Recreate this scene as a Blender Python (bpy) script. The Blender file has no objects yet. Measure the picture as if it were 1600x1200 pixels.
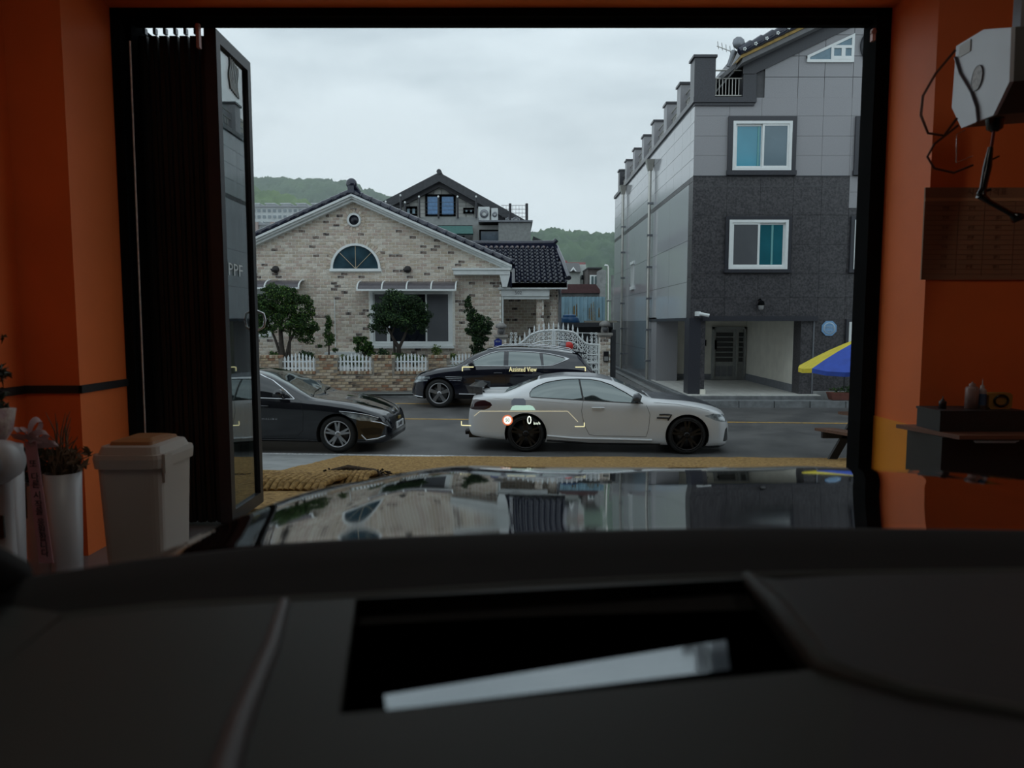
import bpy, bmesh, math, random
from mathutils import Vector, Matrix
from mathutils.bvhtree import BVHTree

random.seed(7)
PI = math.pi
sc = bpy.context.scene
C = sc.collection

# ------------------------------------------------------------------ camera
# World axes: x to the right, y into the street, z up.  Street level is z = 0.
CAM_H = 2.30                       # the driver's eye above the street (the workshop floor is raised)
PITCH = math.radians(4.89)
FPX = 1110.0
cam_d = bpy.data.cameras.new('camera'); cam = bpy.data.objects.new('camera', cam_d); C.objects.link(cam)
cam.location = (0, 0, CAM_H); cam.rotation_euler = (PI/2 - PITCH, 0, 0)
cam_d.sensor_width = 36; cam_d.lens = 36*FPX/1600; cam_d.clip_start = 0.02; cam_d.clip_end = 3000
cam_d.dof.use_dof = True; cam_d.dof.focus_distance = 15.0; cam_d.dof.aperture_fstop = 3.3
sc.camera = cam

# ------------------------------------------------------------------ view and sky
sc.view_settings.view_transform = 'Standard'; sc.view_settings.look = 'None'
sc.view_settings.exposure = 0.68; sc.view_settings.gamma = 1.0; sc.view_settings.use_curve_mapping = False
try:
    sc.cycles.use_denoising = True; sc.cycles.max_bounces = 8; sc.cycles.transparent_max_bounces = 24
    sc.cycles.diffuse_bounces = 5; sc.cycles.glossy_bounces = 5; sc.cycles.sample_clamp_indirect = 6
except Exception: pass
w = bpy.data.worlds.new('overcast_sky'); sc.world = w; w.use_nodes = True
nt = w.node_tree; nt.nodes.clear()
def wn(t, **k):
    n = nt.nodes.new(t)
    for a, b in k.items(): setattr(n, a, b)
    return n
tc = wn('ShaderNodeTexCoord'); mp = wn('ShaderNodeMapping'); mp.inputs['Scale'].default_value = (1.0, 1.0, 3.2)
nz = wn('ShaderNodeTexNoise'); nz.inputs['Scale'].default_value = 1.7; nz.inputs['Detail'].default_value = 7; nz.inputs['Roughness'].default_value = .55
nz.inputs['Distortion'].default_value = .35
rp = wn('ShaderNodeValToRGB')
rp.color_ramp.elements[0].position = .36; rp.color_ramp.elements[0].color = (.34, .41, .46, 1)
rp.color_ramp.elements[1].position = .60; rp.color_ramp.elements[1].color = (.57, .65, .70, 1)
sep = wn('ShaderNodeSeparateXYZ'); r2 = wn('ShaderNodeValToRGB')
r2.color_ramp.elements[0].position = 0.0; r2.color_ramp.elements[0].color = (1, 1, 1, 1)
r2.color_ramp.elements[1].position = .24; r2.color_ramp.elements[1].color = (.12, .12, .12, 1)
mx = wn('ShaderNodeMix', data_type='RGBA'); mx.inputs[7].default_value = (.565, .655, .71, 1)
bg = wn('ShaderNodeBackground'); bg.inputs[1].default_value = 1.0; ow = wn('ShaderNodeOutputWorld')
L = nt.links.new
L(tc.outputs['Generated'], mp.inputs[0]); L(mp.outputs[0], nz.inputs[0]); L(nz.outputs[0], rp.inputs[0])
L(tc.outputs['Generated'], sep.inputs[0]); L(sep.outputs[2], r2.inputs[0])
L(r2.outputs[0], mx.inputs[0]); L(rp.outputs[0], mx.inputs[6]); L(mx.outputs[2], bg.inputs[0]); L(bg.outputs[0], ow.inputs[0])

# ------------------------------------------------------------------ helpers
def P(px, py, Y):
    """the point of the plane y = Y that the 1600 x 1200 photograph shows at (px, py); py = 0 stands for "about eye level" where only x is wanted"""
    if py == 0 and px: py = 480
    dx = (px-800)/FPX; dz = -(py-600)/FPX
    wy = math.cos(PITCH)+dz*math.sin(PITCH); wz = -math.sin(PITCH)+dz*math.cos(PITCH)
    t = Y/wy
    return Vector((dx*t, Y, CAM_H+wz*t))
def PZ(px, py, z):
    dx = (px-800)/FPX; dz = -(py-600)/FPX
    wy = math.cos(PITCH)+dz*math.sin(PITCH); wz = -math.sin(PITCH)+dz*math.cos(PITCH)
    t = (z-CAM_H)/wz
    return Vector((dx*t, wy*t, z))
def lerp(a, b, t): return a+(b-a)*t
def interp(tab, x):
    """smooth (monotone cubic) interpolation in a table of (x, value)"""
    n = len(tab)
    if x <= tab[0][0]: return tab[0][1]
    if x >= tab[-1][0]: return tab[-1][1]
    d = [(tab[i+1][1]-tab[i][1])/(tab[i+1][0]-tab[i][0]) for i in range(n-1)]
    def m(i):
        if i == 0: return d[0]
        if i == n-1: return d[-1]
        if d[i-1]*d[i] <= 0: return 0
        return 2*d[i-1]*d[i]/(d[i-1]+d[i])
    for i in range(n-1):
        if x <= tab[i+1][0]:
            h = tab[i+1][0]-tab[i][0]; t = (x-tab[i][0])/h
            return ((2*t**3-3*t*t+1)*tab[i][1]+(t**3-2*t*t+t)*h*m(i)+(-2*t**3+3*t*t)*tab[i+1][1]+(t**3-t*t)*h*m(i+1))

MATS = {}
def mat(name, col, rough=.6, metal=0., var=0., scale=8., bump=0., bscale=None, coat=0., spec=.5, emit=None, estr=0., trans=0., alpha=None, col2=None, detail=4, coord='Object', stretch=None, sheen=0):
    """procedural material: a principled surface whose colour is broken up by noise between two tones"""
    if name in MATS: return MATS[name]
    m = bpy.data.materials.new(name); m.use_nodes = True; n = m.node_tree; b = n.nodes['Principled BSDF']
    def s(k, v):
        if k in b.inputs: b.inputs[k].default_value = v
    s('Base Color', (*col, 1)); s('Roughness', rough); s('Metallic', metal); s('Coat Weight', coat); s('Coat Roughness', .04)
    s('Specular IOR Level', spec); s('Transmission Weight', trans)
    if emit: s('Emission Color', (*emit, 1)); s('Emission Strength', estr)
    if var or col2 or bump:
        t = n.nodes.new('ShaderNodeTexCoord'); mp = n.nodes.new('ShaderNodeMapping'); n.links.new(t.outputs[coord], mp.inputs[0])
        if stretch: mp.inputs['Scale'].default_value = stretch
    if var or col2:
        z = n.nodes.new('ShaderNodeTexNoise'); z.inputs['Scale'].default_value = scale; z.inputs['Detail'].default_value = detail
        n.links.new(mp.outputs[0], z.inputs[0]); r = n.nodes.new('ShaderNodeValToRGB')
        a = col2 or tuple(min(1, c*(1+var)) for c in col); d = col if col2 else tuple(c*(1-var) for c in col)
        r.color_ramp.elements[0].position = .35; r.color_ramp.elements[1].position = .65
        r.color_ramp.elements[0].color = (*d, 1); r.color_ramp.elements[1].color = (*a, 1)
        n.links.new(z.outputs[0], r.inputs[0]); n.links.new(r.outputs[0], b.inputs['Base Color'])
    if bump:
        z = n.nodes.new('ShaderNodeTexNoise'); z.inputs['Scale'].default_value = bscale or scale; z.inputs['Detail'].default_value = 5
        n.links.new(mp.outputs[0], z.inputs[0]); k = n.nodes.new('ShaderNodeBump'); k.inputs['Strength'].default_value = bump
        k.inputs['Distance'].default_value = .02
        n.links.new(z.outputs[0], k.inputs['Height']); n.links.new(k.outputs[0], b.inputs['Normal'])
    MATS[name] = m; return m
def clear_glass(name, tint, refl, rough=.01, grow=.8):
    """thin pane: mostly see-through with a clear reflection that grows at grazing angles"""
    m = bpy.data.materials.new(name); m.use_nodes = True; n = m.node_tree; n.nodes.clear()
    o = n.nodes.new('ShaderNodeOutputMaterial'); t = n.nodes.new('ShaderNodeBsdfTransparent'); t.inputs[0].default_value = (*tint, 1)
    g = n.nodes.new('ShaderNodeBsdfGlossy'); g.inputs['Roughness'].default_value = rough; g.inputs[0].default_value = (1, 1, 1, 1)
    lw = n.nodes.new('ShaderNodeLayerWeight'); lw.inputs[0].default_value = .5
    mr = n.nodes.new('ShaderNodeMath'); mr.operation = 'POWER'; mr.inputs[1].default_value = 4.0
    ma = n.nodes.new('ShaderNodeMath'); ma.operation = 'MULTIPLY_ADD'; ma.inputs[1].default_value = grow; ma.inputs[2].default_value = refl
    x = n.nodes.new('ShaderNodeMixShader'); l = n.links.new
    l(lw.outputs['Facing'], mr.inputs[0]); l(mr.outputs[0], ma.inputs[0]); l(ma.outputs[0], x.inputs[0])
    l(t.outputs[0], x.inputs[1]); l(g.outputs[0], x.inputs[2]); l(x.outputs[0], o.inputs[0])
    MATS[name] = m; return m
def glow(name, col, strength, see=0.):
    m = bpy.data.materials.new(name); m.use_nodes = True; n = m.node_tree; n.nodes.clear()
    o = n.nodes.new('ShaderNodeOutputMaterial'); e = n.nodes.new('ShaderNodeEmission'); e.inputs[0].default_value = (*col, 1); e.inputs[1].default_value = strength
    t = n.nodes.new('ShaderNodeBsdfTransparent'); x = n.nodes.new('ShaderNodeMixShader'); x.inputs[0].default_value = see
    n.links.new(e.outputs[0], x.inputs[1]); n.links.new(t.outputs[0], x.inputs[2]); n.links.new(x.outputs[0], o.inputs[0])
    MATS[name] = m; return m

def film_glass(name, dark, refl, tone=(.93, .99, 1.)):
    """tinted car glass: a dark body under a partly mirroring film"""
    m = mat(name, dark, .04, var=.05, spec=.6); n = m.node_tree; b = n.nodes['Principled BSDF']; o = n.nodes['Material Output']
    g = n.nodes.new('ShaderNodeBsdfGlossy'); g.inputs['Roughness'].default_value = .02; g.inputs[0].default_value = (*tone, 1)
    x = n.nodes.new('ShaderNodeMixShader'); x.inputs[0].default_value = refl
    n.links.new(b.outputs[0], x.inputs[1]); n.links.new(g.outputs[0], x.inputs[2]); n.links.new(x.outputs[0], o.inputs[0]); return m

OFF = {}
class MB:
    """collects shapes and links them as ONE mesh object"""
    def __init__(s): s.v = []; s.f = []; s.m = []; s.sm = []
    def add(s, vs, fs, mi=0, smooth=False):
        b = len(s.v); s.v += [tuple(v) for v in vs]
        for f in fs: s.f.append(tuple(b+i for i in f)); s.m.append(mi); s.sm.append(smooth)
        return s
    def box(s, x0, x1, y0, y1, z0, z1, mi=0):
        if x0 > x1: x0, x1 = x1, x0
        if y0 > y1: y0, y1 = y1, y0
        if z0 > z1: z0, z1 = z1, z0
        v = [(x, y, z) for z in (z0, z1) for y in (y0, y1) for x in (x0, x1)]
        return s.add(v, [(0, 2, 3, 1), (4, 5, 7, 6), (0, 1, 5, 4), (2, 6, 7, 3), (0, 4, 6, 2), (1, 3, 7, 5)], mi)
    def prism(s, pts, d, mi=0, smooth=False):
        """a planar polygon (3-D points) pushed along vector d"""
        n = len(pts); d = Vector(d); a = [Vector(p) for p in pts]; b = [p+d for p in a]
        return s.add(a+b, [tuple(range(n)), tuple(range(2*n-1, n-1, -1))]+[(i, i+n, (i+1) % n+n, (i+1) % n) for i in range(n)], mi, smooth)
    def xz(s, pts, y0, y1, mi=0): return s.prism([(x, y0, z) for x, z in pts], (0, y1-y0, 0), mi)
    def tube(s, pts, r, n=8, mi=0, closed=False, cap=True):
        pts = [Vector(p) for p in pts]; m = len(pts); rr = r if isinstance(r, (list, tuple)) else [r]*m
        rings = []; up = None
        for i, p in enumerate(pts):
            if closed: t = pts[(i+1) % m]-pts[i-1]
            else: t = pts[min(i+1, m-1)]-pts[max(i-1, 0)]
            t = t.normalized() if t.length else Vector((0, 0, 1))
            if up is None: up = t.orthogonal().normalized()
            up = (up-t*up.dot(t)); up = up.normalized() if up.length > 1e-6 else t.orthogonal().normalized()
            w_ = t.cross(up)
            rings.append([p+(up*math.cos(a)+w_*math.sin(a))*rr[i] for a in (2*PI*k/n for k in range(n))])
        vs = [v for g in rings for v in g]; fs = []
        for i in range(m if closed else m-1):
            j = (i+1) % m
            for k in range(n): fs.append((i*n+k, i*n+(k+1) % n, j*n+(k+1) % n, j*n+k))
        s.add(vs, fs, mi, True)
        if cap and not closed: s.add(rings[0], [tuple(range(n-1, -1, -1))], mi); s.add(rings[-1], [tuple(range(n))], mi)
        return s
    def lathe(s, prof, c=(0, 0, 0), axis='z', n=24, mi=0, smooth=True, a0=0, a1=2*PI):
        """revolve a profile of (radius, height)"""
        full = abs(a1-a0-2*PI) < 1e-6; k = n if full else n+1; vs = []
        for r, h in prof:
            for i in range(k):
                a = a0+(a1-a0)*i/n; p = (r*math.cos(a), r*math.sin(a), h)
                if axis == 'y': p = (p[0], h, p[1])
                elif axis == 'x': p = (h, p[0], p[1])
                vs.append((p[0]+c[0], p[1]+c[1], p[2]+c[2]))
        fs = []
        for j in range(len(prof)-1):
            for i in range(n if full else n):
                i2 = (i+1) % k if full else i+1
                fs.append((j*k+i, j*k+i2, (j+1)*k+i2, (j+1)*k+i))
        return s.add(vs, fs, mi, smooth)
    def build(s, name, mats, parent=None, local=False):
        me = bpy.data.meshes.new(name); vs = s.v
        if parent is not None and not local:
            o = OFF.get(parent.name, Vector()); vs = [(a-o.x, b-o.y, c-o.z) for a, b, c in vs]
        me.from_pydata(vs, [], s.f)
        for m in (mats if isinstance(mats, (list, tuple)) else [mats]): me.materials.append(m)
        me.polygons.foreach_set('material_index', s.m); me.polygons.foreach_set('use_smooth', s.sm); me.update()
        bm = bmesh.new(); bm.from_mesh(me); bmesh.ops.recalc_face_normals(bm, faces=bm.faces); bm.to_mesh(me); bm.free()
        o = bpy.data.objects.new(name, me); C.objects.link(o)
        if parent is not None:
            o.parent = parent
            if not local: OFF[o.name] = OFF.get(parent.name, Vector()).copy()
        return o
def tag(o, label=None, cat=None, group=None, kind=None):
    for k, v in (('label', label), ('category', cat), ('group', group), ('kind', kind)):
        if v: o[k] = v
    return o
def thing(name, label, cat, loc=(0, 0, 0), group=None, rz=0):
    o = bpy.data.objects.new(name, None); C.objects.link(o); o.empty_display_size = .2
    o.location = loc; o.rotation_euler = (0, 0, rz); OFF[o.name] = Vector(loc)
    return tag(o, label, cat, group)
def struct(name, mb, m, parent=None):
    o = mb.build(name, m, parent)
    if parent is None: o['kind'] = 'structure'
    return o
def part(name, m, parent, fn=None, mb=None, local=False, label=None):
    b = mb or MB()
    if fn: fn(b)
    o = b.build(name, m, parent, local)
    if label: o['label'] = label
    return o
def bx(name, m, parent, *a, label=None):
    o = MB().box(*a).build(name, m, parent)
    if label: o['label'] = label
    return o
def text_obj(name, body, size, m, parent, loc, rot=(PI/2, 0, 0), extrude=.002, align='CENTER', sx=1., local=False, bold=0.):
    cu = bpy.data.curves.new(name, 'FONT'); cu.body = body; cu.size = size; cu.extrude = extrude; cu.offset = size*bold
    cu.align_x = align; cu.align_y = 'CENTER'; cu.resolution_u = 2
    t = bpy.data.objects.new(name, cu); C.objects.link(t)
    dg = bpy.context.evaluated_depsgraph_get(); me = bpy.data.meshes.new_from_object(t.evaluated_get(dg))
    bpy.data.objects.remove(t); me.name = name
    from mathutils import Euler
    M = Matrix.Translation(Vector(loc)) @ Euler(rot).to_matrix().to_4x4() @ Matrix.Diagonal((sx, 1, 1, 1))
    if parent is not None and not local: M = Matrix.Translation(-OFF.get(parent.name, Vector())) @ M
    me.transform(M); me.materials.clear(); me.materials.append(m)
    o = bpy.data.objects.new(name, me); C.objects.link(o)
    if parent is not None: o.parent = parent
    return o
def inpoly(x, y, poly):
    r = False; n = len(poly)
    for i in range(n):
        x1, y1 = poly[i]; x2, y2 = poly[(i+1) % n]
        if (y1 > y) != (y2 > y) and x < (x2-x1)*(y-y1)/(y2-y1)+x1: r = not r
    return r
def shared(name, mesh, m, parent, off, label=None):
    """one more object on a shared mesh at a world position"""
    o = bpy.data.objects.new(name, mesh); C.objects.link(o)
    o.parent = parent; o.location = Vector(off)-OFF.get(parent.name, Vector())
    return o
# ------------------------------------------------------------------ materials
orange = mat('orange_paint', (.86, .18, .034), .55, var=.06, scale=2, bump=.05, bscale=60)
leaf_metal = mat('door_leaf_metal', (.006, .007, .007), .42, var=.2, scale=5, spec=.35)
orange_low = mat('orange_lower_band', (.86, .30, .02), .4, var=.06, scale=2)
black_metal = mat('black_door_metal', (.005, .0055, .006), .85, var=.2, scale=5, spec=.03)
grey_metal = mat('grey_metal', (.22, .23, .25), .35, .6, var=.1, scale=9)
white_frame = mat('white_window_frame', (.86, .89, .88), .35, var=.03, scale=5)
asphalt = mat('wet_asphalt', (.078, .077, .077), .36, col2=(.140, .136, .132), scale=1.3, bump=.8, bscale=70, spec=.6, detail=12)
concrete = mat('pavement_concrete', (.24, .245, .24), .75, var=.18, scale=3, bump=.2, bscale=40)
kerb_m = mat('kerb_granite', (.20, .21, .215), .7, var=.2, scale=6, bump=.2)
yellow_line = mat('yellow_road_paint', (.62, .36, .07), .6, col2=(.30, .20, .08), scale=14)
white_line = mat('worn_white_road_paint', (.72, .72, .72), .6, col2=(.25, .25, .25), scale=22, detail=8)
coir = mat('coir_mat_fibre', (.20, .105, .025), .95, col2=(.52, .31, .10), scale=24, bump=1.0, bscale=120, detail=12)
coir_dark = mat('coir_mat_dark_edge', (.05, .028, .012), .95, var=.4, scale=50, bump=1.0)

def brick_mat(n, c, v=.14):
    return mat(n, c, .85, var=v, scale=9, bump=.5, bscale=28)
BR = [brick_mat('brick_buff', (.60, .51, .42)), brick_mat('brick_pink', (.55, .44, .37)), brick_mat('brick_pale', (.68, .61, .52)),
      brick_mat('brick_tan', (.55, .46, .36)), mat('brick_burnt', (.035, .032, .035), .8, col2=(.36, .28, .23), scale=11, detail=3)]
BW = [brick_mat('old_brick_ochre', (.47, .36, .24), .3), brick_mat('old_brick_brown', (.36, .26, .175), .35), brick_mat('old_brick_pale', (.55, .45, .34), .25),
      brick_mat('old_brick_red', (.32, .17, .10), .3), mat('old_brick_burnt', (.03, .028, .028), .8, col2=(.28, .20, .14), scale=13, detail=3)]
mortar = mat('mortar', (.88, .86, .80), .9, var=.08, scale=12)
mortar_old = mat('old_mortar', (.30, .27, .23), .9, var=.25, scale=9)
rooftile = mat('black_glazed_tile', (.014, .017, .036), .09, var=.3, scale=6, spec=.7)
stone_light = mat('light_granite', (.34, .335, .35), .42, var=.16, scale=70, detail=8)
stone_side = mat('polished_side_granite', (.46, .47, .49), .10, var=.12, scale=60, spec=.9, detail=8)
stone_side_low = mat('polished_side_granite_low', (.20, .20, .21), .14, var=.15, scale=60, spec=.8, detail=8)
stone_dark = mat('dark_granite', (.032, .031, .035), .36, col2=(.095, .09, .095), scale=22, detail=15)
stone_trim = mat('dark_granite_trim', (.042, .043, .052), .3, var=.2, scale=50)
joint_m = mat('stone_joint', (.10, .10, .105), .8, var=.1)
cream = mat('cream_wall_tile', (.82, .79, .69), .6, var=.05, scale=3)
tile_floor = mat('pale_floor_tile', (.62, .61, .57), .45, var=.08, scale=4)
teal_glass = mat('teal_window_glass', (.02, .15, .19), .06, var=.15, scale=1.2, spec=.8)
blue_blind = mat('blue_blind_glass', (.06, .33, .45), .12, var=.1, scale=1.0, spec=.8)
grey_blind = mat('grey_screen_glass', (.12, .125, .135), .2, var=.06, scale=2, spec=.6)
green_screen = mat('green_screen_glass', (.12, .175, .18), .15, var=.08, scale=1.5, spec=.6)
dark_glass = mat('dark_window_glass', (.008, .011, .016), .05, var=.1, scale=1, spec=.7)
pale_ceramic = mat('pale_grey_trim', (.72, .75, .74), .5, var=.05, scale=5)

# ------------------------------------------------------------------ ground
SK = -.075                                       # the street runs slightly towards us on the right
def gz(Y): return 0. if Y < 13.5 else min(.03*(Y-13.5), .30)
def strip(x0, x1, ya, yb, dz, thick=.02, nx=1, ny=8):
    """a skewed strip following the road surface, from y = ya + SK*x to y = yb + SK*x"""
    b = MB(); vs = []; fs = []
    for j in range(ny+1):
        for i in range(nx+1):
            x = lerp(x0, x1, i/nx); y = lerp(ya, yb, j/ny)
            vs.append((x, y+SK*x, gz(y)+dz))
    k = (nx+1)
    for j in range(ny):
        for i in range(nx): fs.append((j*k+i, j*k+i+1, (j+1)*k+i+1, (j+1)*k+i))
    m = len(vs); vs += [(x, y, z-thick) for x, y, z in vs]
    fs += [tuple(m+i for i in reversed(f)) for f in fs]
    for i in range(nx): fs.append((i, m+i, m+i+1, i+1))
    for i in range(nx): a = ny*k+i; fs.append((a, a+1, m+a+1, m+a))
    b.add(vs, fs); return b
g = strip(-40, 40, 11.9, 20.2, 0, .5, 4, 16)
struct('road', g, asphalt)
def ground_fn():
    b = MB(); b.add([(-700, 20.1, .29), (700, 20.1, .29), (700, 900, .29), (-700, 900, .29)], [(0, 1, 2, 3)]); return b
struct('ground', ground_fn(), mat('distant_ground', (.10, .105, .10), .8, var=.2, scale=.5))
for nm, a, b_, m in (('road_marking', 12.02, 12.14, white_line), ('road_marking', 16.15, 16.25, yellow_line), ('road_marking', 18.62, 18.72, yellow_line)):
    o = struct(nm, strip(-14, 20, a, b_, .006, .004, 1, 1), m)
# apron ramp rising to the raised workshop, its concrete and the pavement beside it
def ramp(x0, x1, y0, y1, z0, z1, th):
    b = MB(); b.add([(x0, y0, z0), (x1, y0, z0), (x1, y1+SK*x1, z1), (x0, y1+SK*x0, z1)] + [(x0, y0, z0-th), (x1, y0, z0-th), (x1, y1+SK*x1, z1-th), (x0, y1+SK*x0, z1-th)],
        [(0, 1, 2, 3), (7, 6, 5, 4), (0, 4, 5, 1), (1, 5, 6, 2), (2, 6, 7, 3), (3, 7, 4, 0)]); return b
FZ = .99
struct('apron_ramp', ramp(-30, 30, 4.5, 11.95, FZ-.0, .02, .3), concrete)
def apz(Y): return lerp(FZ, .02, max(0, min(1, (Y-4.5)/7.45)))
# far kerb and pavement before the walled house and granite building
struct('far_pavement', strip(-25, 2.9, 19.9, 21.8, .06, .3, 1, 2), concrete)
kb_ = thing('kerb', 'grey stone kerb edging the pavement before the granite building', 'kerb', (8, 18.2, .1))
for i in range(14):
    x0 = 4.0+i*.9
    part('kerb_stone', kerb_m, kb_, lambda b: b.box(x0+.008, x0+.892, 18.18+SK*x0*.35, 18.52+SK*x0*.35, .0, .32))
# coir mats over the apron
def mat_mesh(x0, x1, y0, y1, th, nx, ny, amp, seed):
    rnd = random.Random(seed); b = MB(); vs = []; fs = []
    ph = [rnd.random()*6 for _ in range(6)]
    for j in range(ny+1):
        for i in range(nx+1):
            x = lerp(x0, x1, i/nx); y = lerp(y0, y1, j/ny)+SK*x*(j/ny)
            wv = math.sin(x*3+ph[0]+y*1.3)*math.sin(y*4+ph[1])*.5+math.sin(x*9+ph[2])*.12+math.sin(y*17+x*2+ph[3])*.2
            e = min(1, min(j, ny-j)/1.0, min(i, nx-i)/1.0)
            vs.append((x, y+.03*math.sin(x*5+ph[4])*(1 if j in (0, ny) else 0), apz(y)+.004+e*(th+amp*(wv+.6)+rnd.random()*.006)))
    k = nx+1
    for j in range(ny):
        for i in range(nx): fs.append((j*k+i, j*k+i+1, (j+1)*k+i+1, (j+1)*k+i))
    m = len(vs); vs += [(x, y, apz(y)+.002) for x, y, z in vs]
    for i in range(nx): fs.append((i, m+i, m+i+1, i+1)); a = ny*k+i; fs.append((a, a+1, m+a+1, m+a))
    for j in range(ny): a = j*k; fs.append((a, a+k, m+a+k, m+a)); a += nx; fs.append((a, m+a, m+a+k, a+k))
    b.add(vs, fs, 0, True); return b
t = thing('coir_mat', 'wide tan coir mat laid on the slope right beside the road edge', 'mat', (1, 10, 0))
part('mat_sheet', coir, t, mb=mat_mesh(-2.95, 6.4, 8.35, 11.75, .02, 150, 60, .012, 1))
t = thing('coir_mat', 'tan coir mat nearer the workshop door, with a dark frayed far edge', 'mat', (1, 7, 0))
part('mat_sheet', coir, t, mb=mat_mesh(-2.6, 5.0, 5.0, 8.1, .02, 110, 60, .012, 2))
def fray(b):
    rnd = random.Random(3)
    for i in range(900):
        x = -2.6+7.6*rnd.random(); y = 8.1+SK*x+rnd.uniform(-.05, .1); z = apz(y)+.015
        b.tube([(x, y, z), (x+rnd.uniform(-.04, .04), y+rnd.uniform(-.03, .05), z+rnd.uniform(-.01, .022))], .008, 3)
part('frayed_edge', coir_dark, t, fray)['kind'] = 'stuff'
# the bunched end of a mat: rows of folds
t = thing('folded_coir_mat', 'bunched coir mat end with ribbed folds beside the open glass door', 'mat', (-2.4, 7.2, 0))
for i in range(15):
    x = -2.62+i*.062; 
    def fold(b, x=x, i=i):
        pts = []
        for k in range(13):
            y = lerp(6.35, 7.45, k/12); h = .115*math.sin(PI*k/12)**.4
            pts.append((x+.012*math.sin(k*2.1+i)+ (k/12)*.10, y, apz(y)+.03+h*(1-.02*i)))
        b.tube(pts, .034, 6)
    part('fold', coir, t, fold)
def fold2(b):
    rnd = random.Random(5)
    for k in range(5):
        b.tube([(-2.66+rnd.uniform(-.03, .03), y, apz(y)+.04+.03*k) for y in (6.3, 6.5, 6.75, 7.0)], .035, 6)
    for i in range(90):
        x = -2.7+rnd.random()*.1; y = 6.2+rnd.random()*.9; z = apz(y)+.02+rnd.random()*.13
        b.tube([(x, y, z), (x-.05+rnd.random()*.04, y+rnd.uniform(-.04, .04), z+rnd.uniform(-.03, .03))], .008, 3)
part('dark_frayed_end', coir_dark, t, fold2)
t2 = thing('folded_coir_mat', 'smaller twisted coir roll lying to the right of the ribbed folds', 'mat', (-1.7, 7.6, 0))
for i in range(9):
    x = -1.93+i*.055
    part('fold', coir, t2, lambda b: b.tube([(x+.01*math.sin(k+i)+.03*k/8, lerp(7.0, 7.5, k/8), apz(7.2)+.03+.075*math.sin(PI*k/8)**.5) for k in range(9)], .03, 6))
def fr3(b):
    rnd = random.Random(9)
    b.tube([(-2.05, 7.62, apz(7.6)+.08), (-1.8, 7.7, apz(7.7)+.13), (-1.5, 7.6, apz(7.6)+.1), (-1.3, 7.35, apz(7.3)+.05)], [.03, .05, .045, .02], 7)
    for i in range(260):
        x = lerp(-2.05, -1.3, rnd.random()); y = 7.6+rnd.uniform(-.06, .08)-max(0, x+1.6)*.5; z = apz(y)+.03+rnd.random()*.10
        b.tube([(x, y, z), (x+rnd.uniform(-.03, .03), y+rnd.uniform(-.03, .03), z+rnd.uniform(-.02, .02))], .010, 4)
part('dark_frayed_end', coir_dark, t2, fr3)

# ------------------------------------------------------------------ workshop shell
YW, YI = 4.50, 3.92                       # outer and inner faces of the street wall
XL, XR, ZT = -2.395, 2.262, 4.17           # the opening
b = MB()
b.box(-2.70, XL, YI, YW, FZ-.2, 4.9)      # pier left
b.box(-6, -2.7, YI, YW, FZ-.2, 4.9)
b.box(XR, 6, YI, YW, FZ-.2, 4.9)          # wall right
b.box(XL, XR, YI, YW, ZT, 4.9)            # header
struct('wall_front', b, orange)
struct('wall_facade', MB().box(-16, XL-.02, YW+.005, YW+.04, .2, 9.5).box(XR+.02, 16, YW+.005, YW+.04, .2, 9.5).box(XL-.02, XR+.02, YW+.005, YW+.04, ZT+.02, 9.5), mat('dark_facade_panel', (.035, .033, .033), .5, var=.15))
struct('wall_left', MB().box(-2.86, -2.70, -6.0, YI, FZ-.2, 4.9), orange)
struct('wall_right', MB().box(4.4, 4.6, -6.0, YI, FZ-.2, 4.9), orange)
struct('wall_back', MB().box(-2.86, 4.6, -6.2, -6.0, FZ-.2, 4.9), mat('workshop_back_wall', (.25, .24, .23), .7, var=.1))
struct('floor', MB().box(-2.86, 4.6, -6.2, YW, FZ-.25, FZ), mat('workshop_floor', (.16, .16, .16), .35, var=.15, scale=3))
struct('ceiling', MB().box(-2.86, 4.6, -6.2, YI, 4.9, 5.05), mat('workshop_ceiling', (.10, .09, .085), .8, var=.1))
for x in (-1.1, 2.6):
    t = thing('ceiling_lamp', 'flat ceiling lamp above the parked black car, %s row' % ('left' if x < 0 else 'right'), 'lamp', (x, 1.2, 4.8))
    bx('lamp_housing', white_frame, t, x-.12, x+.12, .2, 2.2, 4.84, 4.9)
    bx('lamp_diffuser', glow('lamp_glow_%d' % (x > 0), (1, .93, .82) , 3.3), t, x-.10, x+.10, .23, 2.17, 4.81, 4.84)
# dark stripe round the left walls
b = MB(); z = P(60, 609, 3.9).z
b.box(-2.70, -2.685, -6, YI, z-.022, z+.022); b.box(-2.70, XL+.012, YI-.012, YI, z-.022, z+.022); b.box(XL, XL+.012, YI-.012, YW-.1, z-.022, z+.022)
struct('trim_1', b, mat('black_stripe', (.012, .01, .01), .6, var=.1))
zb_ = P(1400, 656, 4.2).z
struct('lower_band_right', MB().box(XR-.006, XR, YI, YW-.1, FZ, zb_).box(XR-.006, 4.4, YI-.006, YI, FZ, zb_), orange_low)  # thin band of yellower orange on the lower reveal and wall
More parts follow.
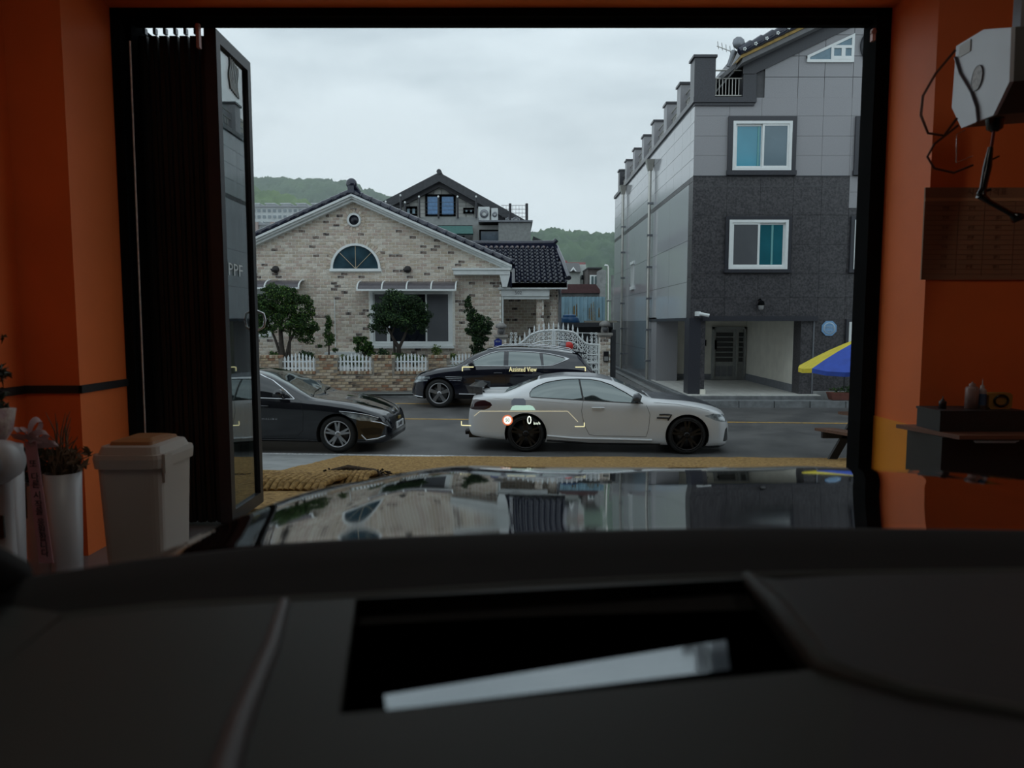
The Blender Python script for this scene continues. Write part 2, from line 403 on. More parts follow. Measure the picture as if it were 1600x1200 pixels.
# black metal frame of the folding door
b = MB()
b.box(XL, XL+.055, YW-.10, YW+.06, FZ, ZT); b.box(XL+.05, XL+.083, YW-.02, YW+.62, FZ, ZT-.03); b.box(XR-.088, XR, YW-.10, YW+.06, FZ, ZT)
b.box(XL, XR, YW-.10, YW+.06, ZT-.045, ZT)
b.box(XL+.10, XR-.088, YW-.03, YW+.02, ZT-.07, ZT-.045)
struct('door_frame', b, black_metal)
def latch(b, x, z0, z1):
    b.box(x-.009, x+.009, YW-.13, YW-.10, z0, z1)
    b.lathe([(0, -.013), (.014, -.013), (.014, .013), (0, .013)], (x, YW-.12, z1-.02), 'y', 10)
latch_m = mat('pinkish_latch', (.45, .26, .23), .4, .3, var=.1)
p0 = P(1365, 45, 4.38); p1 = P(1365, 64, 4.38)
o = MB(); latch(o, p0.x, p1.z, p0.z); tag(o.build('door_latch', latch_m), 'small copper coloured latch on the right door frame near its top', 'latch')
p0 = P(309, 37, 4.38); p1 = P(309, 75, 4.38)
o = MB(); latch(o, p0.x, p1.z, p0.z); tag(o.build('door_latch', latch_m), 'copper coloured latch hanging on the folded door stack near its top', 'latch')

pane_glass = clear_glass('door_pane_glass', (.55, .66, .66), .16)
# stack of folded leaves, seen edge on
ldoor = thing('folding_door', 'black folding glass door with its leaves stacked edge-on at the left of the opening', 'door', (-2.1, 4.7, FZ))
xs = [-2.315+i*.0635 for i in range(7)]
for i, x in enumerate(xs):
    def leaf(b, x=x):
        y0, y1, z0, z1 = YW+.07, YW+.60, FZ+.01, 4.075+.0*i
        b.box(x, x+.050, y0, y0+.06, z0, z1); b.box(x, x+.050, y1-.06, y1, z0, z1)
        b.box(x, x+.050, y0+.06, y1-.06, z0, z0+.18); b.box(x, x+.050, y0+.06, y1-.06, z1-.07, z1)
        b.box(x+.018, x+.032, y0-.012, y0, z0, z1-.02)
    lf = part('leaf', leaf_metal, ldoor, leaf)
    part('pane', dark_glass, lf, lambda b: b.box(x+.015, x+.035, YW+.13, YW+.54, FZ+.19, 4.02))
    part('roller', grey_metal, lf, lambda b: b.box(x+.016, x+.034, YW+.09, YW+.12, 4.095, 4.13))
rod = MB().tube([P(203, 64, 4.44), P(228, 700, 4.44)], .0055, 6).build('light_slit', mat('pale_slit', (.75, .70, .66), .7, var=.2, scale=40))  # thin pale rod stands in for the slit of light there
tag(rod, 'thin pale cord standing for a slit of light beside the folded door leaves', 'streak')
# the last leaf: glazed, folded straight out towards the street
gd = thing('glass_door_leaf', 'black framed glass door leaf standing open toward the street', 'door', (-1.84, 4.8, FZ))
xa, xb, ya, yb = -1.862, -1.815, YW+.07, YW+.60
def frm(b):
    b.box(xa, xb, ya-.05, ya+.012, FZ+.01, 4.10)
    b.box(xa-.028, xa, ya-.05, ya+.02, FZ+.01, 4.10)
    b.box(xa, xb, yb-.055, yb, FZ+.01, 4.10)
    b.box(xa, xb, ya+.012, yb-.055, FZ+.01, FZ+.09); b.box(xa, xb, ya+.012, yb-.055, 4.03, 4.10)
part('door_frame', mat('glass_door_frame', (.022, .022, .025), .4, .1, var=.1), gd, frm)
pn = part('pane', pane_glass, gd, lambda b: b.box(-1.842, -1.836, ya+.012, yb-.055, FZ+.09, 4.03))
part('frosted_band', clear_glass('frosted_strip', (.42, .52, .52), .12, .2), gd, lambda b: b.box(-1.848, -1.843, ya+.012, ya+.15, FZ+.09, 4.03))
sticker = mat('white_sticker', (.62, .68, .68), .5, var=.05)
text_obj('lettering', 'PPF', .115, sticker, gd, (-1.832, YW+.255, P(346, 423, 4.75).z), (PI/2, 0, PI/2), .001, sx=1.5)
def wave(b):
    zc = P(357, 121, 4.86).z
    for k in range(6):
        pts = []
        for j in range(12):
            t = j/11; yy = YW+.27+.026*k+.012*math.sin(t*7+.5)
            pts.append((-1.832, yy, zc+.10-.20*t-.005*k))
        b.tube(pts, .0055, 4)
part('wave_logo', sticker, gd, wave)
part('door_handle', mat('brushed_handle', (.6, .6, .6), .25, .8, var=.05), gd, lambda b: b.tube([(-1.815, yb-.02, P(392, 486, 5.1).z), (-1.775, yb-.005, P(392, 490, 5.1).z), (-1.765, yb, P(392, 500, 5.1).z), (-1.775, yb-.005, P(392, 511, 5.1).z), (-1.815, yb-.02, P(392, 516, 5.1).z)], .009, 8))
# ------------------------------------------------------------------ bricks
def brick_meshes(w_, h, d, mats, name):
    out = []
    for m in mats:
        me = bpy.data.meshes.new(name); c = .008
        v = [(-w_/2, 0, -h/2), (w_/2, 0, -h/2), (w_/2, 0, h/2), (-w_/2, 0, h/2), (-w_/2, -d+c, -h/2), (w_/2, -d+c, -h/2), (w_/2, -d+c, h/2), (-w_/2, -d+c, h/2),
             (-w_/2+c, -d, -h/2+c), (w_/2-c, -d, -h/2+c), (w_/2-c, -d, h/2-c), (-w_/2+c, -d, h/2-c)]
        me.from_pydata(v, [], [(0, 1, 5, 4), (1, 2, 6, 5), (2, 3, 7, 6), (3, 0, 4, 7), (4, 5, 9, 8), (5, 6, 10, 9), (6, 7, 11, 10), (7, 4, 8, 11), (8, 9, 10, 11)])
        me.materials.append(m); out.append(me)
    return out
BW_, BH_ = .215, .088
def brickwork(parent, Y, x0, x1, z0, z1, inside, mats, singles=300, center=(0, 0), seed=1, w_=BW_, h=BH_, d=.012, weights=(28, 22, 26, 18, 9)):
    """courses of single bricks on the plane y = Y; the nearest ones to `center` are objects, the rest one joined part"""
    rnd = random.Random(seed); pw, ph = w_+.016, h+.013; cells = []
    nz_ = int((z1-z0)/ph)+1; nx_ = int((x1-x0)/pw)+2
    for j in range(nz_):
        for i in range(nx_):
            x = x0+i*pw-(pw/2 if j % 2 else 0)+pw/2; z = z0+j*ph+ph/2
            a, e = max(x-w_/2, x0), min(x+w_/2, x1)
            if e-a < .05 or z+h/2 > z1+.02: continue
            if all(inside(px, pz) for px in (a+.012, (a+e)/2, e-.012) for pz in (z-h/2+.008, z+h/2-.008)): cells.append((a, e, z))
            elif inside((a+e)/2, z):          # cut bricks along slopes and openings
                for (a2, e2) in ((a, (a+e)/2-.005), ((a+e)/2+.005, e)):
                    if all(inside(px, pz) for px in (a2+.01, e2-.01) for pz in (z-h/2+.01, z+h/2-.01)): cells.append((a2, e2, z))
    full = [c for c in cells if c[1]-c[0] > w_-.01]
    full.sort(key=lambda c: (abs((c[0]+c[1])/2-center[0])+abs(c[2]-center[1])*1.3))
    one = set(full[:singles]); ms = brick_meshes(w_, h, d, mats, 'brick')
    b = MB(); k = list(range(len(mats))); c8 = .008
    for c in cells:
        mi = rnd.choices(k, weights)[0]; dd = rnd.uniform(-.003, .003)
        if c in one: shared('brick', ms[mi], None, parent, ((c[0]+c[1])/2, Y+dd, c[2])); continue
        a, e, z = c; f, q = Y+dd, Y-d+dd
        b.add([(a, f, z-h/2), (e, f, z-h/2), (e, f, z+h/2), (a, f, z+h/2), (a, q+c8, z-h/2), (e, q+c8, z-h/2), (e, q+c8, z+h/2), (a, q+c8, z+h/2),
               (a+c8, q, z-h/2+c8), (e-c8, q, z-h/2+c8), (e-c8, q, z+h/2-c8), (a+c8, q, z+h/2-c8)],
              [(0, 1, 5, 4), (1, 2, 6, 5), (2, 3, 7, 6), (3, 0, 4, 7), (4, 5, 9, 8), (5, 6, 10, 9), (6, 7, 11, 10), (7, 4, 8, 11), (8, 9, 10, 11)], mi)
    if b.f:
        o = b.build('brickwork', mats, parent); o['kind'] = 'stuff'

# ------------------------------------------------------------------ the buff brick house
HY = 24.0
house = thing('brick_house', 'buff brick bungalow with a dark tiled gable and a half-round window', 'house', (-5, 26, .29))
apex = P(553, 306, HY); er = P(797, 414, HY); el = (2*apex.x-er.x, er.z)
XE = P(783, 440, HY).x; XW = 2*apex.x-XE
top_at = lambda x: apex.z-.16-(abs(x-apex.x))*(apex.z-er.z)/(er.x-apex.x)
win_l, win_b = P(580, 540, HY).x, P(580, 540, HY).z; win_r, win_t = P(707, 453, HY).x, P(707, 453, HY).z
lx0, lx1 = P(330, 0, HY).x, P(424, 0, HY).x
hw = P(556, 420, HY); HR = P(595, 420, HY).x-hw.x; oc = P(553.5, 344, HY)
def wall_ok(x, z):
    if z > top_at(x) or x > XE or x < XW: return False
    if win_l < x < win_r and win_b < z < win_t: return False
    if lx0 < x < lx1 and win_b+.3 < z < win_t: return False
    if z > hw.z and (x-hw.x)**2+(z-hw.z)**2 < (HR+.02)**2: return False
    if z <= hw.z and z > hw.z-.06 and abs(x-hw.x) < HR+.03: return False
    if (x-oc.x)**2+(z-oc.z)**2 < .24**2: return False
    return True
part('wall', mortar, house, lambda b: b.xz([(XW, .1), (XE, .1), (XE, top_at(XE)), (apex.x, apex.z-.16), (XW, top_at(XW))], HY, HY+.3))
part('side_wall', mortar, house, lambda b: b.box(XE-.25, XE-.001, HY+.3, HY+2.2, .1, 3.9))
brickwork(house, HY, XW, XE, .25, 6.6, wall_ok, BR, 300, (-3.2, 3.9), 11)
# half-round window
def arc(cx, cz, r, a0, a1, n): return [(cx+r*math.cos(lerp(a0, a1, i/n)), cz+r*math.sin(lerp(a0, a1, i/n))) for i in range(n+1)]
def halfw(b):
    o = arc(hw.x, hw.z, HR, 0, PI, 24); i_ = arc(hw.x, hw.z, HR-.075, 0, PI, 24)
    for k in range(24):
        b.prism([(o[k][0], HY-.07, o[k][1]), (o[k+1][0], HY-.07, o[k+1][1]), (i_[k+1][0], HY-.07, i_[k+1][1]), (i_[k][0], HY-.07, i_[k][1])], (0, .12, 0))
    b.box(hw.x-HR-.03, hw.x+HR+.03, HY-.09, HY+.05, hw.z-.09, hw.z)
wh = part('half_round_window', white_frame, house, halfw)
def fan(b):
    for k in range(4):
        a = arc(hw.x, hw.z, HR-.075, k*PI/4+.01, (k+1)*PI/4-.01, 8)
        b.prism([(hw.x, HY-.02, hw.z)]+[(x, HY-.02, z) for x, z in a], (0, .02, 0))
for k in range(4):
    part('pane', mat('fan_window_glass', (.03, .065, .085), .08, var=.3, scale=2, spec=.7), wh, lambda b: b.prism([(hw.x, HY-.02, hw.z)]+[(x, HY-.02, z) for x, z in arc(hw.x, hw.z, HR-.075, k*PI/4, (k+1)*PI/4, 8)], (0, .02, 0)))
for a in (PI/4, PI/2, 3*PI/4):
    part('glazing_bar', mat('tan_glazing_bar', (.5, .42, .30), .5, var=.05), wh, lambda b: b.tube([(hw.x, HY-.03, hw.z), (hw.x+(HR-.08)*math.cos(a), HY-.03, hw.z+(HR-.08)*math.sin(a))], .012, 6))
oc_ = part('round_window', white_frame, house, lambda b: b.lathe([(.165, -.06), (.235, -.06), (.235, .06), (.165, .06), (.165, -.06)], (oc.x, HY, oc.z), 'y', 28))
part('pane', mat('dark_vent_opening', (.006, .008, .016), .3, var=.1), oc_, lambda b: b.lathe([(0, -.03), (.17, -.03), (.17, .0), (0, 0)], (oc.x, HY, oc.z), 'y', 24))
# brick arches standing on end round both windows
def archbricks(cx, cz, r0, r1, a0, a1, n):
    for k in range(n):
        a = lerp(a0, a1, (k+.08)/n); e = lerp(a0, a1, (k+.92)/n)
        pts = [(cx+r*math.cos(t), HY-.026, cz+r*math.sin(t)) for r, t in ((r0, a), (r1, a), (r1, e), (r0, e))]
        part('arch_brick', BR[(k*7) % 4], house, lambda b: b.prism(pts, (0, .03, 0)))
archbricks(hw.x, hw.z, HR+.01, HR+.16, 0, PI, 30); archbricks(oc.x, oc.z, .24, .36, 0, 2*PI, 18)
# sliding window of the house
def sliding(parent, x0, x1, z0, z1, Y, panes, fr=.07, mat_f=None, name='window', sash=.055, d=.10):
    """white frame with sashes; panes = list of (x fraction from, to, glass, front)"""
    mf = mat_f or white_frame
    wdw = part(name, mf, parent, lambda b: (b.box(x0, x0+fr, Y-d, Y+.05, z0, z1), b.box(x1-fr, x1, Y-d, Y+.05, z0, z1), b.box(x0+fr, x1-fr, Y-d, Y+.05, z0, z0+fr), b.box(x0+fr, x1-fr, Y-d, Y+.05, z1-fr, z1)))
    for a, e, g_, front in panes:
        xa, xb = lerp(x0+fr, x1-fr, a), lerp(x0+fr, x1-fr, e); y = Y-d*.8 if front else Y-d*.35
        if sash:
            part('sash', mf, wdw, lambda b: (b.box(xa, xa+sash, y, y+.03, z0+fr, z1-fr), b.box(xb-sash, xb, y, y+.03, z0+fr, z1-fr), b.box(xa+sash, xb-sash, y, y+.03, z0+fr, z0+fr+sash), b.box(xa+sash, xb-sash, y, y+.03, z1-fr-sash, z1-fr)))
        part('pane', g_, wdw, lambda b: b.box(xa+sash, xb-sash, y+.01, y+.02, z0+fr+sash, z1-fr-sash))
    return wdw
f1 = (P(604, 0, HY).x-win_l)/(win_r-win_l); f2 = (P(669, 0, HY).x-win_l)/(win_r-win_l)
sliding(house, win_l, win_r, win_b, win_t, HY+.02, [(0, f1, grey_blind, False), (f1, f2, dark_glass, False), (f2-.02, 1, grey_blind, True)], .09)
part('window_sill', white_frame, house, lambda b: b.box(win_l-.05, win_r+.05, HY-.14, HY, win_b-.09, win_b))
sliding(house, lx0, lx1, win_b+.3, win_t, HY+.02, [(0, .5, grey_blind, False), (.5, 1, dark_glass, True)], .09)
# gable trim in steps, and tiles over it
def slope_bar(b, y0, y1, d0, d1, right):
    s = 1 if right else -1; ex = er.x+.06
    xe = ex if right else 2*apex.x-ex
    zt = lambda x: apex.z-(abs(x-apex.x))*(apex.z-er.z)/(er.x-apex.x)
    b.prism([(apex.x, y0, apex.z-d0), (xe, y0, zt(xe)-d0), (xe, y0, zt(xe)-d1), (apex.x, y0, apex.z-d1)], (0, y1-y0, 0))
for right in (0, 1):
    part('bargeboard', pale_ceramic, house, lambda b: (slope_bar(b, HY-.42, HY+.1, .0, .075, right), slope_bar(b, HY-.34, HY+.1, .075, .14, right), slope_bar(b, HY-.24, HY+.1, .14, .22, right)))
    s = 1 if right else -1; n = 17
    L_ = math.hypot(er.x-apex.x, apex.z-er.z); ux = Vector(((er.x-apex.x)/L_*s, 0, -(apex.z-er.z)/L_))
    for k in range(n):
        a = Vector((apex.x, 0, apex.z+.075))+ux*(k*L_/n-.03); e = Vector((apex.x, 0, apex.z+.075))+ux*((k+1)*L_/n+.05)
        part('verge_tile', rooftile, house, lambda b: b.tube([(a.x, HY-.36, a.z+.015), (e.x-ux.x*.06, HY-.36, e.z-ux.z*.06+.02), (e.x-ux.x*.055, HY-.36, e.z-ux.z*.055+.02), (e.x, HY-.36, e.z+.02)], [.088, .09, .10, .10], 8))
    # the slope behind, rows of tiles as shallow ribs
    part('roof_slope', rooftile, house, lambda b: slope_bar(b, HY-.3, HY+6.1, -.12, -.02, right))
part('roof_ornament', rooftile, house, lambda b: (b.lathe([(.0, -.10), (.15, -.08), (.18, 0), (.15, .08), (0, .10)], (apex.x, HY-.34, apex.z+.33), 'y', 16), b.box(apex.x-.1, apex.x+.1, HY-.46, HY-.2, apex.z+.02, apex.z+.25),
     b.tube([(apex.x, HY-.2, apex.z+.24), (apex.x, HY+.6, apex.z+.12), (apex.x, HY+6, apex.z+.1)], .13, 10), b.tube([(apex.x+.05, HY-.3, apex.z+.3), (apex.x+.28, HY-.25, apex.z+.02)], [.1, .05], 8)))
# right eave return
e0, e1 = P(710, 428, HY), P(797, 421, HY)
part('eave_box', pale_ceramic, house, lambda b: (b.box(e0.x, e1.x, HY-.42, HY, e0.z-.05, e0.z+.10), b.box(e0.x-.04, e1.x+.03, HY-.46, HY, e0.z+.10, e0.z+.17), b.prism([(e1.x-.35, HY-.4, e0.z-.05), (e1.x, HY-.4, e0.z-.05), (e1.x-.1, HY-.4, e0.z-.45), (e1.x-.25, HY-.4, e0.z-.45)], (0, .4, 0))))
# polycarbonate awnings with curved ribs
def awning(x0, x1, ztop, zb, n):
    aw = part('awning', mat('smoky_awning_sheet', (.10, .09, .10), .25, var=.1), house, lambda b: b.add(
        [(x, HY-.62*math.sin(a), zb+(ztop-zb)*math.cos(a)) for x in (x0, x1) for a in [k*PI/12 for k in range(7)]], [(k, k+1, k+8, k+7) for k in range(6)], 0, True))
    for i in range(n+1):
        x = lerp(x0, x1, i/n)
        part('awning_rib', white_frame, aw, lambda b: b.tube([(x, HY-.64*math.sin(a), zb+(ztop-zb)*math.cos(a)+.01) for a in [k*PI/12 for k in range(7)]], .026, 6))
    part('awning_rail', white_frame, aw, lambda b: (b.box(x0-.02, x1+.02, HY-.66, HY-.60, zb-.035, zb+.025),))
a0, a1 = P(561, 440, HY-.3), P(712, 453, HY-.62)
awning(a0.x, a1.x, P(0, 440, HY).z, a1.z, 4)
awning(lx0-.2, P(472, 0, HY-.3).x, P(0, 438, HY).z, P(0, 450, HY-.62).z, 3)
for px in (431, 637):
    q = P(px, 421, HY); part('wall_vent', mat('vent_black', (.02, .018, .018), .5, var=.1), house, lambda b: (b.lathe([(.0, -.05), (.10, -.05), (.12, -.03), (.12, 0), (0, 0)], (q.x, HY, q.z), 'y', 14), b.lathe([(0, 0), (.15, -.02), (.10, -.12), (0, -.13)], (q.x, HY-.1, q.z+.03), 'z', 12, a0=PI, a1=2*PI)))
q = P(395, 423, HY); bx('wall_lamp', white_frame, house, q.x-.02, q.x+.15, HY-.14, HY, q.z-.08, q.z+.10)
q0, q1 = P(523, 468, HY), P(523, 543, HY)
part('conduit', white_frame, house, lambda b: b.tube([(q0.x, HY-.03, q0.z), (q0.x, HY-.03, q1.z)], .016, 6))
q = P(520, 552, HY); bx('low_ledge', pale_ceramic, house, q.x-.1, q.x+1.0, HY-.7, HY, .3, q.z+.06)
# recessed entrance: brick back wall, lintel, brick posts, tiled porch roof
PY = 25.9
px0, px1 = XE, P(872, 0, PY).x
part('porch_wall', mortar, house, lambda b: b.box(px0-.1, px1, PY, PY+.2, .2, 4.0))
brickwork(house, PY, px0, px1, .25, 3.7, lambda x, z: True, BR, 0, (0, 0), 4)
l0, l1 = P(783, 463, HY+.2), P(858, 453, HY+.2)
part('porch_lintel', pale_ceramic, house, lambda b: (b.box(l0.x, l1.x, HY+.0, HY+.55, l0.z, l1.z), b.box(l0.x-.1, l1.x+.06, HY-.06, HY+.6, l1.z, l1.z+.07), b.box(l0.x, l1.x, HY+.05, HY+.5, l0.z-.1, l0.z)))
text_obj('lintel_plate', '502', .16, mat('grey_plate', (.2, .2, .22), .5), house, (P(810, 457, HY).x, HY-.01, P(810, 457.5, HY).z), extrude=.004)
for a, e, y in ((838, 850, HY+.2), (859, 871, HY+.5)):
    x0, x1 = P(a, 0, y).x, P(e, 0, y).x; zt_ = P(0, 462 if a < 850 else 446, y).z
    part('porch_post', mortar, house, lambda b: b.box(x0+.01, x1-.01, y, y+.25, .2, zt_))
    brickwork(house, y, x0, x1, .25, zt_, lambda x, z: True, BR, 0, (0, 0), 5+a, w_=.12)
part('fascia_right', pale_ceramic, house, lambda b: (b.box(P(800, 0, HY).x, P(886, 0, HY).x, HY-.1, HY+.1, P(0, 452, HY).z, P(0, 441, HY).z), b.box(P(785, 0, HY).x, P(876, 0, HY).x, HY+.1, HY+1.6, P(0, 452, HY).z+.02, P(0, 444, HY).z)))
part('gable_corner_pipe', pale_ceramic, house, lambda b: b.tube([(XE+.05, HY+.05, .3), (XE+.05, HY+.05, 3.6)], .035, 8))
part('downpipe', grey_metal, house, lambda b: b.tube([P(874, 452, HY+.4), P(875, 462, HY+.4), P(875, 560, HY+.4)], .05, 8))
# glazed porch roof: courses of tiles, each a curved piece
ra, rb = P(741, 386, 26.6), P(869, 386, 26.6); ea, eb = P(795, 440, HY-.1), P(886, 440, HY-.1)
tx0 = ra.x-.9
part('porch_roof_deck', rooftile, house, lambda b: b.add([(tx0, ra.y, ra.z-.1), (rb.x, rb.y, rb.z-.1), (eb.x, eb.y, eb.z-.04), (er.x+.03, ea.y, ea.z-.04), (tx0, ra.y, ra.z-.25), (rb.x, rb.y, rb.z-.25), (eb.x, eb.y, eb.z-.2), (er.x+.03, ea.y, ea.z-.2)],
     [(0, 1, 2, 3), (7, 6, 5, 4), (3, 2, 6, 7), (1, 5, 6, 2), (0, 3, 7, 4)]))
NR, NC = 10, 22
tile_me = None
def tile_geo():
    me = bpy.data.meshes.new('roof_tile'); vs = []; fs = []; n = 6; W_ = .192; Ld = .40
    for j, (yy, lift) in enumerate(((0, .0), (Ld, .055))):
        for i in range(n+1):
            a = i/n; h = .055*math.sin(a*2*PI)
            vs.append(((a-.5)*W_*1.04, -yy, h+lift))
    for i in range(n+1): vs.append((vs[n+1+i][0], -Ld, vs[n+1+i][2]-.05))
    for j in range(2):
        for i in range(n): fs.append((j*(n+1)+i, j*(n+1)+i+1, (j+1)*(n+1)+i+1, (j+1)*(n+1)+i))
    me.from_pydata(vs, [], fs); me.materials.append(rooftile)
    me.polygons.foreach_set('use_smooth', [True]*n+[False]*n); return me
tm = tile_geo(); dy = ra.y-ea.y; dz = ra.z-ea.z; rowd = Vector((0, -dy, -dz))/NR; tilt = math.atan2(dz, dy)
for j in range(NR):
    for i in range(NC):
        f = (j+.0)/NR; xr = lerp(rb.x, eb.x, f); x = eb.x-.1-(NC-1-i)*.192
        if x > xr+.02 or x < tx0 or (x < er.x+.12 and ra.y-dy*f < HY+1.5): continue
        o = shared('roof_tile', tm, None, house, (x, ra.y-dy*f, ra.z-dz*f+.02)); o.rotation_euler = (tilt, 0, 0)
part('porch_ridge', rooftile, house, lambda b: (b.tube([(tx0, ra.y, ra.z+.14), (0, ra.y, ra.z+.12), (rb.x-.1, ra.y, ra.z+.14), (rb.x+.02, ra.y, ra.z+.26)], [.11, .11, .11, .09], 10), b.box(tx0, rb.x-.02, ra.y-.12, ra.y+.12, ra.z-.1, ra.z+.1),
     b.tube([(rb.x, ra.y, ra.z+.02), (lerp(rb.x, eb.x, .5)+.05, lerp(ra.y, ea.y, .5), lerp(ra.z, ea.z, .5)+.06), (eb.x+.06, ea.y, ea.z+.12)], .085, 8)))
for i in range(NC-3):
    x = eb.x-.1-(NC-1-i)*.192
    if tx0+.7 < x < rb.x: part('ridge_end_tile', mat('pinkish_mortar_cap', (.30, .24, .24), .6, var=.1), house, lambda b: b.lathe([(0, -.02), (.06, -.02), (.06, .02), (0, .02)], (x, ra.y-.14, ra.z-.02), 'y', 8))

# ------------------------------------------------------------------ garden wall, pickets, posts
GY = 21.0
gw = thing('garden_wall', 'weathered low brick garden wall along the far pavement before the bungalow', 'wall', (-4, GY, .29))
gx0, gx1 = P(330, 0, GY).x, P(783, 0, GY).x
zc = P(0, 584, GY).z; zp = P(0, 559, GY).z
piers = [(300, 437), (491, 525), (580, 615), (668, 702), (752, 774)]
pr = [(P(a, 0, GY).x, P(b_, 0, GY).x) for a, b_ in piers]
def gw_ok(x, z):
    if z < zc: return True
    return any(a < x < e for a, e in pr)
part('wall_core', mortar_old, gw, lambda b: (b.box(gx0, pr[-1][1], GY, GY+.25, .1, zc), [b.box(a, e, GY, GY+.25, zc, zp) for a, e in pr]))
brickwork(gw, GY, gx0, pr[-1][1], .22, zp+.05, gw_ok, BW, 300, (-3.6, .9), 21, h=.075, w_=.2, weights=(30, 22, 22, 18, 8))
for a, e in pr:                              # soldier course on each pier, and along the low wall between
    n = max(2, int((e-a)/.085))
    for k in range(n):
        part('capping_brick', BW[(k*3) % 4], gw, lambda b: b.box(a+k*(e-a)/n+.006, a+(k+1)*(e-a)/n-.006, GY-.035, GY+.24, zp-.005, zp+.07))
for (a0_, a1_), (b0_, b1_) in zip(pr[:-1], pr[1:]):
    n = int((b0_-a1_)/.085)
    for k in range(n):
        part('capping_brick', BW[(k*3+1) % 4], gw, lambda b: b.box(a1_+k*(b0_-a1_)/n+.006, a1_+(k+1)*(b0_-a1_)/n-.006, GY-.03, GY+.24, zc-.005, zc+.07))
picket_paint = mat('white_picket_paint', (.84, .88, .90), .5, var=.05)
fl = ['white picket fence panel low in the wall behind the black saloon roof', 'white picket fence panel half covered by a yellow-green bush', 'white picket fence panel under the umbrella-shaped tree', 'white picket fence panel behind the black SUV bonnet']
for q_, ((a0_, a1_), (b0_, b1_)) in enumerate(zip(pr[:-1], pr[1:])):
    t = thing('picket_fence', fl[q_], 'fence', ((a1_+b0_)/2, GY+.12, zc+.07), 'white picket panels in the garden wall')
    n = 9
    for k in range(n):
        x = lerp(a1_+.08, b0_-.08, k/(n-1)); zt_ = zp+.0+.10*math.sin(PI*k/(n-1))
        part('picket', picket_paint, t, lambda b: b.xz([(x-.024, zc+.08), (x+.024, zc+.08), (x+.024, zt_-.06), (x+.034, zt_-.05), (x, zt_+.04), (x-.034, zt_-.05), (x-.024, zt_-.06)], GY+.08, GY+.105))
    for zz in (zc+.16, zp-.12):
        part('rail', picket_paint, t, lambda b: b.box(a1_, b0_, GY+.105, GY+.14, zz-.02, zz+.02))
# gate posts
def gate_post(pa, pb, ptop, lab, sign):
    x0, x1 = P(pa, 0, GY).x, P(pb, 0, GY).x; zt_ = P(0, ptop, GY).z
    t = thing('gate_post', lab, 'post', ((x0+x1)/2, GY, .29))
    part('post_core', mortar, t, lambda b: b.box(x0, x1, GY-.05, GY+.35, .2, zt_))
    brickwork(t, GY-.05, x0, x1, .25, zt_-.03, lambda x, z: True, BR if sign else BR, 40, ((x0+x1)/2, 1.4), 31+pa, w_=.15, h=.075)
    part('post_cap', mat('stone_cap', (.33, .31, .28), .7, var=.1), t, lambda b: (b.box(x0-.06, x1+.06, GY-.12, GY+.4, zt_, zt_+.07), b.box(x0-.02, x1+.02, GY-.08, GY+.36, zt_-.05, zt_)))
    xm = (x0+x1)/2
    lm = part('post_lantern', mat('lantern_stone', (.22, .21, .20), .7, var=.15), t, lambda b: (b.lathe([(.10, 0), (.12, .03), (.10, .22)], (xm, GY+.1, zt_+.07), 'z', 14), b.lathe([(.15, .20), (.17, .22), (.16, .28), (.09, .34), (.02, .36), (0, .37)], (xm, GY+.1, zt_+.07), 'z', 16)))
    part('lantern_opening', mat('lantern_shade', (.08, .08, .085), .4, var=.1), lm, lambda b: b.lathe([(0, -.02), (.085, -.02), (.085, .0), (0, 0)], (xm, GY-.01, zt_+.17), 'y', 14))
    return t, x0, x1, zt_
t, x0, x1, zt_ = gate_post(775, 791, 527, 'left gate post with a blue house number plate and stone lantern', True)
xs_, zs_ = P(778, 0, GY-.1).x, P(0, 538, GY-.1).z
pl = part('number_plate', mat('blue_enamel', (.015, .03, .22), .3, var=.05), t, lambda b: b.xz([(xs_-.11, zs_-.17), (xs_+.11, zs_-.17), (xs_+.11, zs_+.12), (xs_, zs_+.18), (xs_-.11, zs_+.12)], GY-.11, GY-.085))
text_obj('number', '531', .13, sticker, pl, (xs_, GY-.113, zs_-.08), sx=.8)
text_obj('street_name', '중앙로', .06, sticker, pl, (xs_, GY-.113, zs_+.08), sx=.9)
t, x0, x1, zt_ = gate_post(938, 954, 524, 'right gate post of buff brick with a black letter slot', False)
q = P(947, 557, GY-.1)
part('intercom', mat('black_intercom', (.015, .015, .018), .3, var=.1), t, lambda b: b.box(q.x-.075, q.x+.075, GY-.12, GY-.07, q.z-.15, q.z+.15))
part('intercom_panel', mat('silver_panel', (.45, .46, .45), .35, .5, var=.05), t, lambda b: b.box(q.x-.055, q.x+.055, GY-.13, GY-.12, q.z-.13, q.z))
# ornate white gate
gate_paint = mat('white_gate_paint', (.85, .88, .88), .45, var=.05)
gt = thing('ornate_gate', 'ornate white iron double gate with arched top and spear finials', 'gate', (1.3, GY+.1, .29))
ga, gb = P(793, 0, GY).x, P(938, 0, GY).x; gm = (ga+gb)/2; z0g = .38
ztab = [(793, 540), (808, 539), (818, 533), (832, 522), (850, 517), (866, 516), (882, 517), (899, 520), (908, 530), (920, 538), (938, 539)]
def gtop(x):
    px = lerp(793, 938, (x-ga)/(gb-ga)); return P(0, interp(ztab, px), GY).z
for k in range(19):
    x = lerp(ga+.08, gb-.08, k/18); zt_ = gtop(x)
    part('gate_bar', gate_paint, gt, lambda b: b.tube([(x, GY+.1, z0g), (x, GY+.1, zt_)], .014, 6))
    part('finial', gate_paint, gt, lambda b: b.lathe([(.0, .0), (.018, .0), (.034, .04), (.018, .07), (.032, .10), (.014, .19), (0, .25)], (x, GY+.1, zt_), 'z', 8))
part('gate_rail', gate_paint, gt, lambda b: b.tube([(x, GY+.1, gtop(x)) for x in [lerp(ga, gb, k/36) for k in range(37)]], .03, 8))
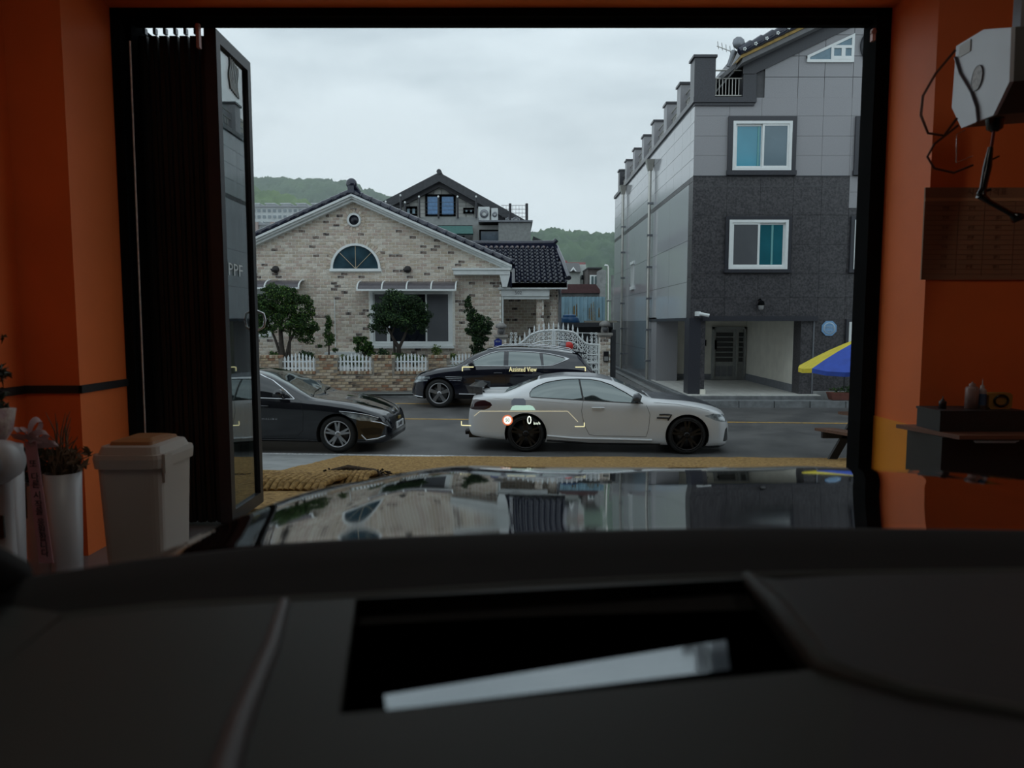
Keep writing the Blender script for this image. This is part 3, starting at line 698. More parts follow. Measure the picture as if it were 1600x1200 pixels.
part('gate_rail', gate_paint, gt, lambda b: b.tube([(x, GY+.1, gtop(x)-.30) for x in [lerp(ga, gb, k/36) for k in range(37)]], .022, 8))
for zz in (z0g, z0g+.55, z0g+.75):
    part('gate_rail', gate_paint, gt, lambda b: b.box(ga, gb, GY+.075, GY+.125, zz-.025, zz+.025))
for x in (ga+.02, gm-.03, gm+.03, gb-.02):
    part('gate_stile', gate_paint, gt, lambda b: b.box(x-.025, x+.025, GY+.07, GY+.13, z0g-.05, gtop(x)))
def spiral(x, z, r, s, up):
    return [(x+s*r*(1-k/18)*math.cos(k*.55), GY+.1, z+up*r*(1-k/18)*math.sin(k*.55)) for k in range(15)]
for k in range(18):
    x = lerp(ga+.08, gb-.08, (k+.5)/18)
    for zz, r in ((gtop(x)-.09, .065), (gtop(x)-.21, .065), (gtop(x)-.40, .06), (gtop(x)-.53, .06)):
        part('scroll', gate_paint, gt, lambda b: b.tube(spiral(x, zz, r, 1 if k % 2 else -1, 1), .013, 5))
def fill(b):
    rnd = random.Random(2)
    for s in (ga, gb):
        d = 1 if s == ga else -1
        for j in range(16):
            for i in range(2): b.tube(spiral(s+d*(.11+.13*i), z0g+.1+j*.1, .05, 1 if (i+j) % 2 else -1, 1), .012, 4)
part('side_scrollwork', gate_paint, gt, fill)
q = P(886, 541, GY-.05)
mb_ = thing('letter_box', 'red-fronted letter box hung on the ornate white gate', 'letter box', (q.x, GY, q.z))
part('box_body', grey_metal, mb_, lambda b: b.lathe([(0, -.14), (.10, -.14), (.12, -.1), (.12, .12), (0, .12)], (q.x-.08, GY-.05, q.z), 'x', 16))
part('box_front', mat('red_plastic', (.62, .03, .025), .4, var=.05), mb_, lambda b: b.lathe([(0, -.09), (.08, -.085), (.13, -.03), (.135, .02), (0, .02)], (q.x+.05, GY-.10, q.z), 'y', 18))
part('box_base', mat('vent_black', (0, 0, 0)), mb_, lambda b: b.box(q.x-.09, q.x+.12, GY-.12, GY+.02, q.z-.2, q.z-.13))

# ------------------------------------------------------------------ garden plants
LEAF = {}
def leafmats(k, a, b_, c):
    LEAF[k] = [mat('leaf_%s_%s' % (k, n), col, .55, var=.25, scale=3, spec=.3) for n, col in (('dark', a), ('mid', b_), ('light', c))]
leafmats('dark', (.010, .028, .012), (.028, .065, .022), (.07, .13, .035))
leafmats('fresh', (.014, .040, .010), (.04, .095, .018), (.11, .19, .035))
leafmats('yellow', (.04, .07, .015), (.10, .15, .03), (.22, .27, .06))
bark = mat('tree_bark', (.05, .04, .032), .9, var=.3, scale=12, bump=.5)
def foliage(b, blobs, n, size, seed, elong=1.):
    """leaves as small bent quads scattered near the surfaces of blobs (x, y, z, rx, ry, rz)"""
    rnd = random.Random(seed); big = blobs; blobs = []
    for q in big:                      # each mass breaks up into ragged sprays
        blobs.append((*q[:3], q[3]*.78, q[4]*.78, q[5]*.78))
        for i in range(13):
            th = rnd.random()*2*PI; u = rnd.uniform(-.95, 1); s_ = math.sqrt(1-u*u); k = rnd.uniform(.2, .42); r = rnd.uniform(.7, 1.08)
            blobs.append((q[0]+q[3]*r*s_*math.cos(th), q[1]+q[4]*r*s_*math.sin(th), q[2]+q[5]*r*u, q[3]*k, q[4]*k, q[5]*k*.8))
    tot = sum(q[3]*q[5] for q in blobs)
    for q in blobs:
        for i in range(int(n*q[3]*q[5]/tot)):
            th = rnd.random()*2*PI; u = rnd.uniform(-1, 1); r = rnd.uniform(.45, 1.08)**.6; s_ = math.sqrt(1-u*u)
            c = Vector((q[0]+q[3]*r*s_*math.cos(th), q[1]+q[4]*r*s_*math.sin(th), q[2]+q[5]*r*u))
            d = Vector((rnd.gauss(0, 1), rnd.gauss(0, 1), rnd.gauss(0, .8)+.4)).normalized(); e = d.orthogonal().normalized(); e.rotate(Matrix.Rotation(rnd.random()*6, 3, d))
            f = d.cross(e); L_ = size*rnd.uniform(.6, 1.3); W_ = L_*.45/elong
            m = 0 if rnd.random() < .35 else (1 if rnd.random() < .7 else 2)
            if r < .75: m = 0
            b.add([c-e*L_/2, c+f*W_/2+d*.1*L_, c+e*L_/2, c-f*W_/2+d*.1*L_], [(0, 1, 2, 3)], m)
def plant(name, lab, cat, base, blobs, stems, n, size, lm, seed, group=None, elong=1.):
    t = thing(name, lab, cat, base, group)
    part('foliage', LEAF[lm], t, lambda b: foliage(b, blobs, n, size, seed, elong))
    for s_ in stems:
        if base[2] == .6: s_ = ([Vector((s_[0][0].x, s_[0][0].y, .28))]+s_[0], [s_[1][0]]+s_[1])
        part('stem' if len(stems) < 2 or cat != 'tree' else 'trunk', bark, t, lambda b: b.tube(s_[0], s_[1], 7))
    return t
def bl(px, py, rx, rz, Y=22.4, ry=None):
    q = P(px, py, Y); k = Y/FPX; return (q.x, Y, q.z, rx*k, (ry or rx*.8)*k, rz*k)
def st(pts, r, Y=22.4): return ([P(a, b_, Y) for a, b_ in pts], r)
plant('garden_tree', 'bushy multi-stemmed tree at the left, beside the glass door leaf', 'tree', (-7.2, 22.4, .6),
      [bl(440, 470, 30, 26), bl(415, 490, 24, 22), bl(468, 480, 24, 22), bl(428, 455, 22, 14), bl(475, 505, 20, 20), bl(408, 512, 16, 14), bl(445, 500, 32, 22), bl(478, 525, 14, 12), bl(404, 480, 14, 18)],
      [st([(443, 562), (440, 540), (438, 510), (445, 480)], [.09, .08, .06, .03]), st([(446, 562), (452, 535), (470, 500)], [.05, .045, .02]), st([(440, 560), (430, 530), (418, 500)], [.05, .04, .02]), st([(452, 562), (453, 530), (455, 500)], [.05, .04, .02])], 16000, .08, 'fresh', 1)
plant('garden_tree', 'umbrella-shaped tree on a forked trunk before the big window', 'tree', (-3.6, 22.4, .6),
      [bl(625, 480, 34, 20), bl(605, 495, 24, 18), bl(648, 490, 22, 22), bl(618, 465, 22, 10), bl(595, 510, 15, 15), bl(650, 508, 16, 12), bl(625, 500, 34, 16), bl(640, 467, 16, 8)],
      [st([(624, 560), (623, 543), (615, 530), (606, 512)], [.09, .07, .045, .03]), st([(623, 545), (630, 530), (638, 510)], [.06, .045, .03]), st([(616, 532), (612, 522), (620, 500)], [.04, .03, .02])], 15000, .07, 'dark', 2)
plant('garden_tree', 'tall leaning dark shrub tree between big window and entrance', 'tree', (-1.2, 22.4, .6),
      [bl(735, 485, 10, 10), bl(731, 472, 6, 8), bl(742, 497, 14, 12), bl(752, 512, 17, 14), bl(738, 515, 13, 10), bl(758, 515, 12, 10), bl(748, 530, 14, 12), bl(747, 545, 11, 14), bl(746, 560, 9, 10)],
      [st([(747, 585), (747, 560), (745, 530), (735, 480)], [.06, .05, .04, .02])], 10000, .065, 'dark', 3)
plant('small_conifer', 'slim upright young conifer beside the white wall conduit', 'conifer', (-5.8, 22.4, .6),
      [bl(513, 505, 5, 12), bl(513, 520, 8, 12), bl(514, 533, 9, 10), bl(513, 497, 3, 6), bl(500, 541, 4, 3), bl(523, 547, 5, 3)], [st([(514, 562), (514, 500)], [.03, .01])], 1500, .085, 'fresh', 4, elong=1.6)
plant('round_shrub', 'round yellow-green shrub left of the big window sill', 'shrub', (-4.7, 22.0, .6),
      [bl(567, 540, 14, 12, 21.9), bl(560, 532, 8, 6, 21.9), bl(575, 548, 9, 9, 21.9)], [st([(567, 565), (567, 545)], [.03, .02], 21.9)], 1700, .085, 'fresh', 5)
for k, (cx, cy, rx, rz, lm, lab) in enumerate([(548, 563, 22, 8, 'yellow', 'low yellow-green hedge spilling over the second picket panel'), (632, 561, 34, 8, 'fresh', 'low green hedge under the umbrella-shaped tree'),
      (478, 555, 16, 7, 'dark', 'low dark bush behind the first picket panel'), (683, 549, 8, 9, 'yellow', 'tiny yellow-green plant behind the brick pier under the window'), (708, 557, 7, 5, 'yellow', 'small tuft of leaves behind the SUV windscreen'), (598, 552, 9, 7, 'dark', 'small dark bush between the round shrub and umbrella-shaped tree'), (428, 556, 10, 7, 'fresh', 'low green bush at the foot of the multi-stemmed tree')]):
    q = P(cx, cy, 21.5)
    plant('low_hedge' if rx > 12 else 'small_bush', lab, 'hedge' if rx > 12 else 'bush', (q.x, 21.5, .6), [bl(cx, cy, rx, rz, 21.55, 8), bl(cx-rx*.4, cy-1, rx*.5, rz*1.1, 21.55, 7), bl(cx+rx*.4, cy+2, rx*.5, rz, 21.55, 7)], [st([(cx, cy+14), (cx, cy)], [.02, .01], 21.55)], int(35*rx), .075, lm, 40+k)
# ------------------------------------------------------------------ granite building on the right
BY = 18.8
gb_ = thing('granite_building', 'three-storey granite-clad building with dark lower storeys on the right', 'building', (8, 24, .35))
BXL, BXR, BYE = 4.70, 12.5, 33.0
ZC = P(1085, 153, BY).z; ZB = P(1085, 275, BY).z; ZL = P(1100, 500, BY).z
XG = P(1178, 120, BY).x; gz0 = P(1176, 95, BY).z; gs = (P(1290, 42, BY).z-gz0)/(P(1290, 42, BY).x-XG)
LIT = [(BXL, ZC), (XG-.05, ZC), (XG-.05, gz0), (12.4, gz0+gs*(9.9-XG) if False else gz0+gs*(12.4-XG))]
def clip_cells(xsj, zsj, holes):
    out = []
    for i in range(len(xsj)-1):
        for j in range(len(zsj)-1):
            rs = [(xsj[i], xsj[i+1], zsj[j], zsj[j+1])]
            for hx0, hx1, hz0, hz1 in holes:
                n_ = []
                for a, b_, c, d in rs:
                    if b_ <= hx0 or a >= hx1 or d <= hz0 or c >= hz1: n_.append((a, b_, c, d)); continue
                    if a < hx0: n_.append((a, hx0, c, d))
                    if b_ > hx1: n_.append((hx1, b_, c, d))
                    m0, m1 = max(a, hx0), min(b_, hx1)
                    if c < hz0: n_.append((m0, m1, c, hz0))
                    if d > hz1: n_.append((m0, m1, hz1, d))
                rs = n_
            out += [r for r in rs if r[1]-r[0] > .03 and r[3]-r[2] > .03]
    return out
def window_rect(a, b_, c, d): 
    p = P(a, d, BY); q = P(b_, c, BY); return (p.x, q.x, p.z, q.z)
W1 = window_rect(1143, 1237, 190, 267); W2 = window_rect(1137, 1231, 344, 421)
dx_ = 3.30
W3 = (P(1342, 225, BY).x-.0, P(1342, 225, BY).x+1.6, W1[2], W1[3]); W4 = (P(1333, 380, BY).x, P(1333, 380, BY).x+1.6, W2[2], W2[3])
W5 = (P(1324, 535, BY).x, P(1324, 535, BY).x+1.4, P(0, 566, BY).z, P(0, 503, BY).z)
OPN = (P(1103, 0, BY).x, P(1253, 0, BY).x, .3, ZL)
pad = .10
holes_up = [(w_[0]-pad, w_[1]+pad, w_[2]-pad, w_[3]+pad) for w_ in (W1, W3)]
holes_lo = [(w_[0]-.06, w_[1]+.06, w_[2]-pad, w_[3]+.06) for w_ in (W2, W4, W5)]+[OPN]
# core
core = [(BXL+.03, ZL+.02), (BXR, ZL+.02), (BXR, ZC+5), (12.4, gz0+gs*(12.4-XG)-.04), (XG, gz0-.04), (XG, ZC-.03), (BXL+.03, ZC-.03)]
part('core_wall', joint_m, gb_, lambda b: (b.box(BXL+.03, BXR, BY+.03, BYE, ZL+.02, ZC-.03), b.xz([(XG, ZC-.03), (BXR, ZC-.03), (BXR, gz0+gs*(BXR-XG)-.04), (XG, gz0-.04)], BY+.03, BY+4)))
part('core_wall', joint_m, gb_, lambda b: (b.box(OPN[1]+.03, BXR, BY+.03, BY+.6, .2, ZL+.1)))
def panels(cells, Y, m, th=.03, name='stone_panel', gap=.003):
    for a, b_, c, d in cells:
        part(name, m, gb_, lambda b: b.box(a+gap, b_-gap, Y, Y+th, c+gap, d-gap))
def px_x(l, py=220): return [P(v, py, BY).x for v in l]
xs_up = [BXL]+px_x([1139, 1189, 1244, 1285, 1329, 1372])+[10.6, 11.6, BXR]
zs_up = [ZB]+[P(0, v, BY).z for v in (243, 212.5, 181, 152.5)]
up2 = [(XG-.02, None)]
cells = clip_cells(xs_up, zs_up, holes_up)
panels(cells, BY, stone_light)
# gable zone above, following the slope
xs_g = [XG+.28]+px_x([1244, 1285, 1329, 1372])+[10.6, 11.6, BXR]; zs_g = [ZC]+[ZC+.52*k for k in range(1, 9)]
TW = [P(1260, 98, BY), P(1333, 98, BY), P(1333, 53, BY), P(1260, 86, BY)]
RC = P(1372, 72, BY)
for i in range(len(xs_g)-1):
    for j in range(8):
        a, b_, c, d = xs_g[i]+.006, xs_g[i+1]-.006, zs_g[j]+.006, zs_g[j+1]-.006
        sl = lambda x: gz0+gs*(x-XG)-.32
        if c > sl(b_)-.05: continue
        poly = [(a, c), (b_, c), (b_, min(d, sl(b_)))]+([(b_-(d-sl(b_) if sl(b_) < d else 0), d)] if False else [])
        if sl(a) >= d: poly = [(a, c), (b_, c), (b_, d), (a, d)]
        else:
            poly = [(a, c), (b_, c), (b_, min(d, sl(b_)))]
            if sl(b_) > d: xc = XG+(d+.32-gz0)/gs; poly.append((xc, d))
            if sl(a) > c: poly.append((a, sl(a)))
            else: xc = XG+(c+.32-gz0)/gs; poly[0] = (xc, c)
        part('stone_panel', stone_light, gb_, lambda b: b.xz(poly, BY, BY+.03))
# lower dark storeys
zs_lo = [ZL+.0]+[P(0, v, BY).z for v in (465, 428, 382, 336, 291)]+[ZB]
xs_lo = [BXL]+px_x([1134, 1186, 1237, 1281, 1324, 1368], 380)+[10.6, 11.6, BXR]
LP = (P(1327, 300, BY).x, 12.6, P(0, 325, BY).z, ZB)
panels(clip_cells(xs_lo, zs_lo, holes_lo+[LP]), BY, stone_dark, gap=.003)
panels(clip_cells([LP[0], LP[0]+.9, BXR], [LP[2], (LP[2]+LP[3])/2, LP[3]], []), BY, stone_light)
panels(clip_cells([OPN[1]+.32]+[P(v, 0, BY).x for v in (1324, 1368)]+[10.6, 11.6, BXR], [.42, 1.4, ZL], holes_lo), BY, stone_dark, gap=.003)
# window surrounds and windows
def surround(w_, wd, y0=BY-.06, sill=.10):
    part('window_surround', stone_trim, gb_, lambda b: (b.box(w_[0]-wd, w_[0], y0, BY+.06, w_[2]-wd, w_[3]+wd), b.box(w_[1], w_[1]+wd, y0, BY+.06, w_[2]-wd, w_[3]+wd), b.box(w_[0], w_[1], y0, BY+.06, w_[3], w_[3]+wd), b.box(w_[0]-wd-.02, w_[1]+wd+.02, y0-.03, BY+.06, w_[2]-wd, w_[2])))
for w_ in (W1, W3): surround(w_, .12)
for w_ in (W2, W4): surround(w_, .09)
surround(W5, .07)
sliding(gb_, *W1, BY+.02, [(0, .52, blue_blind, False), (.5, 1, mat('blue_grey_screen', (.13, .20, .24), .15, var=.06, scale=2, spec=.7), True)], .07, sash=.05)
w2 = sliding(gb_, *W2, BY+.02, [(0, .52, grey_blind, True), (.5, 1, teal_glass, False)], .07, sash=.05)
for f, m in ((.27, white_frame), (.74, mat('teal_mullion', (.16, .42, .42), .4))):
    x = lerp(W2[0], W2[1], f); part('mullion', m, w2, lambda b: b.box(x-.025, x+.025, BY-.02, BY-.0, W2[2]+.12, W2[3]-.12))
x = lerp(W1[0], W1[1], .44); part('mullion', mat('teal_mullion', (0, 0, 0)), w2, lambda b: b.box(x-.02, x+.02, BY-.02, BY-.005, W1[2]+.12, W1[3]-.12))
sliding(gb_, *W3, BY+.02, [(0, .52, grey_blind, False), (.5, 1, grey_blind, True)], .07, sash=.05)
sliding(gb_, *W4, BY+.02, [(0, .52, teal_glass, False), (.5, 1, teal_glass, True)], .07, sash=.05)
sliding(gb_, *W5, BY+.02, [(0, 1, grey_blind, False)], .07, sash=.05)
# gable window with a sloping head, round window beside it
TWx0, TWx1, TWz0, TWz1 = TW[0].x, TW[1].x, TW[0].z, TW[2].z; zl = TWz0+.16; fr = .07
xm = P(1285, 0, BY).x; zm_ = P(0, 74, BY).z; zt_m = lerp(zl, TWz1, (xm-TWx0)/(TWx1-TWx0))
gw_ = part('gable_window', white_frame, gb_, lambda b: (
    b.box(TWx0, TWx1, BY-.05, BY+.05, TWz0, TWz0+fr), b.xz([(TWx1-fr, TWz0+fr), (TWx1, TWz0+fr), (TWx1, TWz1), (TWx1-fr, TWz1-.04)], BY-.05, BY+.05),
    b.xz([(TWx0, zl-fr), (TWx1, TWz1-fr), (TWx1, TWz1), (TWx0, zl)], BY-.054, BY+.05), b.box(TWx0, TWx0+fr, BY-.05, BY+.05, TWz0+fr, zl),
    b.box(xm-.035, xm+.035, BY-.052, BY+.05, TWz0+fr, zt_m-.06), b.box(xm+.035, TWx1-fr, BY-.055, BY+.05, zm_-.035, zm_+.035),
    b.box((xm+TWx1)/2-.05, (xm+TWx1)/2+.05, BY-.053, BY+.05, TWz0+fr+.08, zm_-.035), b.box(xm+.035, TWx1-fr, BY-.055, BY-.02, TWz0+fr, TWz0+fr+.08)))
sky_glass = mat('sky_blue_glass', (.14, .24, .30), .08, var=.1, spec=.8)
part('pane', sky_glass, gw_, lambda b: b.xz([(TWx0+.03, TWz0+.03), (TWx1-.03, TWz0+.03), (TWx1-.03, TWz1-.05), (TWx0+.03, zl-.05)], BY-.03, BY-.012))
rc = P(1372, 72, BY); RR = rc.x-P(1351, 72, BY).x
part('round_surround', stone_trim, gb_, lambda b: b.lathe([(RR*.82, -.06), (RR+.12, -.06), (RR+.12, .04), (RR*.82, .04), (RR*.82, -.06)], (rc.x, BY, rc.z), 'y', 32))
rw = part('round_window', white_frame, gb_, lambda b: b.lathe([(RR*.72, -.05), (RR*.86, -.05), (RR*.86, .04), (RR*.72, .04), (RR*.72, -.05)], (rc.x, BY, rc.z), 'y', 32))
part('pane', sky_glass, rw, lambda b: b.lathe([(0, -.03), (RR*.75, -.03), (RR*.75, -.012), (0, -.012)], (rc.x, BY, rc.z), 'y', 28))
# trims
part('terrace_cornice', stone_trim, gb_, lambda b: (b.box(BXL-.05, XG+.06, BY-.09, BY+.1, ZC-.13, ZC-.0), b.box(BXL-.02, XG+.02, BY-.05, BY+.1, ZC-.2, ZC-.13), b.box(BXL-.06, BXL+.25, BY+.1, BYE, ZC-.128, ZC-.002), b.box(BXL-.06, BXL-.05, BY-.09, BY+.1, ZC-.128, ZC-.002), b.box(BXL, XG, BY+.1, BYE, ZC-.02, ZC+.02)))
part('terrace_edge_post', stone_trim, gb_, lambda b: b.box(XG-.28, XG+.05, BY-.04, BY+.3, ZC, gz0-.15))
part('gable_band', stone_trim, gb_, lambda b: b.prism([(XG-.3, BY-.06, gz0-.05), (12.4, BY-.06, gz0+gs*(12.4-XG+.3)-.05), (12.4, BY-.06, gz0+gs*(12.4-XG+.3)-.42), (XG-.0, BY-.06, gz0-.34), (XG-.3, BY-.06, gz0-.34)], (0, .1, 0)))
part('band_course', stone_trim, gb_, lambda b: b.box(BXL-.01, LP[0], BY-.012, BY, ZB-.015, ZB+.01))
part('band_joint', joint_m, gb_, lambda b: b.box(BXL, LP[0], BY-.004, BY+.01, P(0, 291.6, BY).z, P(0, 290.4, BY).z))
# roof of the gable: dark tiles, a yellow board line and grey soffit
def gp(x, up): return (x, gz0+gs*(x-XG)+up)
part('roof_soffit', mat('grey_soffit', (.16, .16, .165), .5, var=.1), gb_, lambda b: b.prism([(XG-.45, BY-.45, gp(XG-.45, .0)[1]), (12.4, BY-.45, gp(12.4, .0)[1]), (12.4, BY-.45, gp(12.4, .12)[1]), (XG-.45, BY-.45, gp(XG-.45, .12)[1])], (0, 3.5, 0)))
part('roof_board', mat('yellow_roof_board', (.42, .27, .07), .6, var=.2, scale=6), gb_, lambda b: b.prism([(XG-.5, BY-.5, gp(XG-.5, .12)[1]), (12.4, BY-.5, gp(12.4, .12)[1]), (12.4, BY-.5, gp(12.4, .19)[1]), (XG-.5, BY-.5, gp(XG-.5, .19)[1])], (0, 3.5, 0)))
for k in range(22):
    x = XG-.55+k*.27; a = gp(x, .30); e = gp(x+.31, .33)
    rt = part('roof_tile', rooftile, gb_, lambda b: b.tube([(a[0], BY-.5, a[1]), (e[0]-.07, BY-.5, e[1]-.05), (e[0], BY-.5, e[1])], [.10, .125, .12], 8))
    part('tile_flower', white_frame, rt, lambda b: [b.box(a[0]+.1+.03*math.cos(q)-.012, a[0]+.1+.03*math.cos(q)+.012, BY-.635, BY-.60, a[1]+.03*math.sin(q)+.02-.012, a[1]+.03*math.sin(q)+.02+.012) for q in (0, 1.26, 2.5, 3.8, 5.0)])
part('roof_slope', rooftile, gb_, lambda b: b.prism([(XG-.5, BY-.45, gp(XG-.5, .2)[1]), (12.4, BY-.45, gp(12.4, .2)[1]), (12.4, BY-.45, gp(12.4, .4)[1]), (XG-.5, BY-.45, gp(XG-.5, .4)[1])], (0, 3.5, 0)))
part('roof_end_ornament', grey_metal, gb_, lambda b: (b.lathe([(0, -.05), (.12, -.04), (.16, 0), (.12, .04), (0, .05)], (XG-.55, BY-.45, gp(XG-.5, .5)[1]), 'y', 10), b.tube([(XG-.75, BY-.3, gp(XG-.75, .1)[1]), (XG-.62, BY-.35, gp(XG-.62, .4)[1])], [.05, .08], 8)))
# the penthouse set back behind the terrace
part('penthouse_wall', mat('penthouse_cream', (.42, .38, .30), .6, var=.15), gb_, lambda b: b.box(XG-.45, BXR, BY+2.6, BYE-3, ZC, gz0+.4))
part('penthouse_eave', mat('grey_soffit', (0, 0, 0)), gb_, lambda b: b.prism([(XG-.55, BY-.3, gp(XG-.55, .12)[1]), (XG-1.15, BY+.4, ZC+.35), (XG-1.15, BY+.4, ZC+.25), (XG-.55, BY-.3, gp(XG-.55, .0)[1])], (0, 8, 0)))
# parapet posts and railings along the terrace
ppx = [BY-.05, 20.25, 22.0, 23.9, 25.7, 27.6, 29.5, 31.4]
zp_t = P(1085, 87, BY).z
for k, y in enumerate(ppx):
    w_ = .50 if k == 0 else .36; zt_ = zp_t if k == 0 else zp_t-.18
    m = stone_trim if k in (0, 7) else stone_light
    po = part('parapet_post', m, gb_, lambda b: b.box(BXL-.04, BXL+w_, y, y+.42, ZC, zt_-.06))
    part('post_cap', stone_trim, po, lambda b: b.box(BXL-.08, BXL+w_+.03, y-.04, y+.46, zt_-.06, zt_))
rail_m = mat('steel_railing', (.55, .54, .50), .3, .7, var=.05)
def railing(pa, pb, z0, z1, n, nm='terrace_railing'):
    rl = part(nm, rail_m, gb_, lambda b: [b.tube([Vector((*pa, z)), Vector((*pb, z))], .022, 6) for z in (z0+.04, z1-.2, z1)])
    for k in range(1, n):
        x, y = lerp(pa[0], pb[0], k/n), lerp(pa[1], pb[1], k/n)
        part('baluster', rail_m, rl, lambda b: b.tube([(x, y, z0+.04), (x, y, z1-.2)], .012, 5))
railing((BXL+.46, BY+.05), (XG-.28, BY+.05), ZC+.03, P(0, 109, BY).z, 9)
for k in range(7): railing((BXL+.12, ppx[k]+.42), (BXL+.12, ppx[k+1]), ZC+.03, zp_t-.5, 7)
# side wall panels (polished, towards the alley)
ysj = [BY, 19.2, 20.1, 21.1, 22.1, 23.1, 24.1, 25.1, 26.1, 27.1, 28.1, 29.1, 30.1, 31.1, 32.1, BYE]
zsj = [ZB]+[ZB+(ZC-.13-ZB)*k/4 for k in range(1, 5)]
def side_panels(ys_, zs_, m, skip=()):
    for a, b_, c, d in clip_cells(ys_, zs_, skip):
        part('side_panel', m, gb_, lambda b: b.box(BXL, BXL+.03, a+.005, b_-.005, c+.005, d-.005))
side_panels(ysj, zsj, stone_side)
side_panels(ysj[:1]+ysj[1:2]+ysj[3::2]+[BYE], [ZB-.13, ZB], stone_dark)
ZS = 2.38
YO0, YO1 = BY+.45, 23.3
YA = 4.7*FPX/(1018-800)
side_panels([BY, 19.25], [ZS, 3.5, 4.6, ZB-.13], stone_dark)
sm_window = (27.6, 28.2, 3.7, 4.6)
side_panels([19.25, 21.5, 24.0, 26.5, 29.0, 31.0, BYE], [ZS, 3.4, 4.5, ZB-.13], stone_side, [sm_window])
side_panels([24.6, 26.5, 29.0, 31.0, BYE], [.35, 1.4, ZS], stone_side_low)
part('side_window', white_frame, gb_, lambda b: (b.box(BXL-.03, BXL+.05, 27.62, 27.68, 3.72, 4.58), b.box(BXL-.03, BXL+.05, 28.12, 28.18, 3.72, 4.58), b.box(BXL-.03, BXL+.05, 27.88, 27.92, 3.72, 4.58), b.box(BXL-.06, BXL+.05, 27.55, 28.25, 3.6, 3.72), b.box(BXL-.06, BXL+.05, 27.55, 28.25, 4.58, 4.68)))
part('pane', dark_glass, gb_, lambda b: b.box(BXL+.02, BXL+.03, 27.65, 28.15, 3.72, 4.58))
part('side_core', joint_m, gb_, lambda b: b.box(BXL+.04, BXL+1.0, 24.5, BYE, .2, ZL+.1))
# undercroft: posts, cream walls, tiled floor, ceiling, entrance door
part('front_post', stone_dark, gb_, lambda b: b.box(BXL-.02, OPN[0], BY, BY+.45, .42, ZL+.03))
part('front_post_edge', stone_trim, gb_, lambda b: b.box(BXL-.03, BXL+.28, BY-.02, BY+.47, .30, ZL+.05))
part('post_plinth', cream, gb_, lambda b: b.box(BXL+.29, OPN[0]+.03, BY-.03, BY+.48, .36, .55))
part('right_post', stone_dark, gb_, lambda b: (b.box(OPN[1], OPN[1]+.32, BY, BY+.5, .42, ZL+.03)))
part('right_post_edge', grey_metal, gb_, lambda b: (b.box(OPN[1]+.31, OPN[1]+.35, BY-.02, BY+.02, .42, ZL)))
part('rear_post', stone_light, gb_, lambda b: b.box(BXL+.0, BXL+.7, 23.2, 24.5, .35, ZL+.1))
UX = P(1167, 0, 23.6).x; UY = 23.6
part('undercroft_back_wall', cream, gb_, lambda b: b.box(BXL+.1, UX+.3, UY, UY+.2, .3, ZL+.2))
part('undercroft_side_wall', cream, gb_, lambda b: b.prism([(OPN[1]+.02, BY+.5, .3), (UX, UY, .3), (UX+.4, UY, .3), (OPN[1]+.4, BY+.5, .3)], (0, 0, ZL)))
part('undercroft_skirting', mat('grey_skirting', (.20, .21, .23), .5, var=.1), gb_, lambda b: (b.box(BXL+.7, UX, UY-.02, UY, .42, .62), b.prism([(OPN[1], BY+.5, .42), (UX-.02, UY, .42), (UX+.02, UY, .42), (OPN[1]+.04, BY+.5, .42)], (0, 0, .22))))
part('undercroft_ceiling', cream, gb_, lambda b: b.box(BXL+.05, UX+.3, BY+.1, UY+.2, ZL+.03, ZL+.12))
part('lintel_trim', stone_trim, gb_, lambda b: b.box(BXL+.30, OPN[1]+.40, BY-.10, BY+.12, ZL-.03, ZL+.10))
part('side_lintel', stone_trim, gb_, lambda b: b.box(BXL-.03, BXL+.35, BY+.45, 24.4, ZL-.03, ZL+.06))
part('floor_slab', kerb_m, gb_, lambda b: b.box(BXL-.1, OPN[1]+.5, BY-.35, UY+.2, .1, .405))
nx_, ny_ = 11, 12
for i in range(nx_):
    for j in range(ny_):
        x0 = lerp(BXL-.08, OPN[1]+.45, i/nx_); x1 = lerp(BXL-.08, OPN[1]+.45, (i+1)/nx_); y0 = lerp(BY-.33, UY, j/ny_); y1 = lerp(BY-.33, UY, (j+1)/ny_)
        part('floor_tile', tile_floor, gb_, lambda b: b.box(x0+.008, x1-.008, y0+.008, y1-.008, .40, .424))
part('base_course', concrete, gb_, lambda b: b.box(OPN[1]+.36, BXR, BY-.06, BY+.1, .2, .50))
# entrance door
d0, d1 = P(1113, 0, UY).x, P(1166, 0, UY).x; dz0, dz1 = .44, P(0, 511, UY).z
ed = part('entrance_door', mat('grey_door', (.36, .37, .36), .4, .4, var=.1), gb_, lambda b: (b.box(d0, d1, UY-.05, UY, dz0, dz1), b.box(d0, d0+.07, UY-.12, UY-.05, dz0, dz1), b.box(d1-.07, d1, UY-.12, UY-.05, dz0, dz1), b.box(d0, d1, UY-.12, UY-.05, dz1-.07, dz1), b.box(lerp(d0, d1, .70), lerp(d0, d1, .75), UY-.11, UY-.05, dz0, dz1)))
for k in range(6):
    zt_ = lerp(dz1-.18, dz0+.55, k/6)
    part('door_pane', dark_glass, ed, lambda b: b.box(lerp(d0, d1, .12), lerp(d0, d1, .62), UY-.065, UY-.05, zt_-.13, zt_))
    part('door_pane', dark_glass, ed, lambda b: b.box(lerp(d0, d1, .80), lerp(d0, d1, .92), UY-.065, UY-.05, zt_-.13, zt_))
for k in range(3):
    part('door_panel', grey_metal, ed, lambda b: b.box(lerp(d0, d1, .12+.18*k), lerp(d0, d1, .27+.18*k), UY-.065, UY-.05, dz0+.1, dz0+.45))
part('door_handle', black_metal, ed, lambda b: b.box(d0+.10, d0+.15, UY-.11, UY-.05, dz0+1.0, dz0+1.3))
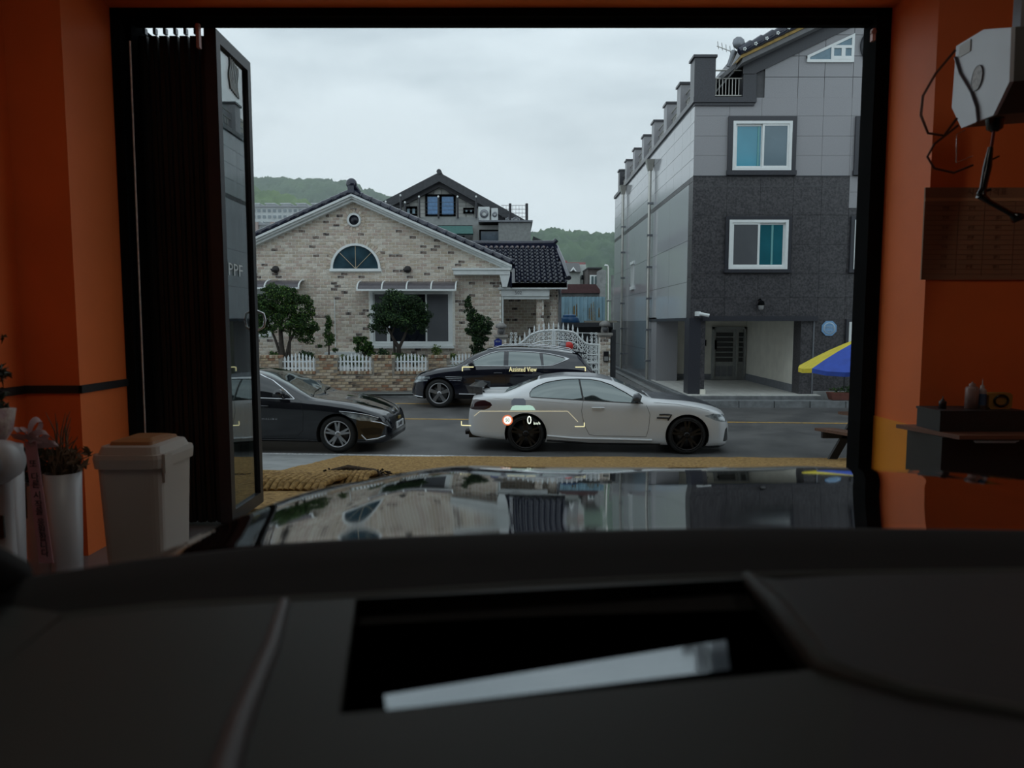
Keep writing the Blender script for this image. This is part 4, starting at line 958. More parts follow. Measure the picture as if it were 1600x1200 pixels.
part('door_phone', black_metal, gb_, lambda b: b.box(d0-.3, d0-.18, UY-.04, UY, 1.55, 1.75))
# fittings on the facade
q = P(1187, 476, BY); t = thing('wall_lantern', 'small dark wall lantern above the undercroft opening', 'lamp', (q.x, BY, q.z))
part('lamp_body', black_metal, t, lambda b: (b.lathe([(0, .10), (.07, .06), (.09, -.02), (.07, -.04)], (q.x, BY-.11, q.z+.02), 'z', 12), b.tube([(q.x-.03, BY, q.z+.12), (q.x-.02, BY-.1, q.z+.14), (q.x, BY-.11, q.z+.1)], .02, 6)))
part('lamp_globe', mat('frosted_globe', (.30, .30, .30), .3, var=.05), t, lambda b: b.lathe([(.065, 0), (.065, -.08), (.04, -.12), (0, -.13)], (q.x, BY-.11, q.z-.02), 'z', 12))
q = P(1098, 492, BY-.15); t = thing('security_camera', 'white security camera on the dark corner above the front post', 'camera', (q.x, BY-.1, q.z))
part('camera_body', white_frame, t, lambda b: (b.tube([(q.x-.10, BY-.22, q.z+.03), (q.x+.14, BY-.26, q.z-.02)], .045, 10), b.box(q.x-.17, q.x-.07, BY-.2, BY, q.z-.03, q.z+.09)))
part('camera_lens', black_metal, t, lambda b: b.tube([(q.x+.14, BY-.26, q.z-.02), (q.x+.15, BY-.262, q.z-.022)], .035, 10))
q = P(1295, 513, BY); t = thing('octagon_sign', 'pale blue octagonal sign on the dark granite wall', 'sign', (q.x, BY, q.z))
R8 = .21
part('sign_board', mat('pale_blue_sign', (.22, .42, .68), .4, var=.05), t, lambda b: b.xz([(q.x+R8*math.cos(PI/8+k*PI/4), q.z+R8*math.sin(PI/8+k*PI/4)) for k in range(8)], BY-.03, BY))
part('sign_rim', mat('pale_sign_print', (.50, .62, .72), .5), t, lambda b: b.lathe([(.13, -.036), (.155, -.036), (.155, -.03), (.13, -.03)], (q.x, BY, q.z), 'y', 24))
text_obj('sign_text', '안전마을', .08, MATS['pale_sign_print'], t, (q.x, BY-.035, q.z+.02)); text_obj('sign_text', 'SAFE', .07, MATS['pale_sign_print'], t, (q.x, BY-.035, q.z-.07))
q = P(1082, 541, BY); text_obj('door_plate', 'B02', .06, grey_metal, gb_, (P(1088, 541, BY).x, BY-.004, q.z))
# drain pipes along the side wall
def ypx(px): return BXL*FPX/(px-800)/1.0
for px, pt, lab in ((1014, 250, 'steel drain pipe with box head on the polished side wall, nearer one'), (973, 290, 'steel drain pipe with box head at the far end of the side wall')):
    y = ypx(px)-.25; zt_ = P(px, pt, y).z
    t = thing('drain_pipe', lab, 'pipe', (BXL-.1, y, .35))
    part('pipe', rail_m, t, lambda b: b.tube([(BXL-.11, y, .3), (BXL-.11, y, zt_-.3)], .055, 10))
    part('pipe_head', rail_m, t, lambda b: b.add([(BXL-.25, y-.16, zt_), (BXL-.0, y-.16, zt_), (BXL-.0, y+.16, zt_), (BXL-.25, y+.16, zt_), (BXL-.18, y-.08, zt_-.35), (BXL-.04, y-.08, zt_-.35), (BXL-.04, y+.08, zt_-.35), (BXL-.18, y+.08, zt_-.35)], [(0, 1, 2, 3), (7, 6, 5, 4), (0, 4, 5, 1), (1, 5, 6, 2), (2, 6, 7, 3), (3, 7, 4, 0)]))
    for k in range(6): part('pipe_bracket', grey_metal, t, lambda b: b.box(BXL-.18, BXL, y-.07, y+.07, 1.0+k*1.05, 1.06+k*1.05))
# the alley between: kerb lines
def alley(b, x0, x1, y0, y1): b.box(x0, x1, y0, y1, .288, .315)
struct('alley_surface', MB().box(2.9, BXL+.2, 20.0, 42, .1, .296), asphalt)
part_k = MB().prism([(BXL-.62, 19.2, .29), (BXL-.42, 19.2, .29), (BXL-.25, 34, .29), (BXL-.45, 34, .29)], (0, 0, .04)); tag(part_k.build('alley_kerb', concrete), 'pale concrete gutter line along the alley beside the side wall', 'kerb')
part_k = MB().prism([(BXL-.22, 19.0, .29), (BXL-.0, 19.0, .29), (BXL-.0, 34, .29), (BXL-.15, 34, .29)], (0, 0, .10)); tag(part_k.build('wall_kerb', kerb_m), 'raised kerb tight against the foot of the polished side wall', 'kerb')
# tv aerial on the roof behind
t = thing('tv_aerial', 'thin television aerial sticking out beside the tiled roof end', 'aerial', (5.5, 21, ZC))
A = [P(1120, 72, 20.5), P(1160, 85, 20.5)]
part('boom', rail_m, t, lambda b: (b.tube([P(1120, 72, 20.5), P(1162, 88, 20.5)], .012, 5), b.tube([P(1158, 87, 20.5), P(1156, 118, 20.5)], .02, 6)))
for k in range(7):
    q = P(1120, 72, 20.5).lerp(P(1158, 86, 20.5), k/6); part('aerial_element', rail_m, t, lambda b: b.tube([q+Vector((-.05, -.25, .03)), q+Vector((.12, .25, .02))], .009, 5))
# brick house behind at the alley's right end (narrow strip beyond the granite wall)
t = thing('narrow_brick_building', 'sliver of brick building with green windows behind the granite side wall', 'building', (5.6, 36, .3))
Q0, Q1 = P(966, 0, 35), P(990, 0, 35)
part('wall', BR[3], t, lambda b: b.box(Q0.x+.1, Q1.x, 35, 35.6, .2, P(0, 300, 35).z))
for za, zb in ((300, 335), (395, 450)):
    part('window', green_screen, t, lambda b: b.box(Q0.x+.05, Q0.x+.30, 34.95, 35.5, P(0, zb, 35).z, P(0, za, 35).z))

# ------------------------------------------------------------------ houses behind
t = thing('gabled_house', 'grey house with dark pitched roof and balcony behind the brick bungalow', 'house', (-3, 34, .3))
V = lambda px, py, Y=34: P(px, py, Y)
wall_g = mat('grey_panel_wall', (.36, .36, .34), .6, var=.1, scale=2)
slate = mat('dark_slate_roof', (.045, .047, .052), .6, var=.15, scale=8)
ap = V(686, 269); lft = V(578, 325); rgt = V(823, 345)
part('gable_wall', wall_g, t, lambda b: b.prism([V(600, 342, 34.6), V(815, 352, 34.6), V(812, 340, 34.6), V(686, 281, 34.6), V(600, 326, 34.6)], (0, 9, 0)))
for k in range(16):                           # wall boards of the gable
    px = 604+k*12.5
    part('wall_board', wall_g, t, lambda b: b.box(V(px, 0, 34.6).x+.02, V(px+12, 0, 34.6).x, 34.54, 34.6, V(0, 350).z, V(0, 283+abs(px+6-686)*.46, 34.6).z-.15))
for s, e in ((0, lft), (1, rgt)):
    part('roof_slope', slate, t, lambda b: b.prism([ap, e, (e.x, e.y, e.z-.42), (ap.x, ap.y, ap.z-.42)], (0, 10, 0)))
    part('roof_edge_shadow_board', mat('black_bargeboard', (.02, .02, .024), .6), t, lambda b: b.prism([(ap.x, 34.25, ap.z-.42), (e.x, 34.25, e.z-.42), (e.x, 34.25, e.z-.60), (ap.x, 34.25, ap.z-.62)], (0, .2, 0)))
part('ridge_cap', slate, t, lambda b: b.tube([(ap.x, 33.95, ap.z+.02), (ap.x, 44, ap.z+.02)], .12, 8))
blue_glass = mat('blue_sky_glass', (.05, .17, .36), .08, var=.15, spec=.8)
for a, b_, c, d, g_ in ((665, 712, 304, 338, blue_glass), (633, 652, 323, 337, sky_glass), (724, 741, 325, 334, sky_glass)):
    p, q = V(a, d, 34.5), V(b_, c, 34.5)
    wd = part('window', black_metal, t, lambda b: (b.box(p.x, q.x, 34.42, 34.5, q.z-.1, q.z), b.box(p.x, q.x, 34.42, 34.5, p.z, p.z+.08), b.box(p.x, p.x+.1, 34.42, 34.5, p.z, q.z), b.box(q.x-.1, q.x, 34.42, 34.5, p.z, q.z), b.box((p.x+q.x)/2-.06, (p.x+q.x)/2+.06, 34.42, 34.5, p.z, q.z)))
    part('pane', g_, wd, lambda b: b.box(p.x+.1, (p.x+q.x)/2-.06, 34.46, 34.48, p.z+.08, q.z-.1)); part('pane', g_, wd, lambda b: b.box((p.x+q.x)/2+.06, q.x-.1, 34.46, 34.48, p.z+.08, q.z-.1))
part('terrace_parapet', mat('pale_render', (.33, .34, .335), .7, var=.08), t, lambda b: (b.box(V(600, 0, 31).x, V(748, 0, 31).x, 31, 31.3, V(0, 352, 31).z, V(0, 339, 31).z), b.box(V(600, 0, 31).x, V(748, 0, 31).x, 31.2, 34.6, V(0, 400, 31).z, V(0, 350, 31).z)))
part('stair_tower', mat('grey_board_wall', (.30, .31, .30), .7, var=.12), t, lambda b: b.box(V(779, 0, 30.5).x, V(829, 0, 30.5).x, 30.5, 35, .3, V(0, 346, 30.5).z))
part('tower_cap', grey_metal, t, lambda b: b.box(V(748, 0, 30.5).x, V(832, 0, 30.5).x, 30.4, 35.1, V(0, 347, 30.5).z, V(0, 344.5, 30.5).z))
part('link_wall', wall_g, t, lambda b: b.box(V(739, 0, 30.8).x, V(785, 0, 30.8).x, 30.8, 34, .3, V(0, 352, 30.8).z))
p, q = V(749, 385, 30.7), V(785, 359, 30.7)
wd = part('window', black_metal, t, lambda b: (b.box(p.x, q.x, 30.65, 30.8, q.z-.06, q.z), b.box(p.x, p.x+.06, 30.65, 30.8, p.z, q.z), b.box(q.x-.08, q.x, 30.65, 30.8, p.z, q.z), b.box(p.x, q.x, 30.65, 30.8, lerp(p.z, q.z, .25), lerp(p.z, q.z, .32))))
part('pane', mat('grey_sky_glass', (.10, .13, .16), .08, var=.1, spec=.8), wd, lambda b: b.box(p.x+.03, q.x-.03, 30.7, 30.74, p.z, q.z-.03))
part('lower_wall', wall_g, t, lambda b: b.box(V(640, 0, 31.2).x, V(740, 0, 31.2).x, 31.25, 34, .3, V(0, 345, 31).z))
part('green_awning', mat('green_canvas', (.03, .12, .105), .6, var=.1), t, lambda b: b.prism([V(655, 353, 30.6), V(655, 365, 30.1), V(655, 367, 30.2), V(655, 356, 30.9)], (V(738, 353, 30.6)-V(655, 353, 30.6))))
part('dark_opening', dark_glass, t, lambda b: b.box(V(690, 0, 31).x, V(726, 0, 31).x, 31.1, 31.25, V(0, 384, 31).z, V(0, 368, 31).z))
# balcony posts with bulbs, railings on the roof
fence_m = mat('dark_thin_railing', (.05, .05, .055), .4, .4)
for px, py in ((603, 315), (626, 305), (633, 316), (655, 307), (685, 307), (715, 307), (744, 307)):
    q = V(px, py, 30.9)
    l_ = part('balcony_post', fence_m, t, lambda b: b.tube([(q.x, q.y, V(0, 341, 30.9).z), q], .045, 6))
    part('bulb', mat('white_bulb', (.8, .82, .8), .3), l_, lambda b: b.lathe([(0, -.05), (.04, -.03), (.04, .03), (0, .05)], (q.x, q.y-.06, q.z-.02), 'z', 8))
part('balcony_wires', fence_m, t, lambda b: [b.tube([V(603, y, 30.9), V(744, y, 30.9)], .010, 4) for y in (316, 322, 328, 334)])
for px in (797, 823): part('roof_post', fence_m, t, lambda b: b.tube([V(px, 345, 30.7), V(px, 318, 30.7)], .06, 6))
part('roof_netting', fence_m, t, lambda b: ([b.tube([V(783, y, 30.7), V(823, y, 30.7)], .012, 4) for y in (321, 327, 333, 339)], [b.tube([V(x, 345, 30.7), V(x, 321, 30.7)], .008, 4) for x in range(786, 823, 5)]))
for a, e in ((748, 765), (768, 778), (790, 800), (800, 812)):
    t2 = thing('air_conditioner', 'pale air conditioner unit on the roof terrace of the grey house, starting %d units from its left' % (1+[748, 768, 790, 800].index(a)), 'air conditioner', V((a+e)/2, 345, 31.3))
    t2['label'] = {748: 'large pale air conditioner unit beside the balcony of the grey gabled house', 768: 'thin pale duct box right of the large air conditioner', 790: 'low rounded roof vent unit left of the tall roof post', 800: 'low rounded roof vent unit between the two roof posts'}[a]
    top_ = 323 if a == 748 else (325 if a == 768 else 341)
    part('casing', pale_ceramic, t2, lambda b: b.box(V(a, 0, 31.3).x, V(e, 0, 31.3).x, 31.3, 31.8, V(0, 345, 31.3).z-.05, V(0, top_, 31.3).z))
    qc = V((a+e)/2, (345+top_)/2, 31.3); rr = min(.2, (e-a)*.011)
    part('fan_grille', grey_metal, t2, lambda b: b.lathe([(rr*.5, -.02), (rr, -.02), (rr, .0), (rr*.5, 0)], (qc.x, 31.29, qc.z), 'y', 14))
part('small_roof', slate, t, lambda b: b.prism([V(833, 385, 36), V(858, 385, 36), V(853, 378, 36), V(833, 369, 36)], (0, 3, 0)))

t = thing('cream_house', 'small cream house with red roof and white dormers, seen past the tiled porch', 'house', (5, 60, .3))
U = lambda px, py, Y=60: P(px, py, Y)
part('wall', mat('cream_render', (.50, .53, .50), .7, var=.06), t, lambda b: b.box(U(870, 0).x, U(906, 0).x, 60, 68, .3, U(0, 424).z))
part('grey_roof', mat('grey_shingles', (.12, .12, .12), .7, var=.1), t, lambda b: b.prism([U(868, 425, 59.6), U(908, 425, 59.6), U(905, 411, 61), U(868, 411, 61)], (0, .4, 0)))
part('red_roof', mat('faded_red_roof', (.30, .13, .13), .7, var=.1), t, lambda b: (b.box(U(872, 0).x, U(918, 0).x, 62, 69, U(0, 411).z, U(0, 406.5).z), b.box(U(876, 0).x, U(890, 0).x, 63, 66, U(0, 406.5).z, U(0, 402).z)))
part('upper_wall', MATS['cream_render'], t, lambda b: b.box(U(895, 0).x, U(918, 0).x, 61.5, 68, .3, U(0, 411).z))
for px in (884, 896):
    dm = part('dormer', white_frame, t, lambda b: b.prism([U(px-5, 424, 59.3), U(px, 417, 59.3), U(px+5, 424, 59.3), U(px+3, 424, 59.3), U(px, 420, 59.3), U(px-3, 424, 59.3)], (0, .5, 0)))
for a, c in ((908, 430), (882, 432)): part('window', dark_glass, t, lambda b: b.box(U(a, 0).x, U(a+3, 0).x, 59.9, 61.45, U(0, c+7).z, U(0, c).z))
t = thing('dark_brick_house', 'dark brick house with a white-framed window right of the cream house', 'house', (7, 57, .3))
part('wall', mat('dark_brown_brick', (.10, .085, .08), .8, var=.2, scale=2), t, lambda b: b.box(U(918, 0, 57).x, U(938, 0, 57).x, 57, 60.8, .3, U(0, 420, 57).z))
part('flat_roof', slate, t, lambda b: b.box(U(917, 0, 57).x, U(940, 0, 57).x, 56.7, 60.8, U(0, 420, 57).z, U(0, 418, 57).z))
wd = part('window', white_frame, t, lambda b: (b.box(U(921, 0, 57).x, U(934, 0, 57).x, 56.8, 57, U(0, 446, 57).z, U(0, 430, 57).z)))
for a, e in ((923, 926.5), (928.5, 932)): part('pane', green_screen, wd, lambda b: b.box(U(a, 0, 57).x, U(e, 0, 57).x, 56.74, 56.8, U(0, 445, 57).z, U(0, 432, 57).z))
t = thing('pale_outbuilding', 'pale grey outbuilding block behind the blue sheet fence', 'building', (8, 54, .3))
part('wall', concrete, t, lambda b: b.box(U(937, 0, 54).x, U(946, 0, 54).x, 54, 56.6, .3, U(0, 443, 54).z))
part('upper_box', concrete, t, lambda b: b.box(U(938, 0, 54).x, U(948, 0, 54).x, 54.5, 56.6, U(0, 443, 54).z, U(0, 421, 54).z))
t = thing('maroon_roof_shed', 'shed with a maroon hipped metal roof above the blue sheet fence', 'shed', (4, 34, .3))
S = lambda px, py, Y=34: P(px, py, Y)
part('hipped_roof', mat('maroon_roof', (.16, .075, .075), .5, var=.1), t, lambda b: b.prism([S(876, 458), S(938, 458), S(937, 452), S(931, 444), S(884, 444), S(878, 452)], (0, 4, 0)))
part('shed_wall', concrete, t, lambda b: b.box(S(878, 0).x, S(937, 0).x, 34.1, 38, .3, S(0, 458).z))
t = thing('blue_sheet_fence', 'rusty pale blue corrugated sheet fence behind the gate', 'fence', (4, 31, .3))
bluem = mat('pale_blue_sheet', (.36, .56, .66), .5, var=.12, scale=1.5)
rust = mat('rust_patch', (.36, .25, .08), .8, col2=(.16, .09, .04), scale=12)
R31 = lambda px, py: P(px, py, 31)
for k in range(12):
    a = 876+k*5.8; x0, x1 = R31(a, 0).x, R31(a+5.5, 0).x
    s_ = part('sheet', bluem, t, lambda b: b.xz([(x0, .3), (x1, .3), (x1, R31(0, 464).z), (x0, R31(0, 464).z)], 31+(.04 if k % 2 else 0), 31.08))
    part('sheet_rib', bluem, s_, lambda b: b.tube([(x0, 31.0, .3), (x0, 31.0, R31(0, 463.5).z)], .03, 5))
rnd = random.Random(8)
for px, w_, a, e in ((882, 2, 472, 495), (888, 2, 480, 492), (897, 3, 477, 500), (901, 2, 474, 494), (911, 2, 478, 486), (923, 4, 474, 500), (928, 4, 470, 502), (936, 2, 480, 496), (921, 2, 480, 498)):
    part('rust_streak', rust, t, lambda b: b.prism([R31(px-w_/2, e), R31(px+w_/2, e), R31(px+w_*.4, (a+e)/2), R31(px+w_*.3, a), R31(px-w_*.3, a+2)], (0, -.015, 0)))
t = thing('water_tank', 'blue plastic water tank with domed lid behind the gate', 'tank', (2.4, 27, .3))
q = P(891, 505, 27); rt_ = (P(907, 0, 27).x-P(876, 0, 27).x)/2
part('tank_body', mat('blue_plastic', (.01, .085, .22), .35, var=.1), t, lambda b: b.lathe([(rt_*.95, -1.6), (rt_, -.1), (rt_, .10), (rt_*.93, .2), (rt_*.6, .24), (.0, .24)], (q.x, 27.4, q.z), 'z', 24))
part('tank_lid', MATS['blue_plastic'], t, lambda b: (b.lathe([(.26, .22), (.26, .29), (.20, .33), (0, .34)], (q.x, 27.4, q.z), 'z', 18), b.lathe([(rt_*1.03, .02), (rt_*1.05, .06), (rt_*1.03, .10)], (q.x, 27.4, q.z), 'z', 24)))
t = thing('carport', 'dark lean-to carport between bungalow and granite building', 'carport', (3, 24.5, .3))
R24 = lambda px, py, Y=26.3: P(px, py, Y)
dark_sheet = mat('dark_sheet', (.055, .058, .064), .5, var=.15, scale=2)
part('flat_roof', dark_sheet, t, lambda b: (b.box(R24(874, 0).x, R24(958, 0).x, 26.3, 27, R24(0, 511).z, R24(0, 504).z)))
part('back_sheet', dark_sheet, t, lambda b: b.box(R24(884, 0).x, R24(962, 0).x, 26.9, 27.0, .3, R24(0, 508).z))
part('rail', white_frame, t, lambda b: b.tube([R24(895, 520), R24(940, 521)], .02, 6))
part('brace', grey_metal, t, lambda b: (b.tube([R24(876, 525), R24(884, 511)], .04, 6), b.tube([R24(876, 510), R24(876, 570)], .035, 6)))
part('plank', mat('pale_plank', (.36, .33, .27), .7, var=.1), t, lambda b: (b.box(R24(915, 0).x, R24(965, 0).x, 26.4, 26.9, R24(0, 504).z, R24(0, 501).z),))
part('side_panel', dark_sheet, t, lambda b: b.box(R24(956, 0).x, R24(963, 0).x, 26.3, 26.9, .3, R24(0, 515).z))
t = thing('street_lamp', 'slender pale street lamp far down the alley before the hill', 'street lamp', U(950, 480, 62))
part('pole', rail_m, t, lambda b: b.tube([(U(950, 480, 62).x, 62, .28), U(950, 417, 62), U(949, 415, 62), U(945, 414, 62)], .09, 6))
part('lamp_head', white_frame, t, lambda b: b.box(U(944, 0, 62).x, U(948, 0, 62).x, 61.8, 62.2, U(0, 415.5, 62).z, U(0, 414, 62).z))
t = thing('utility_pole', 'concrete pole with crossbar beside the blue fence end', 'pole', (6, 45, .3))
part('pole', concrete, t, lambda b: b.tube([(P(957, 520, 45).x, 45, .28), P(957, 430, 45)], .1, 8)); part('crossbar', concrete, t, lambda b: b.tube([P(948, 470, 45), P(966, 468, 45)], .06, 6))

# ------------------------------------------------------------------ apartments far left
ab = [('apartment_block', 'pale apartment block with a brown centre tower, far below the left hill', 385, 505, 352, 150, 5), ('apartment_block', 'upper grey apartment row behind the pale block, far left', 388, 520, 324, 185, 4)]
apw = mat('pale_apartment_wall', (.50, .53, .53), .8, var=.1, scale=.3); apb = mat('brown_apartment_wall', (.36, .27, .24), .8, var=.1); apr = mat('grey_apartment_roof', (.28, .29, .31), .8, var=.1); apwin = mat('far_window', (.17, .21, .235), .3, var=.2, scale=.4)
for n_, lab, a, e, top_, Y, fl in ab:
    t = thing(n_, lab, 'apartments', P((a+e)/2, 400, Y)); D = lambda px, py, Y=Y: P(px, py, Y)
    part('wall', apw, t, lambda b: b.box(D(a, 0).x, D(e, 0).x, Y, Y+12, .3, D(0, top_).z))
    part('flat_roof', apr, t, lambda b: b.box(D(a-1, 0).x, D(e+1, 0).x, Y-.6, Y+12.5, D(0, top_).z, D(0, top_-2.5).z))
    for px in range(a+4, e-4, 24):
        part('roof_house', apw if px % 3 else apb, t, lambda b: (b.box(D(px, 0).x, D(px+14, 0).x, Y+2, Y+9, D(0, top_).z, D(0, top_-7).z), b.box(D(px-1, 0).x, D(px+15, 0).x, Y+1.5, Y+9.5, D(0, top_-7).z, D(0, top_-8.5).z)))
    if Y == 150:
        for c, w_ in ((402, 14), (432, 7), (470, 8)): part('brown_tower', apb, t, lambda b: b.box(D(c-w_/2, 0).x, D(c+w_/2, 0).x, Y-1, Y, .3, D(0, top_-4).z))
        part('tower_glazing', apwin, t, lambda b: b.box(D(399, 0).x, D(406, 0).x, Y-1.2, Y-1, .3, D(0, 368).z))
    for r in range(fl):
        for px in range(a+3, e-3, 8):
            if Y == 150 and 394 < px < 410: continue
            z1 = D(0, top_+3+r*9.5).z
            part('window', apwin, t, lambda b: b.box(D(px, 0).x, D(px+4.5, 0).x, Y-.15, Y, z1-.75, z1))
# ------------------------------------------------------------------ wooded hills
def hill(name, lab, cy, ridge, width, m, seed, bump, res, x0, x1):
    rnd = random.Random(seed); from mathutils import noise
    b = MB(); vs = []; fs = []; nx = res; ny = int(res*.42)
    for j in range(ny+1):
        for i in range(nx+1):
            x = lerp(x0, x1, i/nx); t_ = j/ny*2-1; y = cy+t_*width
            h = interp(ridge, x)*(1-abs(t_)**1.5)+.0
            n_ = noise.noise(Vector((x*.02, y*.02, seed)))*6*(1-abs(t_))
            cr = (bump*.5)*(1-abs(noise.noise(Vector((x*.16, y*.16, seed+5))))*1.8)+(bump*.35)*(1-abs(noise.noise(Vector((x*.37, y*.37, seed+9))))*2)
            vs.append((x, y, max(.2, h+n_*.6+cr*(h > 1))))
    k = nx+1
    for j in range(ny):
        for i in range(nx): fs.append((j*k+i, j*k+i+1, (j+1)*k+i+1, (j+1)*k+i))
    b.add(vs, fs, 0, True); o = b.build(name, m); tag(o, kind='structure'); return o
def ridge(pts, Y): return [(P(a, b_, Y).x, P(a, b_, Y).z) for a, b_ in pts]
hm1 = mat('far_wooded_hill', (.055, .105, .065), .95, col2=(.10, .17, .09), scale=.09, detail=9)
hm2 = mat('near_wooded_hill', (.07, .13, .055), .95, col2=(.14, .22, .08), scale=.10, detail=9)
hill('far_hill', '', 380, ridge([(60, 330), (250, 300), (390, 292), (430, 290), (470, 289), (520, 288), (550, 293), (580, 305), (605, 317), (660, 352), (720, 390), (800, 420)], 380), 70, hm1, 1, 5, 420, P(0, 0, 380).x, P(800, 0, 380).x)
hill('near_hill', '', 260, ridge([(60, 300), (300, 300), (392, 302), (420, 312), (450, 322), (480, 332), (510, 345), (560, 370), (620, 410)], 260), 45, hm2, 3, 4, 360, P(20, 0, 260).x, P(620, 0, 260).x)
hill('right_hill', '', 270, ridge([(700, 400), (760, 384), (800, 375), (835, 373), (865, 371), (900, 374), (940, 377), (965, 377), (1060, 372), (1200, 360), (1400, 350), (1700, 370)], 270), 60, hm1, 6, 5, 380, P(700, 0, 270).x, P(1700, 0, 270).x)
# thin rain haze hanging between the houses and the hills
hz = bpy.data.materials.new('rain_haze'); hz.use_nodes = True; hn = hz.node_tree; hn.nodes.clear()
o_ = hn.nodes.new('ShaderNodeOutputMaterial'); v_ = hn.nodes.new('ShaderNodeVolumeScatter'); v_.inputs['Color'].default_value = (.93, .97, 1, 1); v_.inputs['Density'].default_value = .0013; v_.inputs['Anisotropy'].default_value = .2
hn.links.new(v_.outputs[0], o_.inputs['Volume'])
hzo = MB().box(-450, 450, 75, 470, .3, 130).build('rain_haze', hz); tag(hzo, 'thin pale rain haze in front of the wooded hills', 'haze', kind='stuff')
# ------------------------------------------------------------------ cars
def paint(n, c, rough, metal=.3, coat=1.): return mat(n, c, rough, metal, var=.03, scale=1.5, coat=coat, spec=.5)
white_paint = paint('satin_white_paint', (.72, .73, .74), .32, .15, .5)
black_paint = paint('black_car_paint', (.005, .006, .010), .10, .1)
suv_paint = paint('black_blue_suv_paint', (.007, .008, .016), .10, .1)
carbon = mat('dark_grey_wrap', (.075, .082, .095), .30, .2, var=.25, scale=14, bump=.15, bscale=60, coat=.3)
tyre_m = mat('tyre_rubber', (.012, .012, .012), .75, var=.2, scale=20)
well_m = mat('wheel_well', (.004, .004, .004), .9, var=.1)
dark_rim = mat('dark_rim', (.022, .020, .020), .3, .6, var=.1); silver_rim = mat('silver_rim', (.42, .42, .43), .28, .85, var=.05); disc_m = mat('brake_disc_steel', (.10, .10, .10), .4, .8, var=.1)
chrome = mat('chrome_trim', (.75, .76, .78), .12, .9, var=.03)
black_trim = mat('gloss_black_trim', (.006, .006, .007), .18, var=.05)
tail_red = mat('smoked_tail_lamp', (.025, .003, .005), .08, var=.2, scale=5, coat=1); head_m = mat('headlamp_glass', (.48, .53, .55), .06, .2, col2=(.14, .16, .17), scale=12, coat=1)
car_glass = film_glass('tinted_car_glass', (.006, .010, .010), .19, (.86, .98, .96)); dark_car_glass = film_glass('dark_tinted_car_glass', (.003, .004, .006), .03)
def chaikin(pts, it):
    for _ in range(it):
        o = [pts[0]]
        for a, b in zip(pts[:-1], pts[1:]):
            o.append(tuple(lerp(a[k], b[k], .25) for k in range(3))); o.append(tuple(lerp(a[k], b[k], .75) for k in range(3)))
        o.append(pts[-1]); pts = o
    return pts
def section(S, x):
    w, zb, zs, zt, wr = [interp(S[k], x) for k in ('w', 'zb', 'zs', 'zt', 'wr')]
    zs = min(zs, zt-.012); zb = min(zb, zs-.05); H = zt-zs; h = zs-zb
    ids = (0, 1, 2, 3, 4, 5, 6, 7, 7.6, 8, 9, 10, 11)
    p = [(0, zb), (w*.7, zb), (w*.93, zb+.0), (w*.985, zb+.05), (w-.005, zb+h*.33), (w, zb+h*.66), (w-.008, zs-h*.10), (w-.055, zs+min(.02, H*.15)), (lerp(w-.055, wr+.015, .38 if H > .15 else .5), zs+H*.5), (wr+.015, zs+H*.83), (wr-.10, zs+H*.935), (wr*.55, zt-.014), (0, zt)]
    return chaikin([(a, b, float(i)) for i, (a, b) in zip(ids, p)], 3)
